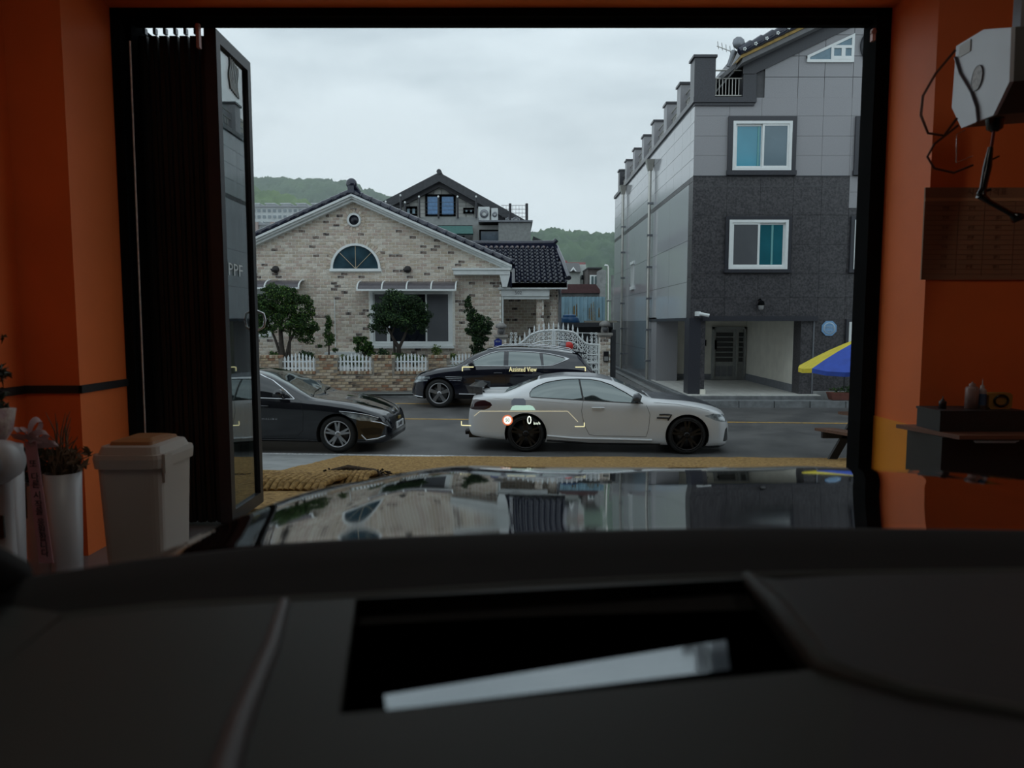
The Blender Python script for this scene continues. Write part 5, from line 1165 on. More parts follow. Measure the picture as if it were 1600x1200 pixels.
def build_car(S, T, L_):
    """loft the shell, cut the outlines of glass, lamps and arches into it and split it into parts"""
    bm = bmesh.new(); ly = bm.faces.layers.int.new('v')
    N = S.get('n', 120); xs = []
    for i in range(N+1):
        t_ = i/N; xs.append(L_*(.6*t_+.4*(.5-.5*math.cos(PI*t_))))
    rings = []; vv = None
    for x in xs:
        s = section(S, x); vv = [q[2] for q in s]; y = [(q[0], q[1]) for q in s]
        ring = [bm.verts.new((x, a, b)) for a, b in y]+[bm.verts.new((x, -a, b)) for a, b in reversed(y[1:-1])]
        rings.append(ring)
    vs_ = vv+list(reversed(vv[1:-1])); n = len(rings[0])
    for i in range(N):
        for k in range(n):
            k2 = (k+1) % n
            f = bm.faces.new((rings[i][k], rings[i+1][k], rings[i+1][k2], rings[i][k2])); f[ly] = int((vs_[k]+vs_[k2])*50) if k2 else int(vs_[k]*100); f.smooth = True
    for r in (rings[0], list(reversed(rings[-1]))): f = bm.faces.new(r); f[ly] = 400; f.smooth = False
    bmesh.ops.recalc_face_normals(bm, faces=bm.faces)
    bvh = BVHTree.FromBMesh(bm)
    regs = S['regions']; out = []
    for R in regs:
        name, plane, poly, m, v0, v1 = R[:6]
        polys = [poly]
        for poly in polys:
            e_ = list(zip(poly, poly[1:]+poly[:1]))
            for (a, b) in e_:
                x0, x1 = min(a[0], b[0])-.06, max(a[0], b[0])+.06; z0, z1 = min(a[1], b[1])-.06, max(a[1], b[1])+.06
                d = Vector((b[0]-a[0], b[1]-a[1]))
                if d.length < 1e-5: continue
                fs = []
                for f in bm.faces:
                    if not (v0*100 <= f[ly] <= v1*100): continue
                    c = f.calc_center_median()
                    q = c.z if plane == 'side' else (c.y if plane == 'top' else c.z)
                    p_ = c.x if plane != 'front' else c.y
                    if plane == 'front' and c.x < L_-.5: continue
                    if x0 <= p_ <= x1 and z0 <= q <= z1: fs.append(f)
                if not fs: continue
                if plane == 'side': co = (a[0], 0, a[1]); no = (-d.y, 0, d.x)
                elif plane == 'top': co = (a[0], a[1], 0); no = (-d.y, d.x, 0)
                else: co = (0, a[0], a[1]); no = (0, -d.y, d.x)
                geom = list({v for f in fs for v in f.verts})+list({e for f in fs for e in f.edges})+fs
                bmesh.ops.bisect_plane(bm, geom=geom, plane_co=co, plane_no=no, dist=1e-4)
    bm.faces.ensure_lookup_table(); rg = {}
    for f in bm.faces:
        c = f.calc_center_median(); r_ = None
        for k, R in enumerate(regs):
            name, plane, poly, m, v0, v1 = R[:6]
            if not (v0*100 <= f[ly] <= v1*100): continue
            if plane == 'side' and inpoly(c.x, c.z, poly): r_ = k
            elif plane == 'top' and inpoly(c.x, c.y, poly): r_ = k
            elif plane == 'front' and c.x > L_-.5 and inpoly(c.y, c.z, poly): r_ = k
        key = None
        if r_ is not None:
            key = (r_, (1 if c.y > 0 else -1) if regs[r_][1] == 'side' else 0)
        rg.setdefault(key, []).append(f)
    bm.normal_update()
    for key, fs in rg.items():
        if key is not None and regs[key[0]][0] == 'hole': continue
        name, m = ('body_shell', S['paint']) if key is None else (regs[key[0]][0], regs[key[0]][3])
        idx = {}; vs = []; nl = []; fl = []
        for f in fs:
            q = []
            for v in f.verts:
                if v.index not in idx or vs[idx[v.index]] is not v: pass
                if v not in idx: idx[v] = len(vs); vs.append(v); nl.append(v.normal.copy())
                q.append(idx[v])
            fl.append(q)
        me = bpy.data.meshes.new(name); me.from_pydata([v.co[:] for v in vs], [], fl); me.materials.append(m)
        me.polygons.foreach_set('use_smooth', [True]*len(fl)); me.update()
        me.normals_split_custom_set_from_vertices([tuple(v) for v in nl])
        o = bpy.data.objects.new(name, me); C.objects.link(o); o.parent = T
    bm.free(); return bvh
def surf(bvh, x, z, s=-1):
    h = bvh.ray_cast(Vector((x, s*3, z)), Vector((0, -s, 0)))
    return h[0] if h[0] else Vector((x, s*.8, z))
def line_on(bvh, pts, s, off=.0, k=6):
    o = []
    for a, b in zip(pts[:-1], pts[1:]):
        n_ = max(1, int(math.hypot(b[0]-a[0], b[1]-a[1])/.05))
        for i in range(n_): q = surf(bvh, lerp(a[0], b[0], i/n_), lerp(a[1], b[1], i/n_), s); o.append(q+Vector((0, s*off, 0)))
    o.append(surf(bvh, *pts[-1], s)+Vector((0, s*off, 0))); return o
def wheel(T, x, s, yo, r, rim, wd, style, rimm):
    """tyre (part) with rim and disc (sub-parts); s = -1 for the right side"""
    z = r; yi = yo-s*wd; c = (x, 0, z)
    sy = lambda q: yo+(-s)*q         # q = depth inwards from the outer face
    ty = part('wheel', tyre_m, T, lambda b: b.lathe([(rim, sy(.012)), (rim+.01, sy(.0)), (r-.045, sy(-.008)), (r-.012, sy(.014)), (r, sy(.045)), (r, sy(wd-.04)), (r-.02, sy(wd)), (rim, sy(wd)), (rim, sy(.012))], (x, 0, z), 'y', 48), local=True)
    def rimf(b):
        b.lathe([(rim+.004, sy(.004)), (rim+.006, sy(-.004)), (rim-.012, sy(.0)), (rim-.022, sy(.025)), (rim-.03, sy(wd-.02))], c, 'y', 48)
        b.lathe([(0, sy(.004)), (.03, sy(.004)), (.055, sy(.018)), (.065, sy(.05)), (0, sy(.05))], c, 'y', 20)
        npair, gap, w0, w1, twist = style
        for k in range(npair):
            a = 2*PI*k/npair+PI/2
            for g_ in ((-1, 1) if gap else (0,)):
                a0_, a1_ = a+g_*gap*.55, a+g_*gap
                def q(rr, aa, lat, dep): return (x+rr*math.cos(aa)-lat*math.sin(aa), sy(dep), z+rr*math.sin(aa)+lat*math.cos(aa))
                p = [q(.045, a0_, -w0, .022), q(rim-.012, a1_, -w1, .006), q(rim-.012, a1_, w1, .006), q(.045, a0_, w0, .022)]
                p2 = [q(.045, a0_, -w0, .05), q(rim-.012, a1_, -w1, .045), q(rim-.012, a1_, w1, .045), q(.045, a0_, w0, .05)]
                b.add(p+p2, [(0, 1, 2, 3), (7, 6, 5, 4), (0, 4, 5, 1), (2, 6, 7, 3), (1, 5, 6, 2), (3, 7, 4, 0)])
    part('rim', rimm, ty, rimf, local=True)
    part('brake_disc', disc_m, ty, lambda b: (b.lathe([(.05, sy(.09)), (rim-.06, sy(.09)), (rim-.06, sy(.11)), (.05, sy(.11))], c, 'y', 32)), local=True)
    part('hub_backing', well_m, ty, lambda b: b.lathe([(0, sy(.13)), (rim-.03, sy(.13)), (rim-.03, sy(.15)), (0, sy(.15))], c, 'y', 24), local=True)
def finish(T, S, bvh, wx, r, rim, wd, ra, style, rimm, inset=.03):
    for x in wx:
        for s in (-1, 1):
            yo = s*(interp(S['w'], x)-inset); wheel(T, x, s, yo, r, rim, wd, style, rimm)
            yy = s*(interp(S['w'], x)-.004)
            part('wheel_well', well_m, T, lambda b: b.lathe([(ra, yy), (ra+.002, yy-s*.34), (.0, yy-s*.34)], (x, 0, r), 'y', 32, a0=-.35, a1=PI+.35), local=True)
    part('underbody', well_m, T, lambda b: b.box(wx[0]-.5, wx[1]+.35, -.62, .62, .20, .5), local=True)
def circ(cx, cz, r, n=30): return [(cx+r*math.cos(2*PI*k/n), cz+r*math.sin(2*PI*k/n)) for k in range(n)]
def both(poly): return poly+[(x, -y) for x, y in reversed(poly)]
def seam(T, bvh, pts, name='panel_gap', m=None, r=.0035, off=0, sides=(-1, 1)):
    for s in sides: part(name, m or well_m, T, lambda b: b.tube(line_on(bvh, pts, s, off), r, 5), local=True)
def mirror(T, x, z, bvh, cap, glass=None, w_=.2):
    for s in (-1, 1):
        q = surf(bvh, x, z, s)
        m_ = part('door_mirror', cap, T, lambda b: (b.add([(q.x+dx, q.y+s*dy, q.z+dz) for dx, dy, dz in ((-.10, .07, .0), (-.06, .07, .13), (.03, .07, .15), (.09, .08, .09), (.06, .08, .0), (-.09, .25, .02), (-.06, .25, .12), (.02, .24, .135), (.06, .23, .08), (.04, .24, .01))],
            [(0, 1, 2, 3, 4), (9, 8, 7, 6, 5), (0, 5, 6, 1), (1, 6, 7, 2), (2, 7, 8, 3), (3, 8, 9, 4), (4, 9, 5, 0)], 0, True), b.tube([(q.x+.02, q.y-s*.03, q.z-.02), (q.x, q.y+s*.12, q.z+.03)], [.035, .025], 8)), local=True)

YAW = math.atan(SK)
# white coupe
S = dict(paint=white_paint, n=130,
  zt=[(0, .60), (.03, .82), (.10, .985), (.18, 1.03), (.35, 1.035), (.62, 1.04), (.80, 1.10), (1.1, 1.235), (1.42, 1.335), (1.79, 1.375), (2.2, 1.37), (2.5, 1.325), (2.8, 1.225), (3.08, 1.085), (3.3, .985), (3.45, .965), (3.9, .93), (4.3, .855), (4.5, .785), (4.62, .715), (4.69, .60)],
  zs=[(0, .55), (.05, .80), (.12, .93), (.5, .985), (1.0, .985), (1.2, .975), (2.3, .925), (3.2, .885), (3.5, .90), (3.9, .88), (4.3, .79), (4.55, .68), (4.69, .50)],
  zb=[(0, .38), (.1, .27), (.5, .22), (1.6, .16), (3.3, .15), (4.3, .13), (4.6, .14), (4.69, .20)],
  w=[(0, .58), (.03, .72), (.12, .83), (.4, .905), (1.06, .935), (1.7, .90), (2.4, .895), (3.2, .90), (3.9, .93), (4.25, .905), (4.45, .855), (4.60, .74), (4.69, .56)],
  wr=[(0, .45), (.15, .62), (.6, .66), (.9, .60), (1.3, .55), (1.8, .56), (2.4, .57), (3.0, .66), (3.3, .72), (3.9, .72), (4.4, .60), (4.69, .30)])
M4R, M4F = 1.07, 3.91
S['regions'] = [
  ('roof_panel', 'top', both([(1.30, .47), (1.8, .50), (2.3, .51), (2.62, .50)]), carbon, 8, 12),
  ('rear_window', 'top', both([(.66, .60), (1.0, .50), (1.26, .45)]), car_glass, 8, 12),
  ('windscreen', 'top', both([(2.66, .50), (3.0, .58), (3.26, .66)]), car_glass, 8.1, 12),
  ('bonnet', 'top', both([(3.30, .70), (3.6, .70), (4.0, .68), (4.3, .60), (4.52, .46), (4.58, .30)]), carbon, 7.6, 12),
  ('side_window', 'side', [(1.15, .995), (1.145, 1.06), (1.19, 1.12), (1.28, 1.17), (1.42, 1.225), (1.60, 1.265), (1.81, 1.285), (2.03, 1.29), (2.10, .943)], car_glass, 6.3, 9.3),
  ('side_window', 'side', [(2.03, 1.29), (2.21, 1.285), (2.40, 1.255), (2.60, 1.19), (2.85, 1.06), (3.14, .895), (2.11, .943)], car_glass, 6.3, 9.3),
  ('tail_lamp', 'side', [(.00, .90), (.16, .935), (.34, .925), (.44, .885), (.47, .84), (.42, .79), (.33, .755), (.15, .75), (.0, .77)], tail_red, 2, 8),
  ('headlamp', 'side', [(4.20, .685), (4.36, .72), (4.54, .70), (4.66, .63), (4.64, .555), (4.52, .57), (4.40, .60)], head_m, 3, 8),
  ('kidney_grille', 'front', [(-.28, .60), (.28, .60), (.24, .42), (-.24, .42)], black_trim, 2, 12),
  ('bumper_vent', 'side', [(4.56, .22), (4.60, .43), (4.66, .46), (4.69, .2)], black_trim, 2, 7),
  ('hole', 'side', circ(M4R, .335, .375), None, 0, 6.5), ('hole', 'side', circ(M4F, .335, .375), None, 0, 6.5)]
x0, y0 = P(733, 660, 12.75).x, 12.62
T = thing('white_coupe', 'white two-door coupe with dark grey bonnet, black wheels and rear wing on the street', 'car', (x0+.02, y0+.93, gz(y0)))
T.rotation_euler.z = YAW
bvh = build_car(S, T, 4.69)
finish(T, S, bvh, (M4R, M4F), .335, .268, .25, .375, (5, .16, .022, .018, 0), dark_rim, .02)
seam(T, bvh, [(2.09, .93), (2.06, .75), (2.11, .50), (2.20, .33), (2.30, .31), (3.20, .30), (3.24, .45), (3.26, .70), (3.20, .86)])
seam(T, bvh, [(3.33, .905), (3.7, .885), (4.1, .82), (4.3, .765)], r=.003)
seam(T, bvh, [(1.16, .988), (2.1, .937), (3.14, .888), (2.85, 1.065), (2.60, 1.195), (2.40, 1.26), (2.21, 1.29), (2.0, 1.295), (1.81, 1.29), (1.60, 1.265), (1.42, 1.23), (1.28, 1.175), (1.185, 1.125), (1.14, 1.06), (1.145, .99)], 'window_trim', black_trim, .008, .002)
seam(T, bvh, [(2.02, 1.29), (2.09, .94)], 'door_pillar', black_trim, .016, .0)
seam(T, bvh, [(.5, .965), (1.2, .935), (1.9, .88)], 'crease_line', white_paint, .006, -.002)
seam(T, bvh, [(1.45, .30), (1.9, .26), (3.3, .24)], 'side_skirt', white_paint, .022, .006)
seam(T, bvh, [(1.45, .215), (2.2, .17), (3.45, .17)], 'skirt_lower_edge', black_trim, .02, .0)
for pts in ([(3.42, .70), (3.52, .705), (3.63, .70), (3.57, .60)], [(3.38, .645), (3.58, .64)]):
    seam(T, bvh, pts, 'side_gill', black_trim, .015, .004)
for s in (-1, 1):
    q = surf(bvh, 2.35, .80, s)
    part('door_handle', white_paint, T, lambda b: b.tube([(2.25, q.y, .805), (2.28, q.y+s*.03, .81), (2.42, q.y+s*.03, .81), (2.46, q.y, .805)], .014, 8), local=True)
    q = surf(bvh, 1.30, .85, s)
    part('fuel_flap' if s < 0 else 'side_marker', carbon, T, lambda b: b.prism([(x, q.y+s*.006, z) for x, z in ((1.0, .80), (1.02, .90), (1.06, .925), (1.16, .925), (1.20, .90), (1.21, .80))], (0, -s*.02, 0)), local=True) if False else None
# rear wing, diffuser and tail pipes
def wing(b):
    b.prism([(-.02, -.66, 1.14), (.10, -.66, 1.16), (.24, -.66, 1.11), (.24, -.66, 1.085), (.10, -.66, 1.13), (-.02, -.66, 1.11)], (0, 1.32, 0))
rwg = part('rear_wing', black_trim, T, wing, local=True)
for s in (-1, 1):
    part('wing_end_plate', carbon, rwg, lambda b: b.prism([(-.04, s*.66, 1.17), (.27, s*.66, 1.14), (.27, s*.66, 1.01), (.02, s*.66, 1.03)], (0, s*.02, 0)), local=True)
    part('wing_stay', black_trim, rwg, lambda b: b.prism([(.10, s*.42, 1.12), (.20, s*.42, 1.12), (.30, s*.42, 1.02), (.16, s*.42, 1.02)], (0, s*.02, 0)), local=True)
part('exhaust_tips', MATS['dark_rim'], T, lambda b: [b.tube([(-.06, y, .30), (.2, y, .31)], .045, 12) for y in (-.55, -.43, .43, .55)], local=True)
part('rear_diffuser', black_trim, T, lambda b: b.box(.02, .35, -.68, .68, .22, .34), local=True)
part('front_splitter', black_trim, T, lambda b: b.add([(4.2, -.86, .11), (4.5, -.74, .10), (4.66, -.45, .10), (4.66, .45, .10), (4.5, .74, .10), (4.2, .86, .11), (4.2, -.86, .14), (4.5, -.74, .14), (4.66, -.45, .14), (4.66, .45, .14), (4.5, .74, .14), (4.2, .86, .14)], [(5, 4, 3, 2, 1, 0), (6, 7, 8, 9, 10, 11)]+[(i, (i+1) % 6, (i+1) % 6+6, i+6) for i in range(6)]), local=True)
mirror(T, 3.03, .93, bvh, carbon)

# black SUV, facing left on the far side
L2 = 4.74
mp_ = lambda l: sorted([(L2-d, z) for d, z in l])
S = dict(paint=suv_paint, n=130,
  zt=[(0, .70), (.03, .92), (.08, 1.02), (.22, 1.19), (.36, 1.37), (.46, 1.425), (.62, 1.455), (1.28, 1.54), (2.1, 1.575), (2.65, 1.535), (3.05, 1.40), (3.45, 1.135), (3.60, 1.065), (4.0, 1.02), (4.4, .92), (4.6, .82), (4.70, .68), (4.74, .55)],
  zs=[(0, .66), (.05, .90), (.3, 1.03), (.8, 1.07), (2.0, 1.065), (3.3, 1.02), (3.7, .99), (4.2, .90), (4.5, .80), (4.68, .60), (4.74, .50)],
  zb=[(0, .45), (.15, .33), (.6, .26), (3.9, .22), (4.5, .22), (4.74, .32)],
  w=[(0, .70), (.05, .82), (.2, .90), (.6, .945), (1.1, .955), (2.4, .945), (3.9, .955), (4.3, .92), (4.55, .82), (4.68, .68), (4.74, .55)],
  wr=[(0, .55), (.3, .64), (.8, .64), (1.5, .66), (2.2, .67), (2.8, .67), (3.3, .76), (3.7, .78), (4.2, .74), (4.6, .55), (4.74, .4)])
R2, F2 = 1.07, 3.955
D = lambda l: [(L2-d, z) for d, z in l]
S['regions'] = [
  ('rear_screen', 'top', both([(.10, .58), (.34, .58)]), car_glass, 8.3, 12),
  ('windscreen', 'top', both([(2.75, .62), (3.1, .68), (3.48, .76)]), car_glass, 8.1, 12),
  ('side_window', 'side', D([(1.52, 1.085), (1.70, 1.21), (1.92, 1.325), (2.15, 1.40), (2.34, 1.43), (2.44, 1.435), (2.44, 1.085)]), car_glass, 6.3, 9.4),
  ('side_window', 'side', D([(2.56, 1.085), (2.56, 1.437), (3.0, 1.425), (3.34, 1.395), (3.40, 1.09)]), car_glass, 6.3, 9.4),
  ('side_window', 'side', D([(3.46, 1.095), (3.43, 1.385), (3.70, 1.34), (3.90, 1.29), (4.02, 1.255), (3.86, 1.19), (3.66, 1.115)]), car_glass, 6.3, 9.4),
  ('headlamp', 'side', D([(.55, .80), (.20, .80), (.02, .72), (.02, .69), (.35, .745), (.55, .755)]), head_m, 2, 8),
  ('headlamp', 'side', D([(.50, .725), (.20, .715), (.02, .655), (.02, .62), (.34, .67), (.48, .69)]), head_m, 2, 8),
  ('tail_lamp', 'side', [(0, .98), (.3, .95), (.3, .91), (0, .93)], tail_red, 2, 8),
  ('sill_cladding', 'side', [(1.3, .22), (1.45, .36), (3.6, .36), (3.75, .20)], black_trim, 1.5, 6),
  ('grille', 'front', [(-.45, .80), (.45, .80), (.2, .40), (-.2, .40)], mat('dark_mesh_grille', (.03, .03, .032), .3, .6, var=.3, scale=40), 2, 12),
  ('hole', 'side', circ(R2, .37, .415), None, 0, 6.5), ('hole', 'side', circ(F2, .37, .415), None, 0, 6.5)]
yS = 18.15; xf = P(645, 600, 18.4).x
T = thing('black_suv', 'black SUV parked facing left along the white gate and brick wall', 'car', (xf+L2, yS+.95-.02, gz(yS-.3)))
T.rotation_euler.z = PI+YAW
T.location = Vector((xf, yS+.93, 0))+Matrix.Rotation(YAW, 3, 'Z') @ Vector((L2, 0, 0)); T.location.z = gz(yS)-.0
bvh = build_car(S, T, L2)
finish(T, S, bvh, (R2, F2), .37, .265, .25, .415, (5, .0, .035, .05, 0), silver_rim, .02)
seam(T, bvh, D([(1.40, 1.075), (2.6, 1.075), (3.5, 1.085), (3.68, 1.10), (3.88, 1.175), (4.10, 1.265), (3.92, 1.315), (3.60, 1.385), (3.2, 1.425), (2.6, 1.45), (2.30, 1.443), (2.1, 1.40), (1.85, 1.30), (1.60, 1.17), (1.46, 1.08)]), 'chrome_window_line', chrome, .012, .004)
for s in (-1, 1):
    a, b_, c = [surf(bvh, L2-d, z, s) for d, z in ((3.93, 1.315), (4.10, 1.262), (3.92, 1.20))]
    part('chrome_quarter', chrome, T, lambda b: b.prism([a+Vector((0, s*.008, 0)), b_+Vector((0, s*.008, 0)), c+Vector((0, s*.008, 0)), surf(bvh, L2-4.02, 1.258, s)+Vector((0, s*.008, 0))], (0, -s*.01, 0)), local=True)
seam(T, bvh, D([(2.50, 1.07), (2.50, .6), (2.48, .42)])); seam(T, bvh, D([(1.42, 1.03), (1.40, .7), (1.42, .45)])); seam(T, bvh, D([(3.44, 1.08), (3.46, .8), (3.2, .5), (3.0, .42)]))
seam(T, bvh, D([(1.30, .36), (2.4, .345), (3.3, .36)]), 'chrome_sill_line', chrome, .016, .006)
seam(T, bvh, D([(.95, .80), (1.38, .79)]), 'fender_lamp_line', chrome, .006, .003); seam(T, bvh, D([(.98, .755), (1.38, .745)]), 'fender_lamp_line', chrome, .005, .003); seam(T, bvh, D([(1.05, .71), (1.36, .70)]), 'fender_lamp_line', chrome, .004, .003)
seam(T, bvh, D([(.05, .30), (.35, .27)]), 'bumper_chrome', chrome, .014, .004)
for d in (2.30, 3.28):
    for s in (-1, 1):
        q = surf(bvh, L2-d, .90, s); part('door_handle', suv_paint, T, lambda b: b.tube([(q.x-.1, q.y, .90), (q.x-.07, q.y+s*.035, .905), (q.x+.07, q.y+s*.035, .905), (q.x+.1, q.y, .90)], .014, 8), local=True)
part('roof_rails', chrome, T, lambda b: [b.tube([(x, s*.60, interp(S['zt'], x)-.01+(.035 if .6 < x < 2.6 else -.02)) for x in (.5, .65, 1.2, 1.8, 2.4, 2.6, 2.75)], .013, 6) for s in (-1, 1)], local=True)
part('rear_spoiler', suv_paint, T, lambda b: b.prism([(.18, -.60, 1.40), (.55, -.60, 1.455), (.55, -.60, 1.41), (.22, -.60, 1.375)], (0, 1.2, 0)), local=True)
mirror(T, L2-1.62, 1.08, bvh, suv_paint)

# black saloon on the left, nose towards the middle
L3 = 4.93; D = lambda l: [(L3-d, z) for d, z in l]
S = dict(paint=black_paint, n=130,
  zt=[(0, .70), (.04, .92), (.12, 1.05), (.5, 1.10), (.8, 1.13), (1.1, 1.25), (1.5, 1.38), (2.0, 1.455), (2.35, 1.455), (2.55, 1.425), (2.95, 1.27), (3.30, 1.09), (3.52, .985), (3.7, .955), (4.03, .915), (4.35, .855), (4.52, .80), (4.66, .755), (4.80, .69), (4.885, .60), (4.93, .42)],
  zs=[(0, .65), (.1, .94), (.6, 1.0), (1.5, .99), (2.5, .965), (3.15, .925), (3.6, .905), (4.0, .86), (4.4, .79), (4.65, .71), (4.82, .62), (4.93, .38)],
  zb=[(0, .40), (.15, .28), (.6, .20), (4.0, .17), (4.5, .15), (4.8, .16), (4.93, .22)],
  w=[(0, .64), (.05, .78), (.2, .87), (.7, .92), (1.2, .93), (3.0, .915), (4.0, .925), (4.3, .905), (4.55, .86), (4.72, .78), (4.86, .66), (4.93, .50)],
  wr=[(0, .5), (.5, .68), (1.0, .62), (1.6, .56), (2.3, .57), (2.9, .65), (3.4, .74), (3.8, .75), (4.3, .70), (4.7, .50), (4.93, .25)])
R3, F3 = 1.16, 4.02
S['regions'] = [
  ('rear_screen', 'top', both([(.85, .60), (1.45, .48)]), car_glass, 8.1, 12),
  ('windscreen', 'top', both([(2.52, .50), (3.0, .62), (3.46, .71)]), car_glass, 8.1, 12),
  ('side_window', 'side', [(1.05, 1.02), (1.3, 1.20), (1.6, 1.31), (1.97, 1.37), (1.99, 1.0)], dark_car_glass, 6.3, 9.3),
  ('side_window', 'side', [(2.06, 1.0), (2.04, 1.375), (2.30, 1.37), (2.50, 1.335), (2.75, 1.245), (2.98, 1.125), (3.14, .975)], dark_car_glass, 6.3, 9.3),
  ('headlamp', 'side', D([(.86, .735), (.62, .71), (.36, .665), (.20, .60), (.27, .565), (.50, .585), (.68, .64)]), head_m, 2, 8.5),
  ('grille', 'front', [(-.52, .60), (.52, .60), (.42, .34), (-.42, .34)], mat('dark_mesh_grille', (0, 0, 0)), 2, 12),
  ('lower_grille', 'front', [(-.60, .28), (.60, .28), (.52, .19), (-.52, .19)], black_trim, 1, 12),
  ('fog_recess', 'side', D([(.50, .44), (.28, .46), (.14, .42), (.16, .33), (.42, .31)]), black_trim, 2, 7),
  ('hole', 'side', circ(R3, .335, .375), None, 0, 6.5), ('hole', 'side', circ(F3, .335, .375), None, 0, 6.5)]
yM = 12.45; xn = P(527, 681, yM+.03).x
T = thing('black_saloon', 'glossy black saloon at the left, its nose reaching past the open glass door', 'car', (0, 0, 0))
T.rotation_euler.z = YAW
T.location = Vector((xn, yM, gz(yM)))-Matrix.Rotation(YAW, 3, 'Z') @ Vector((F3, -.925, 0)); T.location.z = 0.0
bvh = build_car(S, T, L3)
finish(T, S, bvh, (R3, F3), .335, .235, .23, .375, (5, .17, .024, .016, 0), silver_rim, .025)
seam(T, bvh, [(.95, 1.0), (2.1, .985), (3.24, .95)], 'chrome_window_line', chrome, .011, .004)
seam(T, bvh, [(3.24, .955), (3.05, 1.10), (2.78, 1.265), (2.52, 1.365), (2.3, 1.40), (1.9, 1.40), (1.5, 1.31), (1.2, 1.18), (.97, 1.0)], 'chrome_roof_line', chrome, .011, .004)
seam(T, bvh, [(3.36, .91), (3.42, .7), (3.40, .40), (3.30, .30), (2.15, .28), (2.05, .40), (2.02, .96)])
seam(T, bvh, D([(.86, .75), (.6, .725), (.36, .68), (.2, .62)]), 'headlamp_brow', chrome, .007, .003)
seam(T, bvh, D([(.48, .33), (.40, .235), (.22, .25), (.10, .29)]), 'fog_lamp_chrome', chrome, .014, .008)
seam(T, bvh, D([(.32, .57), (.16, .53), (.06, .46)]), 'grille_chrome', chrome, .012, .006)
seam(T, bvh, [(1.55, .22), (3.5, .22)], 'sill_line', black_trim, .02, .0)
q = surf(bvh, 3.0, .64, -1)
def badge_loc(): return (2.80, surf(bvh, 2.8, .64, -1).y-.004, .60)
text_obj('door_badge', 'M A L I B U', .036, chrome, T, badge_loc(), (PI/2, 0, 0), .002, sx=1.6, local=True)
part('licence_plate', mat('plate_white', (.72, .74, .76), .4, var=.05), T, lambda b: b.box(4.925, 4.945, -.27, .27, .36, .48), local=True)
text_obj('plate_number', '26 4871', .10, black_trim, T, (4.948, 0, .42), (PI/2, 0, PI/2), .002, local=True)
part('badge', mat('gold_badge', (.5, .36, .10), .3, .7), T, lambda b: b.box(4.92, 4.94, -.09, .09, .52, .57), local=True)
for d in (2.26, 3.3):
    q = surf(bvh, L3-d, .83, -1); part('door_handle', black_paint, T, lambda b: b.tube([(q.x-.1, q.y, .83), (q.x-.07, q.y-.035, .835), (q.x+.07, q.y-.035, .835), (q.x+.1, q.y, .83)], .014, 8), local=True)
mirror(T, 3.02, 1.0, bvh, black_paint)
part('wipers', black_trim, T, lambda b: (b.tube([(3.50, -.62, .99), (3.40, -.25, 1.04), (3.36, .15, 1.06)], .012, 5), b.tube([(3.52, -.02, 1.0), (3.42, .3, 1.05), (3.40, .6, 1.03)], .012, 5)), local=True)
# ------------------------------------------------------------------ picnic table and parasol on the apron, right
t = thing('picnic_table', 'brown wooden picnic table at the road edge by the right door frame', 'table', (5.5, 10.9, apz(10.9)))
wood = mat('picnic_wood', (.13, .065, .04), .6, var=.3, scale=7, stretch=(1, 8, 8)); dark_leg = mat('dark_stained_wood', (.018, .014, .013), .6, var=.2)
TYN, ZG = 10.9, P(1295, 712, 11).z
zb_, zt_ = P(0, 669, 11).z, P(0, 644, 11).z; xb_ = P(1275, 669, 11).x; xt_ = P(1314, 645, 11).x
for k in range(2): part('seat_plank', wood, t, lambda b: b.prism([(xb_+.15*k, 11.05, zb_), (xb_+.14+.15*k, 11.05, zb_), (xb_+.64+.15*k, 10.0, zb_), (xb_+.50+.15*k, 10.0, zb_)], (0, 0, -.045)))
for k in range(5): part('table_plank', wood, t, lambda b: b.prism([(xt_+.15*k, 11.1, zt_), (xt_+.14+.15*k, 11.1, zt_), (xt_+.64+.15*k, 10.0, zt_), (xt_+.50+.15*k, 10.0, zt_)], (0, 0, -.045)))
for k in range(2): part('seat_plank', wood, t, lambda b: b.prism([(xb_+1.30+.15*k, 11.05, zb_), (xb_+1.44+.15*k, 11.05, zb_), (xb_+1.94+.15*k, 10.0, zb_), (xb_+1.8+.15*k, 10.0, zb_)], (0, 0, -.045)))
for yy, sh in ((10.9, .05), (10.15, .42)):
    part('cross_beam', dark_leg, t, lambda b: b.box(xb_+sh, xb_+1.6+sh, yy-.03, yy+.03, zb_-.14, zb_-.045))
    part('leg', dark_leg, t, lambda b: b.prism([(xb_+.10+sh, yy-.03, apz(yy)+.02), (xb_+.23+sh, yy-.03, apz(yy)+.02), (xb_+.60+sh, yy-.03, zt_-.05), (xb_+.47+sh, yy-.03, zt_-.05)], (0, .06, 0)))
    part('leg', dark_leg, t, lambda b: b.prism([(xb_+1.40+sh, yy-.03, apz(yy)+.02), (xb_+1.54+sh, yy-.03, apz(yy)+.02), (xb_+1.14+sh, yy-.03, zt_-.05), (xb_+1.0+sh, yy-.03, zt_-.05)], (0, .06, 0)))
t = thing('parasol', 'blue and yellow parasol at the right edge of the doorway, on a white stand', 'parasol', (5.9, 11.6, apz(11.6)))
pb_, py_ = mat('blue_canvas', (.02, .07, .42), .7, var=.1), mat('yellow_canvas', (.62, .50, .03), .7, var=.1)
tip = P(1289, 579, 11.2); cx = tip.x+1.15; hz_ = P(0, 535, 11.2).z
cpt = Vector((cx, 11.9, hz_+.12))
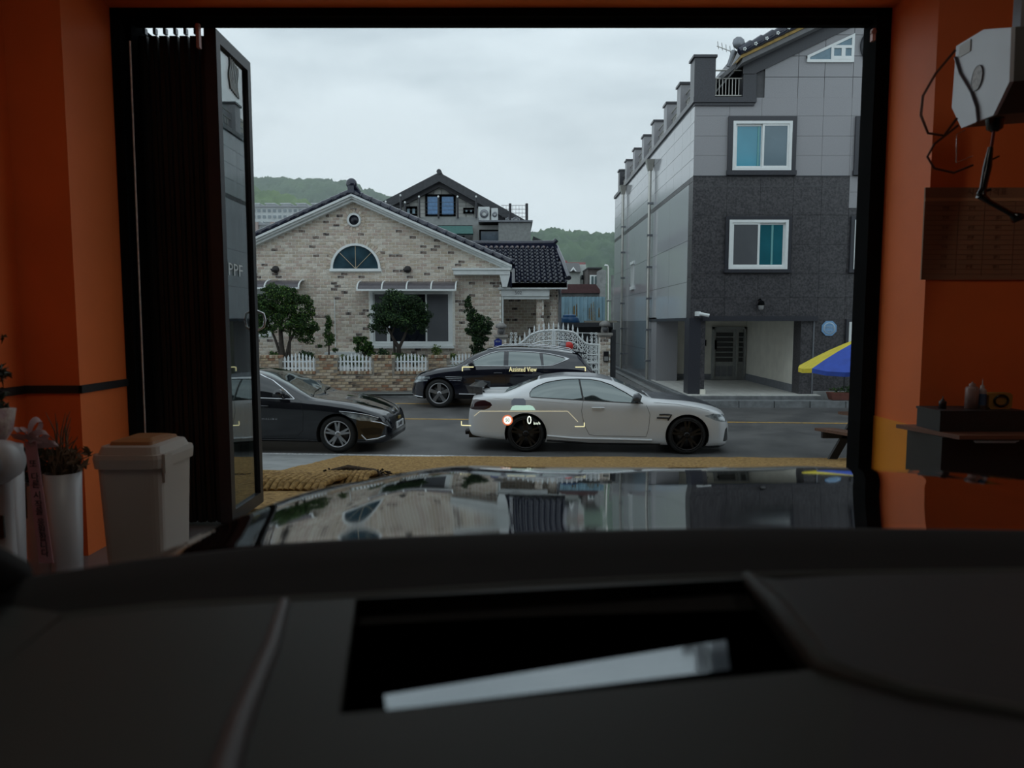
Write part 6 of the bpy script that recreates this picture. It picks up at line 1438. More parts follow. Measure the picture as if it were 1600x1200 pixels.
for k in range(8):
    a0_, a1_ = PI*2*(k-.72)/8, PI*2*(k+.28)/8
    m = py_ if k in (4, 1, 6) else pb_
    def seg(b):
        g = []
        for j in range(6):
            r = 1.2*j/5; dz = -.56*(j/5)**1.35
            for i in range(4):
                a = lerp(a0_, a1_, i/3); sag = .03*math.sin(PI*i/3)*(j/5)
                g.append((cpt.x+r*math.cos(a), cpt.y+r*math.sin(a), cpt.z+dz-sag))
        b.add(g, [(j*4+i, j*4+i+1, (j+1)*4+i+1, (j+1)*4+i) for j in range(5) for i in range(3)], 0, True)
        e = [g[20+i] for i in range(4)]; b.add(e+[(x, y, z-.07) for x, y, z in e], [(i, i+1, i+5, i+4) for i in range(3)])
    part('canopy_panel', m, t, seg)
part('pole', white_frame, t, lambda b: b.tube([(cpt.x, cpt.y, apz(11.8)), (cpt.x, cpt.y, cpt.z+.08)], .024, 8))
q0, q1 = P(1326, 600, 12.2), P(1326, 640, 12.2)
o = MB().box(q0.x, q0.x+.35, 10.95+.3, 11.35, apz(11.7), q0.z).build('signboard', white_frame); tag(o, 'white upright board half hidden behind the right door frame', 'board')
q = P(1312, 624, BY-.6)
t = thing('planter', 'brown trough of small green plants at the foot of the dark granite wall', 'planter', (q.x, BY-.5, .33))
part('trough', mat('terracotta', (.16, .055, .04), .7, var=.15), t, lambda b: b.add([(q.x-.20, BY-.65, .33), (q.x+.45, BY-.65, .33), (q.x+.45, BY-.40, .33), (q.x-.20, BY-.40, .33), (q.x-.26, BY-.68, .52), (q.x+.51, BY-.68, .52), (q.x+.51, BY-.36, .52), (q.x-.26, BY-.36, .52)], [(3, 2, 1, 0), (4, 5, 6, 7), (0, 1, 5, 4), (1, 2, 6, 5), (2, 3, 7, 6), (3, 0, 4, 7)]))
part('foliage', LEAF['fresh'], t, lambda b: foliage(b, [(q.x+.12, BY-.52, .56, .34, .12, .10)], 260, .07, 77))

# ------------------------------------------------------------------ inside the workshop, left
cream_p = mat('beige_plastic', (.42, .37, .32), .45, var=.03, scale=3); brown_p = mat('caramel_plastic', (.30, .135, .05), .4, var=.05)
bY = 3.30; bl_, br_ = P(141, 735, bY), P(250, 735, bY); ZBt = P(0, 722, bY).z
cxb, hw_ = (bl_.x+br_.x)/2, (br_.x-bl_.x)/2
t = thing('waste_bin', 'beige pedal-less waste bin with a caramel swing lid by the folded door', 'bin', (cxb, bY+.2, FZ))
def rrect(cx, cy, hx, hy, r, z, n=4):
    p = []
    for qx, qy, a in ((1, 1, 0), (-1, 1, PI/2), (-1, -1, PI), (1, -1, 1.5*PI)):
        for k in range(n+1): p.append((cx+qx*(hx-r)+r*math.cos(a+PI/2*k/n), cy+qy*(hy-r)+r*math.sin(a+PI/2*k/n), z))
    return p
def stackr(b, rings, cap=True, mi=0):
    n = len(rings[0]); vs = [v for r in rings for v in r]; fs = [(j*n+i, j*n+(i+1) % n, (j+1)*n+(i+1) % n, (j+1)*n+i) for j in range(len(rings)-1) for i in range(n)]
    b.add(vs, fs, mi, False)
    if cap: b.add(rings[-1], [tuple(range(n))], mi); b.add(rings[0], [tuple(range(n-1, -1, -1))], mi)
cy_ = bY+.19
part('bin_body', cream_p, t, lambda b: stackr(b, [rrect(cxb, cy_, hw_*.82, .15, .04, FZ), rrect(cxb, cy_, hw_*.94, .18, .045, ZBt-.0)]))
part('bin_collar', cream_p, t, lambda b: (stackr(b, [rrect(cxb, cy_, hw_*1.0, .195, .05, ZBt-.035), rrect(cxb, cy_, hw_*1.02, .20, .05, ZBt+.01), rrect(cxb, cy_, hw_*1.0, .195, .05, ZBt+.03)]), stackr(b, [rrect(cxb, cy_, hw_*.93, .18, .05, ZBt+.03), rrect(cxb, cy_, hw_*.86, .165, .05, ZBt+.065), rrect(cxb, cy_, hw_*.72, .13, .03, ZBt+.072)])))
part('swing_lid', brown_p, t, lambda b: stackr(b, [rrect(cxb, cy_, hw_*.66, .150, .02, ZBt+.052), rrect(cxb, cy_, hw_*.62, .13, .02, ZBt+.085), rrect(cxb, cy_, hw_*.4, .08, .02, ZBt+.097)]))
part('side_clip', cream_p, t, lambda b: (b.box(cxb+hw_*.98, cxb+hw_*1.07, cy_-.16, cy_-.09, ZBt-.06, ZBt+.03), b.box(cxb+hw_*.9, cxb+hw_*.98, cy_-.14, cy_-.11, ZBt-.11, ZBt-.05)))
white_pot = mat('white_glazed_pot', (.48, .48, .49), .35, var=.03)
pY = 3.02; q0, q1 = P(71, 738, pY), P(124, 736, pY); pcx = (q0.x+q1.x)/2; pr_ = (q1.x-q0.x)/2
soil = mat('dry_soil', (.05, .035, .02), .95, var=.3, scale=30, bump=.6); dry = mat('dry_leaves', (.16, .085, .04), .8, col2=(.07, .05, .025), scale=9)
t = thing('potted_plant', 'tall white pot with dry brown grass beside the beige bin', 'plant', (pcx, pY, FZ))
part('pot', white_pot, t, lambda b: b.lathe([(0, FZ), (pr_*.72, FZ), (pr_*1.0, q0.z), (pr_*.9, q0.z), (pr_*.85, q0.z-.03), (0, q0.z-.03)], (pcx, pY, 0), 'z', 28))
part('soil', soil, t, lambda b: b.lathe([(0, q0.z-.015), (pr_*.86, q0.z-.02)], (pcx, pY, 0), 'z', 20))
def drygrass(b):
    rnd = random.Random(12)
    for k in range(60):
        a = rnd.random()*6.28; r = rnd.random()*pr_*.7; x, y = pcx+r*math.cos(a), pY+r*math.sin(a); h = rnd.uniform(.05, .20) if k % 9 else .30; lx = rnd.uniform(-.09, .11)
        b.tube([(x, y, q0.z-.02), (x+lx*.4, y, q0.z+h*.6), (x+lx, y+rnd.uniform(-.05, .05), q0.z+h*rnd.uniform(.75, 1))], [.004, .003, .001], 4)
part('dry_grass', dry, t, drygrass)
def dryl(b): foliage(b, [(pcx+.01, pY, q0.z+.05, pr_*1.1, pr_, .07)], 90, .05, 14)
part('dry_leaf_clump', [dry]*3, t, dryl)
# pink congratulatory ribbon with writing
rb0, rb1 = P(47, 690, 2.9), P(72, 880, 2.9)
pink = mat('pink_satin_ribbon', (.42, .20, .22), .4, var=.05)
t = thing('message_ribbon', 'pink congratulation ribbon with black Korean letters hanging before white pots', 'ribbon', rb0)
wv = .030
part('ribbon_strip', pink, t, lambda b: b.add([(rb0.x-wv*.8+.0, rb0.y, rb0.z), (rb0.x+wv*.8, rb0.y, rb0.z), (rb1.x+wv, rb1.y, rb1.z), (rb1.x-wv, rb1.y, rb1.z)]+[(rb0.x-wv*.8, rb0.y+.004, rb0.z), (rb0.x+wv*.8, rb0.y+.004, rb0.z), (rb1.x+wv, rb1.y+.004, rb1.z), (rb1.x-wv, rb1.y+.004, rb1.z)], [(3, 2, 1, 0), (4, 5, 6, 7), (0, 1, 5, 4), (1, 2, 6, 5), (2, 3, 7, 6), (3, 0, 4, 7)]))
words_ = '또다른시작을응원합니다'; zs_ = [725, 745, 757, 774, 788, 799, 816, 828, 840, 852, 864]
for ch, py in zip(words_, zs_):
    f = (py-690)/190; x = lerp(rb0.x, rb1.x, f)+.004
    text_obj('letter', ch, .036, mat('black_print', (.01, .008, .01), .6), t, (x, rb0.y-.006, P(0, py, 2.9).z), extrude=.001)
def bow(b):
    for k, (dx, dz, a) in enumerate([(-.05, .03, .5), (.05, .03, -.5), (-.035, .07, 1.2), (.03, .075, -1.2), (.08, -.01, -.2), (-.01, .05, 0)]):
        pts = [(rb0.x+dx*math.sin(t_*PI)*1.3, rb0.y-.03*math.sin(t_*PI*2), rb0.z+.0+dz*math.sin(t_*PI)+.02*math.cos(t_*PI+a)) for t_ in [i/10 for i in range(11)]]
        n = len(pts); b.add([(x, y-.012, z+.012) for x, y, z in pts]+[(x, y+.012, z-.012) for x, y, z in pts], [(i, i+1, n+i+1, n+i) for i in range(n-1)], 0, True)
part('bow', mat('pale_pink_bow', (.50, .33, .32), .35, var=.1), t, bow)
# second white pot and leafy clump behind the ribbon
q = P(36, 765, 2.95)
t = thing('potted_plant', 'white pot with dark leafy plant behind the ribbon, left of the dry grass pot', 'plant', (q.x, 3.05, FZ))
part('pot', white_pot, t, lambda b: b.lathe([(0, FZ), (.07, FZ), (.10, q.z), (.085, q.z), (0, q.z-.03)], (q.x, 3.1, 0), 'z', 24))
leafmats('dim', (.02, .03, .012), (.05, .045, .02), (.10, .08, .05))
part('foliage', LEAF['dim'], t, lambda b: foliage(b, [(q.x-.02, 3.08, q.z+.07, .12, .1, .09), (q.x+.06, 3.05, q.z+.10, .08, .06, .06)], 420, .05, 15))
part('drooping_roots', dry, t, lambda b: [b.tube([(q.x-.07+.03*k, 2.98, q.z+.02), (q.x-.07+.032*k, 2.97, q.z-.09-.02*(k % 3))], .004, 4) for k in range(5)])
# tall plant at the very left with a pink wrap
q = P(6, 600, 2.7)
t = thing('wrapped_plant', 'tall dark-leaved plant wrapped in pink paper at the left picture edge', 'plant', (q.x, 2.7, FZ))
part('foliage', LEAF['dim'], t, lambda b: foliage(b, [(q.x-.05, 2.7, P(0, 525, 2.7).z, .05, .05, .03), (q.x-.03, 2.7, P(0, 585, 2.7).z, .055, .05, .05), (q.x-.07, 2.7, P(0, 620, 2.7).z, .08, .06, .05)], 240, .04, 16))
part('stem', dry, t, lambda b: b.tube([(q.x-.06, 2.7, P(0, 700, 2.7).z), (q.x-.05, 2.7, P(0, 560, 2.7).z), (q.x-.06, 2.7, P(0, 515, 2.7).z)], [.012, .008, .003], 6))
part('pink_wrap', mat('pink_wrap_paper', (.38, .24, .26), .5, col2=(.50, .42, .34), scale=20, bump=.8), t, lambda b: b.lathe([(.03, P(0, 700, 2.7).z), (.07, P(0, 675, 2.7).z), (.085, P(0, 640, 2.7).z), (.05, P(0, 638, 2.7).z)], (q.x-.06, 2.7, 0), 'z', 9))
part('pot', white_pot, t, lambda b: b.lathe([(0, FZ), (.06, FZ), (.08, P(0, 700, 2.7).z), (0, P(0, 702, 2.7).z)], (q.x-.07, 2.75, 0), 'z', 20))
# white machine with a round head, left edge
q = P(4, 722, 2.45)
t = thing('white_fan', 'white pedestal machine with rounded head at the left picture edge', 'appliance', (q.x, 2.45, FZ))
wpl = mat('white_plastic', (.46, .46, .47), .35, var=.03)
part('head', wpl, t, lambda b: b.lathe([(0, -.07), (.045, -.07), (.075, -.05), (.08, .0), (.07, .05), (0, .06)], (q.x-.02, 2.45, q.z), 'y', 28))
part('head_ring', mat('grey_plastic_ring', (.25, .25, .26), .4), t, lambda b: b.lathe([(.058, -.075), (.063, -.072), (.063, -.06)], (q.x-.02, 2.45, q.z), 'y', 28))
part('column', wpl, t, lambda b: b.lathe([(.11, FZ), (.11, FZ+.02), (.034, FZ+.05), (.030, q.z-.04)], (q.x-.02, 2.47, 0), 'z', 20))
part('control_panel', black_trim, t, lambda b: b.box(q.x-.03, q.x+.002, 2.432, 2.44, P(0, 840, 2.44).z, P(0, 805, 2.44).z))

# ------------------------------------------------------------------ right wall: chart, shelf, bottles, hanging unit
WY = YI
p0, p1 = P(1446, 293, WY-.01), P(1640, 437, WY-.01)
t = thing('price_chart', 'large brown printed chart with ruled rows on the orange right wall', 'poster', ((p0.x+p1.x)/2, WY, p1.z))
part('sheet', mat('brown_chart_paper', (.30, .16, .09), .6, var=.05), t, lambda b: b.box(p0.x, p1.x, WY-.012, WY-.001, p1.z, p0.z))
part('header_band', mat('tan_chart_band', (.50, .28, .15), .6), t, lambda b: b.box(p0.x, p1.x, WY-.015, WY-.012, P(0, 315, WY).z, P(0, 310, WY).z))
cl = mat('chart_rule', (.20, .09, .05), .7)
part('ruled_rows', cl, t, lambda b: ([b.box(p0.x+.01, p1.x-.01, WY-.014, WY-.012, P(0, 322+7.6*k, WY).z-.0012, P(0, 322+7.6*k, WY).z+.0012) for k in range(15)], [b.box(P(x, 0, WY).x-.0012, P(x, 0, WY).x+.0012, WY-.014, WY-.012, p1.z+.02, P(0, 316, WY).z) for x in (1488, 1528, 1575)]))
text_obj('heading', '시공 가격표', .045, cl, t, (P(1530, 0, WY).x, WY-.015, P(0, 301, WY).z), extrude=.001)
for k in range(14):
    for x, s_ in ((1468, '전체'), (1508, '본넷'), (1550, '휀다')):
        text_obj('row_text', s_, .020, cl, t, (P(x, 0, WY).x, WY-.014, P(0, 326+7.6*k, WY).z), extrude=.0005) if k % 2 == 0 else None
sh0, sh1 = P(1446, 675, 3.62), P(1650, 729, 3.62)
t = thing('wall_shelf', 'narrow brown wooden shelf with black cabinet under it on the right wall', 'shelf', (sh1.x-.3, 3.7, sh0.z))
part('shelf_board', mat('brown_board', (.20, .085, .05), .5, var=.1, scale=5), t, lambda b: b.prism([(sh0.x, 3.90, sh0.z), (sh0.x+.10, 3.50, sh0.z), (sh1.x+.2, 3.50, sh0.z), (sh1.x+.2, 3.90, sh0.z)], (0, 0, -.02)))
part('cabinet', mat('black_cabinet', (.014, .014, .015), .5, var=.1), t, lambda b: b.box(P(1464, 700, 3.62).x, sh1.x+.2, 3.58, 3.9, FZ, sh0.z-.022))
part('paper', white_frame, t, lambda b: b.prism([(sh0.x+.19, 3.53, sh0.z-.03), (sh0.x+.42, 3.53, sh0.z-.03), (sh0.x+.42, 3.56, sh0.z-.045), (sh0.x+.22, 3.56, sh0.z-.045)], (0, 0, -.002)))
ka, kb = P(1466, 641, 3.65), P(1597, 672, 3.65)
t = thing('black_case', 'black case standing on the brown shelf under the bottles', 'case', ((ka.x+kb.x)/2, 3.75, sh0.z))
part('case_body', MATS['black_cabinet'], t, lambda b: b.box(ka.x, kb.x, 3.63, 3.84, sh0.z, ka.z-.012)); part('case_lid', MATS['black_cabinet'], t, lambda b: b.box(ka.x-.004, kb.x+.004, 3.626, 3.845, ka.z-.012, ka.z))
kz = ka.z
def bottle(px, w_, top_, lab, m, body_h, cap_m, label_m=None):
    q = P(px, 640, 3.70); r = w_/2*3.70/FPX; zt_ = P(0, top_, 3.70).z; h = zt_-kz
    t = thing('squeeze_bottle', lab, 'bottle', (q.x, 3.72, kz))
    part('bottle_body', m, t, lambda b: b.lathe([(0, kz), (r, kz), (r, kz+h*body_h), (r*.8, kz+h*(body_h+.06)), (r*.35, kz+h*(body_h+.08))], (q.x, 3.72, 0), 'z', 18))
    part('nozzle', cap_m, t, lambda b: b.lathe([(r*.5, kz+h*(body_h+.05)), (r*.5, kz+h*(body_h+.16)), (r*.15, kz+h*(body_h+.2)), (r*.06, zt_)], (q.x, 3.72, 0), 'z', 12))
    if label_m: part('label_band', label_m, t, lambda b: b.lathe([(r*1.03, kz+h*.12), (r*1.03, kz+h*.5)], (q.x, 3.72, 0), 'z', 18))
clear_b = mat('frosted_bottle', (.30, .20, .18), .35, var=.05)
bottle(1521, 19, 596, 'wide frosted squeeze bottle on the black case', clear_b, .74, clear_b)
bottle(1537, 12, 592, 'slim white nozzle bottle with blue label on the black case', mat('white_bottle', (.36, .30, .30), .4), .60, mat('white_cap', (.5, .46, .45), .4), mat('blue_label', (.04, .09, .18), .5))
bottle(1476, 11, 619, 'small dark bottle at the left end of the black case', mat('dark_bottle', (.02, .01, .012), .3), .55, black_trim)
q0, q1 = P(1546, 614, 3.7), P(1581, 641, 3.7); qc = (q0+q1)/2
t = thing('tape_measure', 'yellow rounded case with a dark ring beside the bottles', 'tool', (qc.x, 3.72, kz))
part('tool_case', mat('ochre_plastic', (.36, .19, .03), .5, var=.05), t, lambda b: b.prism([(qc.x+(q1.x-q0.x)/2*sx*a, 3.70, kz+(q0.z-kz)*(.5+.5*sz*c)) for sx, sz, a, c in ((-1, -1, .8, 1), (1, -1, .8, 1), (1, -1, 1, .7), (1, 1, 1, .7), (1, 1, .8, 1), (-1, 1, .8, 1), (-1, 1, 1, .7), (-1, -1, 1, .7))], (0, .05, 0)))
part('ring', black_trim, t, lambda b: b.tube([(qc.x+.036*math.cos(a), 3.695, kz+.045+.028*math.sin(a)) for a in [2*PI*k/20 for k in range(20)]], .006, 6, closed=True))
# hose reel cabinet hung high on the right
HY_ = 3.0
t = thing('hose_reel', 'white six-sided ceiling-hung reel unit with round emblem at top right', 'hose reel', (1.95, HY_, 3.1))
def rdep(a, b_):
    dx = (a-800)/FPX; dz = -(b_-600)/FPX; k = dx/(math.cos(PITCH)+dz*math.sin(PITCH)); return 1.05/(k-.3)
RQ = lambda a, b_, o=.0: P(a, b_, rdep(a, b_)-o)
hx = [P(px, py, y) for px, py, y in [(a, b_, rdep(a, b_)) for a, b_ in ((1494, 72), (1537, 46), (1580, 43), (1577, 128), (1552, 180), (1502, 200), (1487, 168))]]
wmet = mat('white_reel_metal', (.46, .49, .53), .35, .1, var=.05, scale=3)
part('reel_housing', wmet, t, lambda b: b.prism(hx, (.016, .0, .002)))
part('shaded_side', mat('shaded_reel_side', (.035, .033, .03), .5, var=.1), t, lambda b: b.prism([p+Vector((.017, .0, .002)) for p in hx], (.38, .0, .03)))  # near-black colour paints the shade on the side turned from the daylight
nrm = (hx[2]-hx[0]).cross(hx[5]-hx[0]).normalized(); 
if nrm.x > 0: nrm = -nrm
ux_ = (hx[3]-hx[6]).normalized(); uz_ = ux_.cross(nrm); uz_ = uz_ if uz_.z > 0 else -uz_
ctr = RQ(1528, 122)+nrm*.004
part('emblem', mat('pale_emblem', (.62, .63, .62), .5, col2=(.35, .36, .36), scale=60), t, lambda b: b.prism([ctr+ux_*.070*math.cos(a)+uz_*.049*math.sin(a) for a in [2*PI*k/24 for k in range(24)]], -nrm*.003))
part('emblem_ring', grey_metal, t, lambda b: b.tube([ctr+ux_*.072*math.cos(a)+uz_*.050*math.sin(a) for a in [2*PI*k/24 for k in range(24)]], .002, 5, closed=True))
part('sticker', sticker, t, lambda b: b.prism([RQ(1500, 72)+nrm*.004, RQ(1518, 61)+nrm*.004, RQ(1517, 80)+nrm*.004, RQ(1500, 90)+nrm*.004], -nrm*.003))
part('cable', grey_metal, t, lambda b: b.tube([RQ(1493, 90, .02), RQ(1500, 115, .02), RQ(1518, 145, .02), RQ(1526, 168, .02), RQ(1528, 190, .02)], .0065, 8))
part('hanger_bar', grey_metal, t, lambda b: (b.box(2.10, 2.16, 3.05, 3.1, 3.35, 4.9), b.box(2.0, 2.3, 3.02, 3.12, 3.44, 3.48)))
part('air_hose', mat('brown_air_hose', (.10, .03, .015), .5, var=.1), t, lambda b: (b.tube([P(1493, 78, 3.1), P(1462, 115, 3.15), P(1442, 150, 3.15), P(1439, 180, 3.1), P(1450, 208, 3.1), P(1475, 212, 3.1), P(1495, 185, 3.1)], .0055, 8), b.tube([P(1497, 196, 3.1), P(1460, 225, 3.1), P(1449, 245, 3.1), P(1460, 263, 3.1), P(1490, 270, 3.1), P(1520, 258, 3.1)], .005, 8)))
part('wire_hook', chrome, t, lambda b: b.tube([P(1508, 203, 3.0), P(1495, 210, 3.0), P(1494, 254, 3.0), P(1520, 244, 3.0)], .0022, 6))
part('hose_outlet', black_trim, t, lambda b: b.lathe([(.035, 0), (.03, -.04), (.015, -.05)], P(1555, 186, 3.05), 'z', 12))
t = thing('spray_gun', 'black spray lance hanging on a red hose under the white reel unit', 'spray gun', P(1545, 240, 3.05))
part('red_hose', mat('red_hose', (.22, .03, .025), .5), t, lambda b: b.tube([P(1555, 192, 3.05), P(1549, 230, 3.05)], .006, 8))
part('grip', black_trim, t, lambda b: b.tube([P(1548, 230, 3.05), P(1543, 260, 3.05), P(1536, 295, 3.05), P(1533, 305, 3.05)], [.010, .017, .014, .02], 10))
part('trigger', black_trim, t, lambda b: (b.tube([P(1549, 250, 3.05), P(1561, 244, 3.05)], .004, 6), b.tube([P(1536, 300, 3.05), P(1548, 296, 3.05)], .006, 6)))
part('lance', black_trim, t, lambda b: b.tube([P(1530, 304, 3.05), P(1545, 315, 3.05), P(1572, 330, 3.05), P(1584, 337, 3.05)], [.018, .011, .010, .012], 10))
part('nozzle', black_trim, t, lambda b: b.tube([P(1580, 335, 3.05), P(1586, 340, 3.05), P(1600, 338, 3.05)], [.010, .024, .012], 8))

# ------------------------------------------------------------------ the car we sit in
own_paint = mat('own_black_paint', (.004, .004, .006), .03, .0, var=.05, scale=2, coat=1., spec=.8)
own = thing('parked_black_car', 'black car in the workshop seen from its driver seat: mirror-like bonnet and dark dashboard', 'car', (.37, 1.0, FZ))
CX = .37
Yf = [(0, 2.12), (.45, 2.07), (.63, 1.95), (.83, 1.72), (.92, 1.55), (.965, 1.42)]
Df = [(0, .436), (.35, .428), (.63, .405), (.83, .375), (.92, .40), (.965, .50)]
DfL = [(0, .436), (.35, .428), (.63, .409), (.75, .408), (.83, .404), (.92, .425), (.965, .53)]
Y0t = [(0, 1.0), (.5, .98), (.8, .92), (.965, .84)]
D0t = [(0, .304), (.5, .300), (.75, .300), (.88, .32), (.965, .40)]
prof = [(0, .105), (.10, .085), (.30, .078), (.55, .10), (.75, .125), (.9, .15), (1, .20)]
gi = [0]; 
for i in range(40): gi.append(gi[-1]+interp(prof, (i+.5)/40)/40)
gfun = lambda t_: interp([(i/40, v/gi[-1]) for i, v in enumerate(gi)], t_)
GT = [gfun(i/48) for i in range(49)]
def hood(b):
    us = [-.965+1.93*i/72 for i in range(73)]; vs = []; rows = 49+6
    for u in us:
        a = abs(u); yf, df, y0, d0 = interp(Yf, a), interp(DfL if u < 0 else Df, a), interp(Y0t, a), interp(D0t, a)
        crease = .004*math.exp(-((a-.62)/.07)**2)
        for j in range(49):
            t_ = j/48; vs.append((CX+u, lerp(y0, yf, t_), CAM_H-(d0+(df-d0)*GT[j])+crease*math.sin(PI*min(1, t_*1.1))))
        for k in range(1, 7):
            an = k/6*PI/2; vs.append((CX+u*(1-.01*k/6), yf+.09*math.sin(an), CAM_H-df-.10*(1-math.cos(an))-(.02 if k == 6 else 0)))
    fs = [(i*rows+j, (i+1)*rows+j, (i+1)*rows+j+1, i*rows+j+1) for i in range(72) for j in range(rows-1)]
    b.add(vs, fs, 0, True)
part('bonnet', own_paint, own, hood)
def nose(b):
    n = 40; top = []; bot = []
    for i in range(n+1):
        u = -.955+1.91*i/n; a = abs(u); top.append((CX+u, interp(Yf, a)+.09, CAM_H-interp(Df, a)-.12)); bot.append((CX+u*.98, interp(Yf, a)+.05, FZ+.16))
    mid = [((p[0]+q[0])/2, p[1]+.03, (p[2]+q[2])/2) for p, q in zip(top, bot)]
    m = n+1; b.add(top+mid+bot, [(j*m+i, j*m+i+1, (j+1)*m+i+1, (j+1)*m+i) for j in range(2) for i in range(n)], 0, True)
part('front_bumper', own_paint, own, nose)
for s in (-1, 1):
    part('front_wing', own_paint, own, lambda b: b.prism([(CX+s*.962, .84, CAM_H-.40), (CX+s*.962, 1.42, CAM_H-.50), (CX+s*.962, 1.47, FZ+.2), (CX+s*.962, .5, FZ+.2), (CX+s*.962, .5, CAM_H-.38)], (-s*.03, 0, 0)))
    part('door', own_paint, own, lambda b: b.box(CX+s*.93, CX+s*.962, -1.6, .5, FZ+.2, CAM_H-.36))
part('licence_plate', white_frame, own, lambda b: b.box(CX-.26, CX+.26, 2.20, 2.24, FZ+.35, FZ+.46))
black_fab = mat('black_soft_trim', (.0035, .004, .0045), .85, var=.2, scale=20); dash_m = mat('charcoal_dashboard', (.044, .051, .050), .55, var=.05, scale=3, bump=.1, bscale=300, spec=.3)
dash_r = mat('dashboard_pad', (.046, .050, .056), .6, var=.05, scale=3, bump=.1, bscale=300, spec=.3)
# windscreen base / cowl band
cowl = [(-.59, .78), (-.45, .87), (-.2, .95), (.1, .985), (.37, 1.0), (.8, .985), (1.1, .93), (1.32, .80)]
def cow(b):
    vs = []; n = 30; rows = [(.03, .33), (.0, .293), (-.03, .287), (-.08, .30), (-.22, .322)]
    for i in range(n+1):
        x = lerp(-.60, 1.33, i/n); y = interp(cowl, x)
        for dy, d in rows: vs.append((x, y+dy, CAM_H-d))
    m = len(rows); b.add(vs, [(i*m+j, (i+1)*m+j, (i+1)*m+j+1, i*m+j+1) for i in range(n) for j in range(m-1)], 0, True)
part('cowl_band', black_fab, own, cow)
ZD = CAM_H-.300
A_ = lambda px, py, z=ZD: PZ(px, py, z)
# dashboard top: frame pieces round the projector recess
rec = [A_(556, 936), A_(1168, 905), A_(1274, 1046), A_(530, 1116)]
edge = [A_(x, y) for x, y in ((100, 962), (250, 946), (400, 938), (556, 930), (800, 914), (1000, 904), (1168, 898), (1400, 893), (1700, 889))]
def dashf(b):
    e = edge; near = [Vector((-.75, .30, ZD-.0)), Vector((1.35, .30, ZD))]
    L0 = A_(0, 1040); L1 = A_(0, 1300)
    seamT, seamB = A_(444, 936), A_(345, 1210)
    def q(*pts): b.prism(list(pts), (0, 0, -.02))
    q(e[3], e[4], rec[0].lerp(rec[1], .45)); q(rec[0], e[3], rec[0].lerp(rec[1], .45)); q(e[4], e[5], rec[0].lerp(rec[1], .72), rec[0].lerp(rec[1], .45)); q(e[5], e[6], rec[1], rec[0].lerp(rec[1], .72))
    q(e[2], e[3], rec[0], rec[3], A_(500, 1330), A_(345, 1330))
    q(rec[3], rec[2], A_(1330, 1330), A_(500, 1330))
    q(rec[1], e[6], A_(1215, 905), A_(1330, 1060), rec[2]); q(rec[2], A_(1330, 1060), A_(1330, 1330))
    q(e[0], e[1], e[2], A_(345, 1330), A_(-200, 1330), L0)
part('dashboard_top', dash_m, own, dashf)
part('passenger_pad', dash_r, own, lambda b: b.prism([A_(1215, 905), A_(1400, 893), A_(1800, 889), A_(1800, 1330), A_(1330, 1330), A_(1330, 1060)], (0, 0, -.03)))
part('pad_roll', dash_m, own, lambda b: (b.tube([A_(1168, 899)+Vector((0, 0, -.004)), A_(1215, 945)+Vector((0, 0, -.004)), A_(1290, 1045)+Vector((0, 0, -.004)), A_(1420, 1085)+Vector((0, 0, -.004)), A_(1620, 1120)+Vector((0, 0, -.004))], [.010, .012, .014, .012, .010], 8),
     b.tube([e_+Vector((0, 0, -.006)) for e_ in edge], .009, 8)))
part('trim_seam', mat('grey_trim_seam', (.11, .11, .12), .5, var=.05), own, lambda b: b.tube([A_(444, 942), A_(425, 1010), A_(375, 1130), A_(350, 1210), A_(330, 1300)], [.006, .008, .010, .011, .012], 8))
part('left_dash_pad', dash_m, own, lambda b: (b.prism([A_(-300, 905), A_(100, 958), A_(0, 1040), A_(-200, 1330), A_(-900, 1330)], (0, 0, -.02))))
# projector recess with its mirror
def recf(b):
    d = Vector((0, 0, -.055)); r = rec; lo = [p+d for p in r]
    for i in range(4):
        j = (i+1) % 4; b.add([r[i], r[j], lo[j], lo[i]], [(0, 1, 2, 3)])
    b.add(lo, [(0, 1, 2, 3)])
pr_o = part('projector_recess', mat('recess_black', (.0006, .0006, .0006), 1., var=.1, spec=0.), own, recf)
zm1 = ZD-.012
m0, m1, m2, m3 = A_(604, 1110, zm1), A_(1140, 1056, zm1)+Vector((0, 0, .006)), A_(1134, 1009, zm1-.0045)+Vector((0, 0, .006)), A_(600, 1086, zm1-.0025)
part('projector_mirror', mat('grey_mirror_glass', (.20, .22, .23), .06, 1., var=.02), pr_o, lambda b: b.prism([m0, m1, m2, m3], (0, 0, -.003)))
# windscreen, roof, pillars and what closes the cabin
wsg = clear_glass('windscreen_glass', (.97, .985, .98), .002, grow=.25)
def wsf(b):
    vs = []; n = 24
    for i in range(n+1):
        x = lerp(-.58, 1.31, i/n); y = interp(cowl, x)+.0; z = CAM_H-.288
        for k in range(7):
            f = k/6; vs.append((lerp(x, CX+(x-CX)*.72, f), lerp(y, y-.98+(.30-abs(x-CX)*.12)*0, f), lerp(z, CAM_H+.235, f)+.03*math.sin(PI*f)))
    b.add(vs, [(i*7+j, (i+1)*7+j, (i+1)*7+j+1, i*7+j+1) for i in range(n) for j in range(6)], 0, True)
part('windscreen', wsg, own, wsf)
part('roof', black_fab, own, lambda b: b.add([(-.32, -.2, CAM_H+.235), (1.06, -.2, CAM_H+.235), (1.06, .03, CAM_H+.235), (-.32, .03, CAM_H+.235), (-.28, -1.5, CAM_H+.16), (1.02, -1.5, CAM_H+.16), (-.32, -.2, CAM_H+.26), (1.06, -.2, CAM_H+.26), (1.06, .03, CAM_H+.25), (-.32, .03, CAM_H+.25), (-.28, -1.5, CAM_H+.2), (1.02, -1.5, CAM_H+.2)], [(0, 1, 2, 3), (0, 4, 5, 1), (9, 8, 7, 6), (7, 11, 10, 6), (3, 2, 8, 9)]))
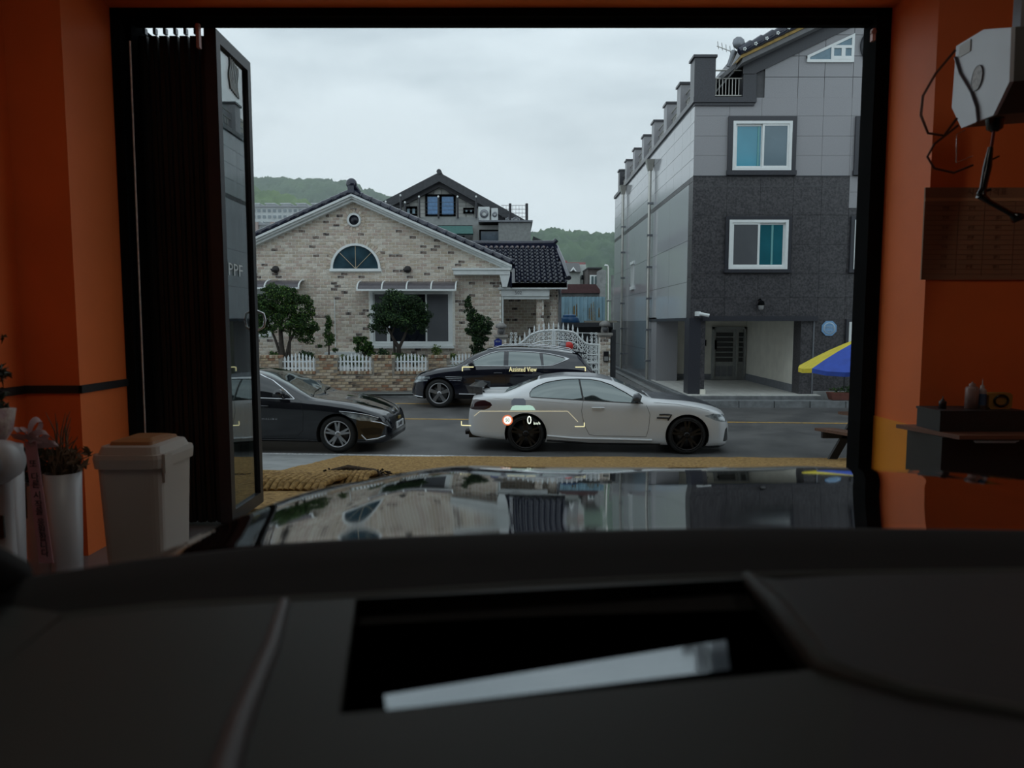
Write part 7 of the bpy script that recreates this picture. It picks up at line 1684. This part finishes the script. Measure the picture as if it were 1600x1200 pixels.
for s in (-1, 1):
    part('windscreen_pillar', black_fab, own, lambda b: b.tube([(CX+s*.955, .80, CAM_H-.30), (CX+s*.85, .3, CAM_H+.02), (CX+s*.70, -.15, CAM_H+.235)], .03, 8))
    part('door_trim', black_fab, own, lambda b: b.box(CX+s*.85, CX+s*.93, -1.5, .6, FZ+.3, CAM_H-.34))
part('seat_row', black_fab, own, lambda b: (b.box(CX-.75, CX+.75, -1.35, -1.15, FZ+.5, CAM_H-.05), b.box(CX-.85, CX+.85, -1.5, .3, FZ+.3, FZ+.45)))
part('dashboard_front', black_fab, own, lambda b: b.box(CX-.9, CX+.9, .29, .31, FZ+.5, ZD))

# ------------------------------------------------------------------ head-up display: the projected picture stands as a virtual image some metres ahead, beyond the bonnet
HD = 8.0
hud = thing('head_up_display', 'projected driving display with speed, limit sign, corner brackets and text over the bonnet', 'display', P(818, 640, HD))
hy = glow('hud_cream_light', (.78, .72, .40), .85); hw2 = glow('hud_white_light', (.85, .95, .80), 1.0); hg = glow('hud_green_light', (.45, .70, .58), .8, .35); hd_ = glow('hud_shade_light', (.045, .055, .07), 1.0, .15)
hy_f = glow('hud_faint_cream_light', (.70, .62, .40), .8, .55)
def hl(b, a, c, w_): 
    a, c = Vector(a), Vector(c); p, q = P(a.x, a.y, HD), P(c.x, c.y, HD); d = (q-p).normalized(); n_ = Vector((-d.z, 0, d.x))*w_/2*HD/FPX
    b.add([p-n_, q-n_, q+n_, p+n_], [(0, 1, 2, 3)])
for lab, pts in (('top left', [(722.5, 580), (722.5, 573.5), (740, 573.5)]), ('top right', [(899, 573.7), (914.5, 573.7), (914.5, 580)]), ('bottom left', [(721, 658), (721, 664.5), (736, 665)]), ('bottom right', [(898, 666.5), (913, 666.5), (913, 660)])):
    part('corner_bracket', hy, hud, lambda b: [hl(b, (*p,), (*q,), 1.4) for p, q in zip(pts[:-1], pts[1:])])
part('lane_outline', hy_f, hud, lambda b: (hl(b, (750, 642.5), (887, 642.5), 1.6), hl(b, (750, 642.5), (741, 650), 1.3), hl(b, (887, 642.5), (903, 659), 1.3)))
q = P(817, 577.5, HD); text_obj('display_text', 'Assisted View', 10.6*HD/FPX, hy, hud, q, (PI/2, 0, 0), 0, sx=.72)
q = P(827, 657, HD); text_obj('speed_digit', '0', 19*HD/FPX, hw2, hud, q, (PI/2, 0, 0), 0, sx=.82)
q = P(839, 661.5, HD); text_obj('speed_unit', 'km/h', 6.6*HD/FPX, hw2, hud, q, (PI/2, 0, 0), 0, sx=.8)
q = P(793, 656.5, HD)
def disc(b, r0, r1, y=0): b.lathe([(r0*HD/FPX, y), (r1*HD/FPX, y)], (q.x, HD, q.z), 'y', 28)
sg = part('limit_sign', glow('hud_sign_white', (.95, .88, .78), 1.0), hud, lambda b: disc(b, .01, 6.2))
part('sign_ring', glow('hud_sign_red', (.70, .16, .06), .9, .25), sg, lambda b: disc(b, 6.2, 8.4))
text_obj('limit_digits', '50', 7.6*HD/FPX, glow('hud_sign_digits', (.10, .20, .17), 1.0), sg, (q.x, HD-.004, q.z), (PI/2, 0, 0), 0, sx=.85, bold=.035)
ci = part('car_symbol', hg, hud, lambda b: (b.add([P(x, y, HD) for x, y in ((797, 641), (800, 635), (806, 633), (828, 633), (833, 635), (837, 641))], [(0, 1, 2, 3, 4, 5)])))
part('symbol_window', hd_, ci, lambda b: b.add([P(x, y, HD-.002) for x, y in ((799, 631), (799, 626), (803, 622.5), (818, 622.5), (821.5, 626), (821.5, 633.5), (799, 633))], [(0, 1, 2, 3, 4, 5, 6)]))
# every mesh lies in camera-visible collections; nothing else to do
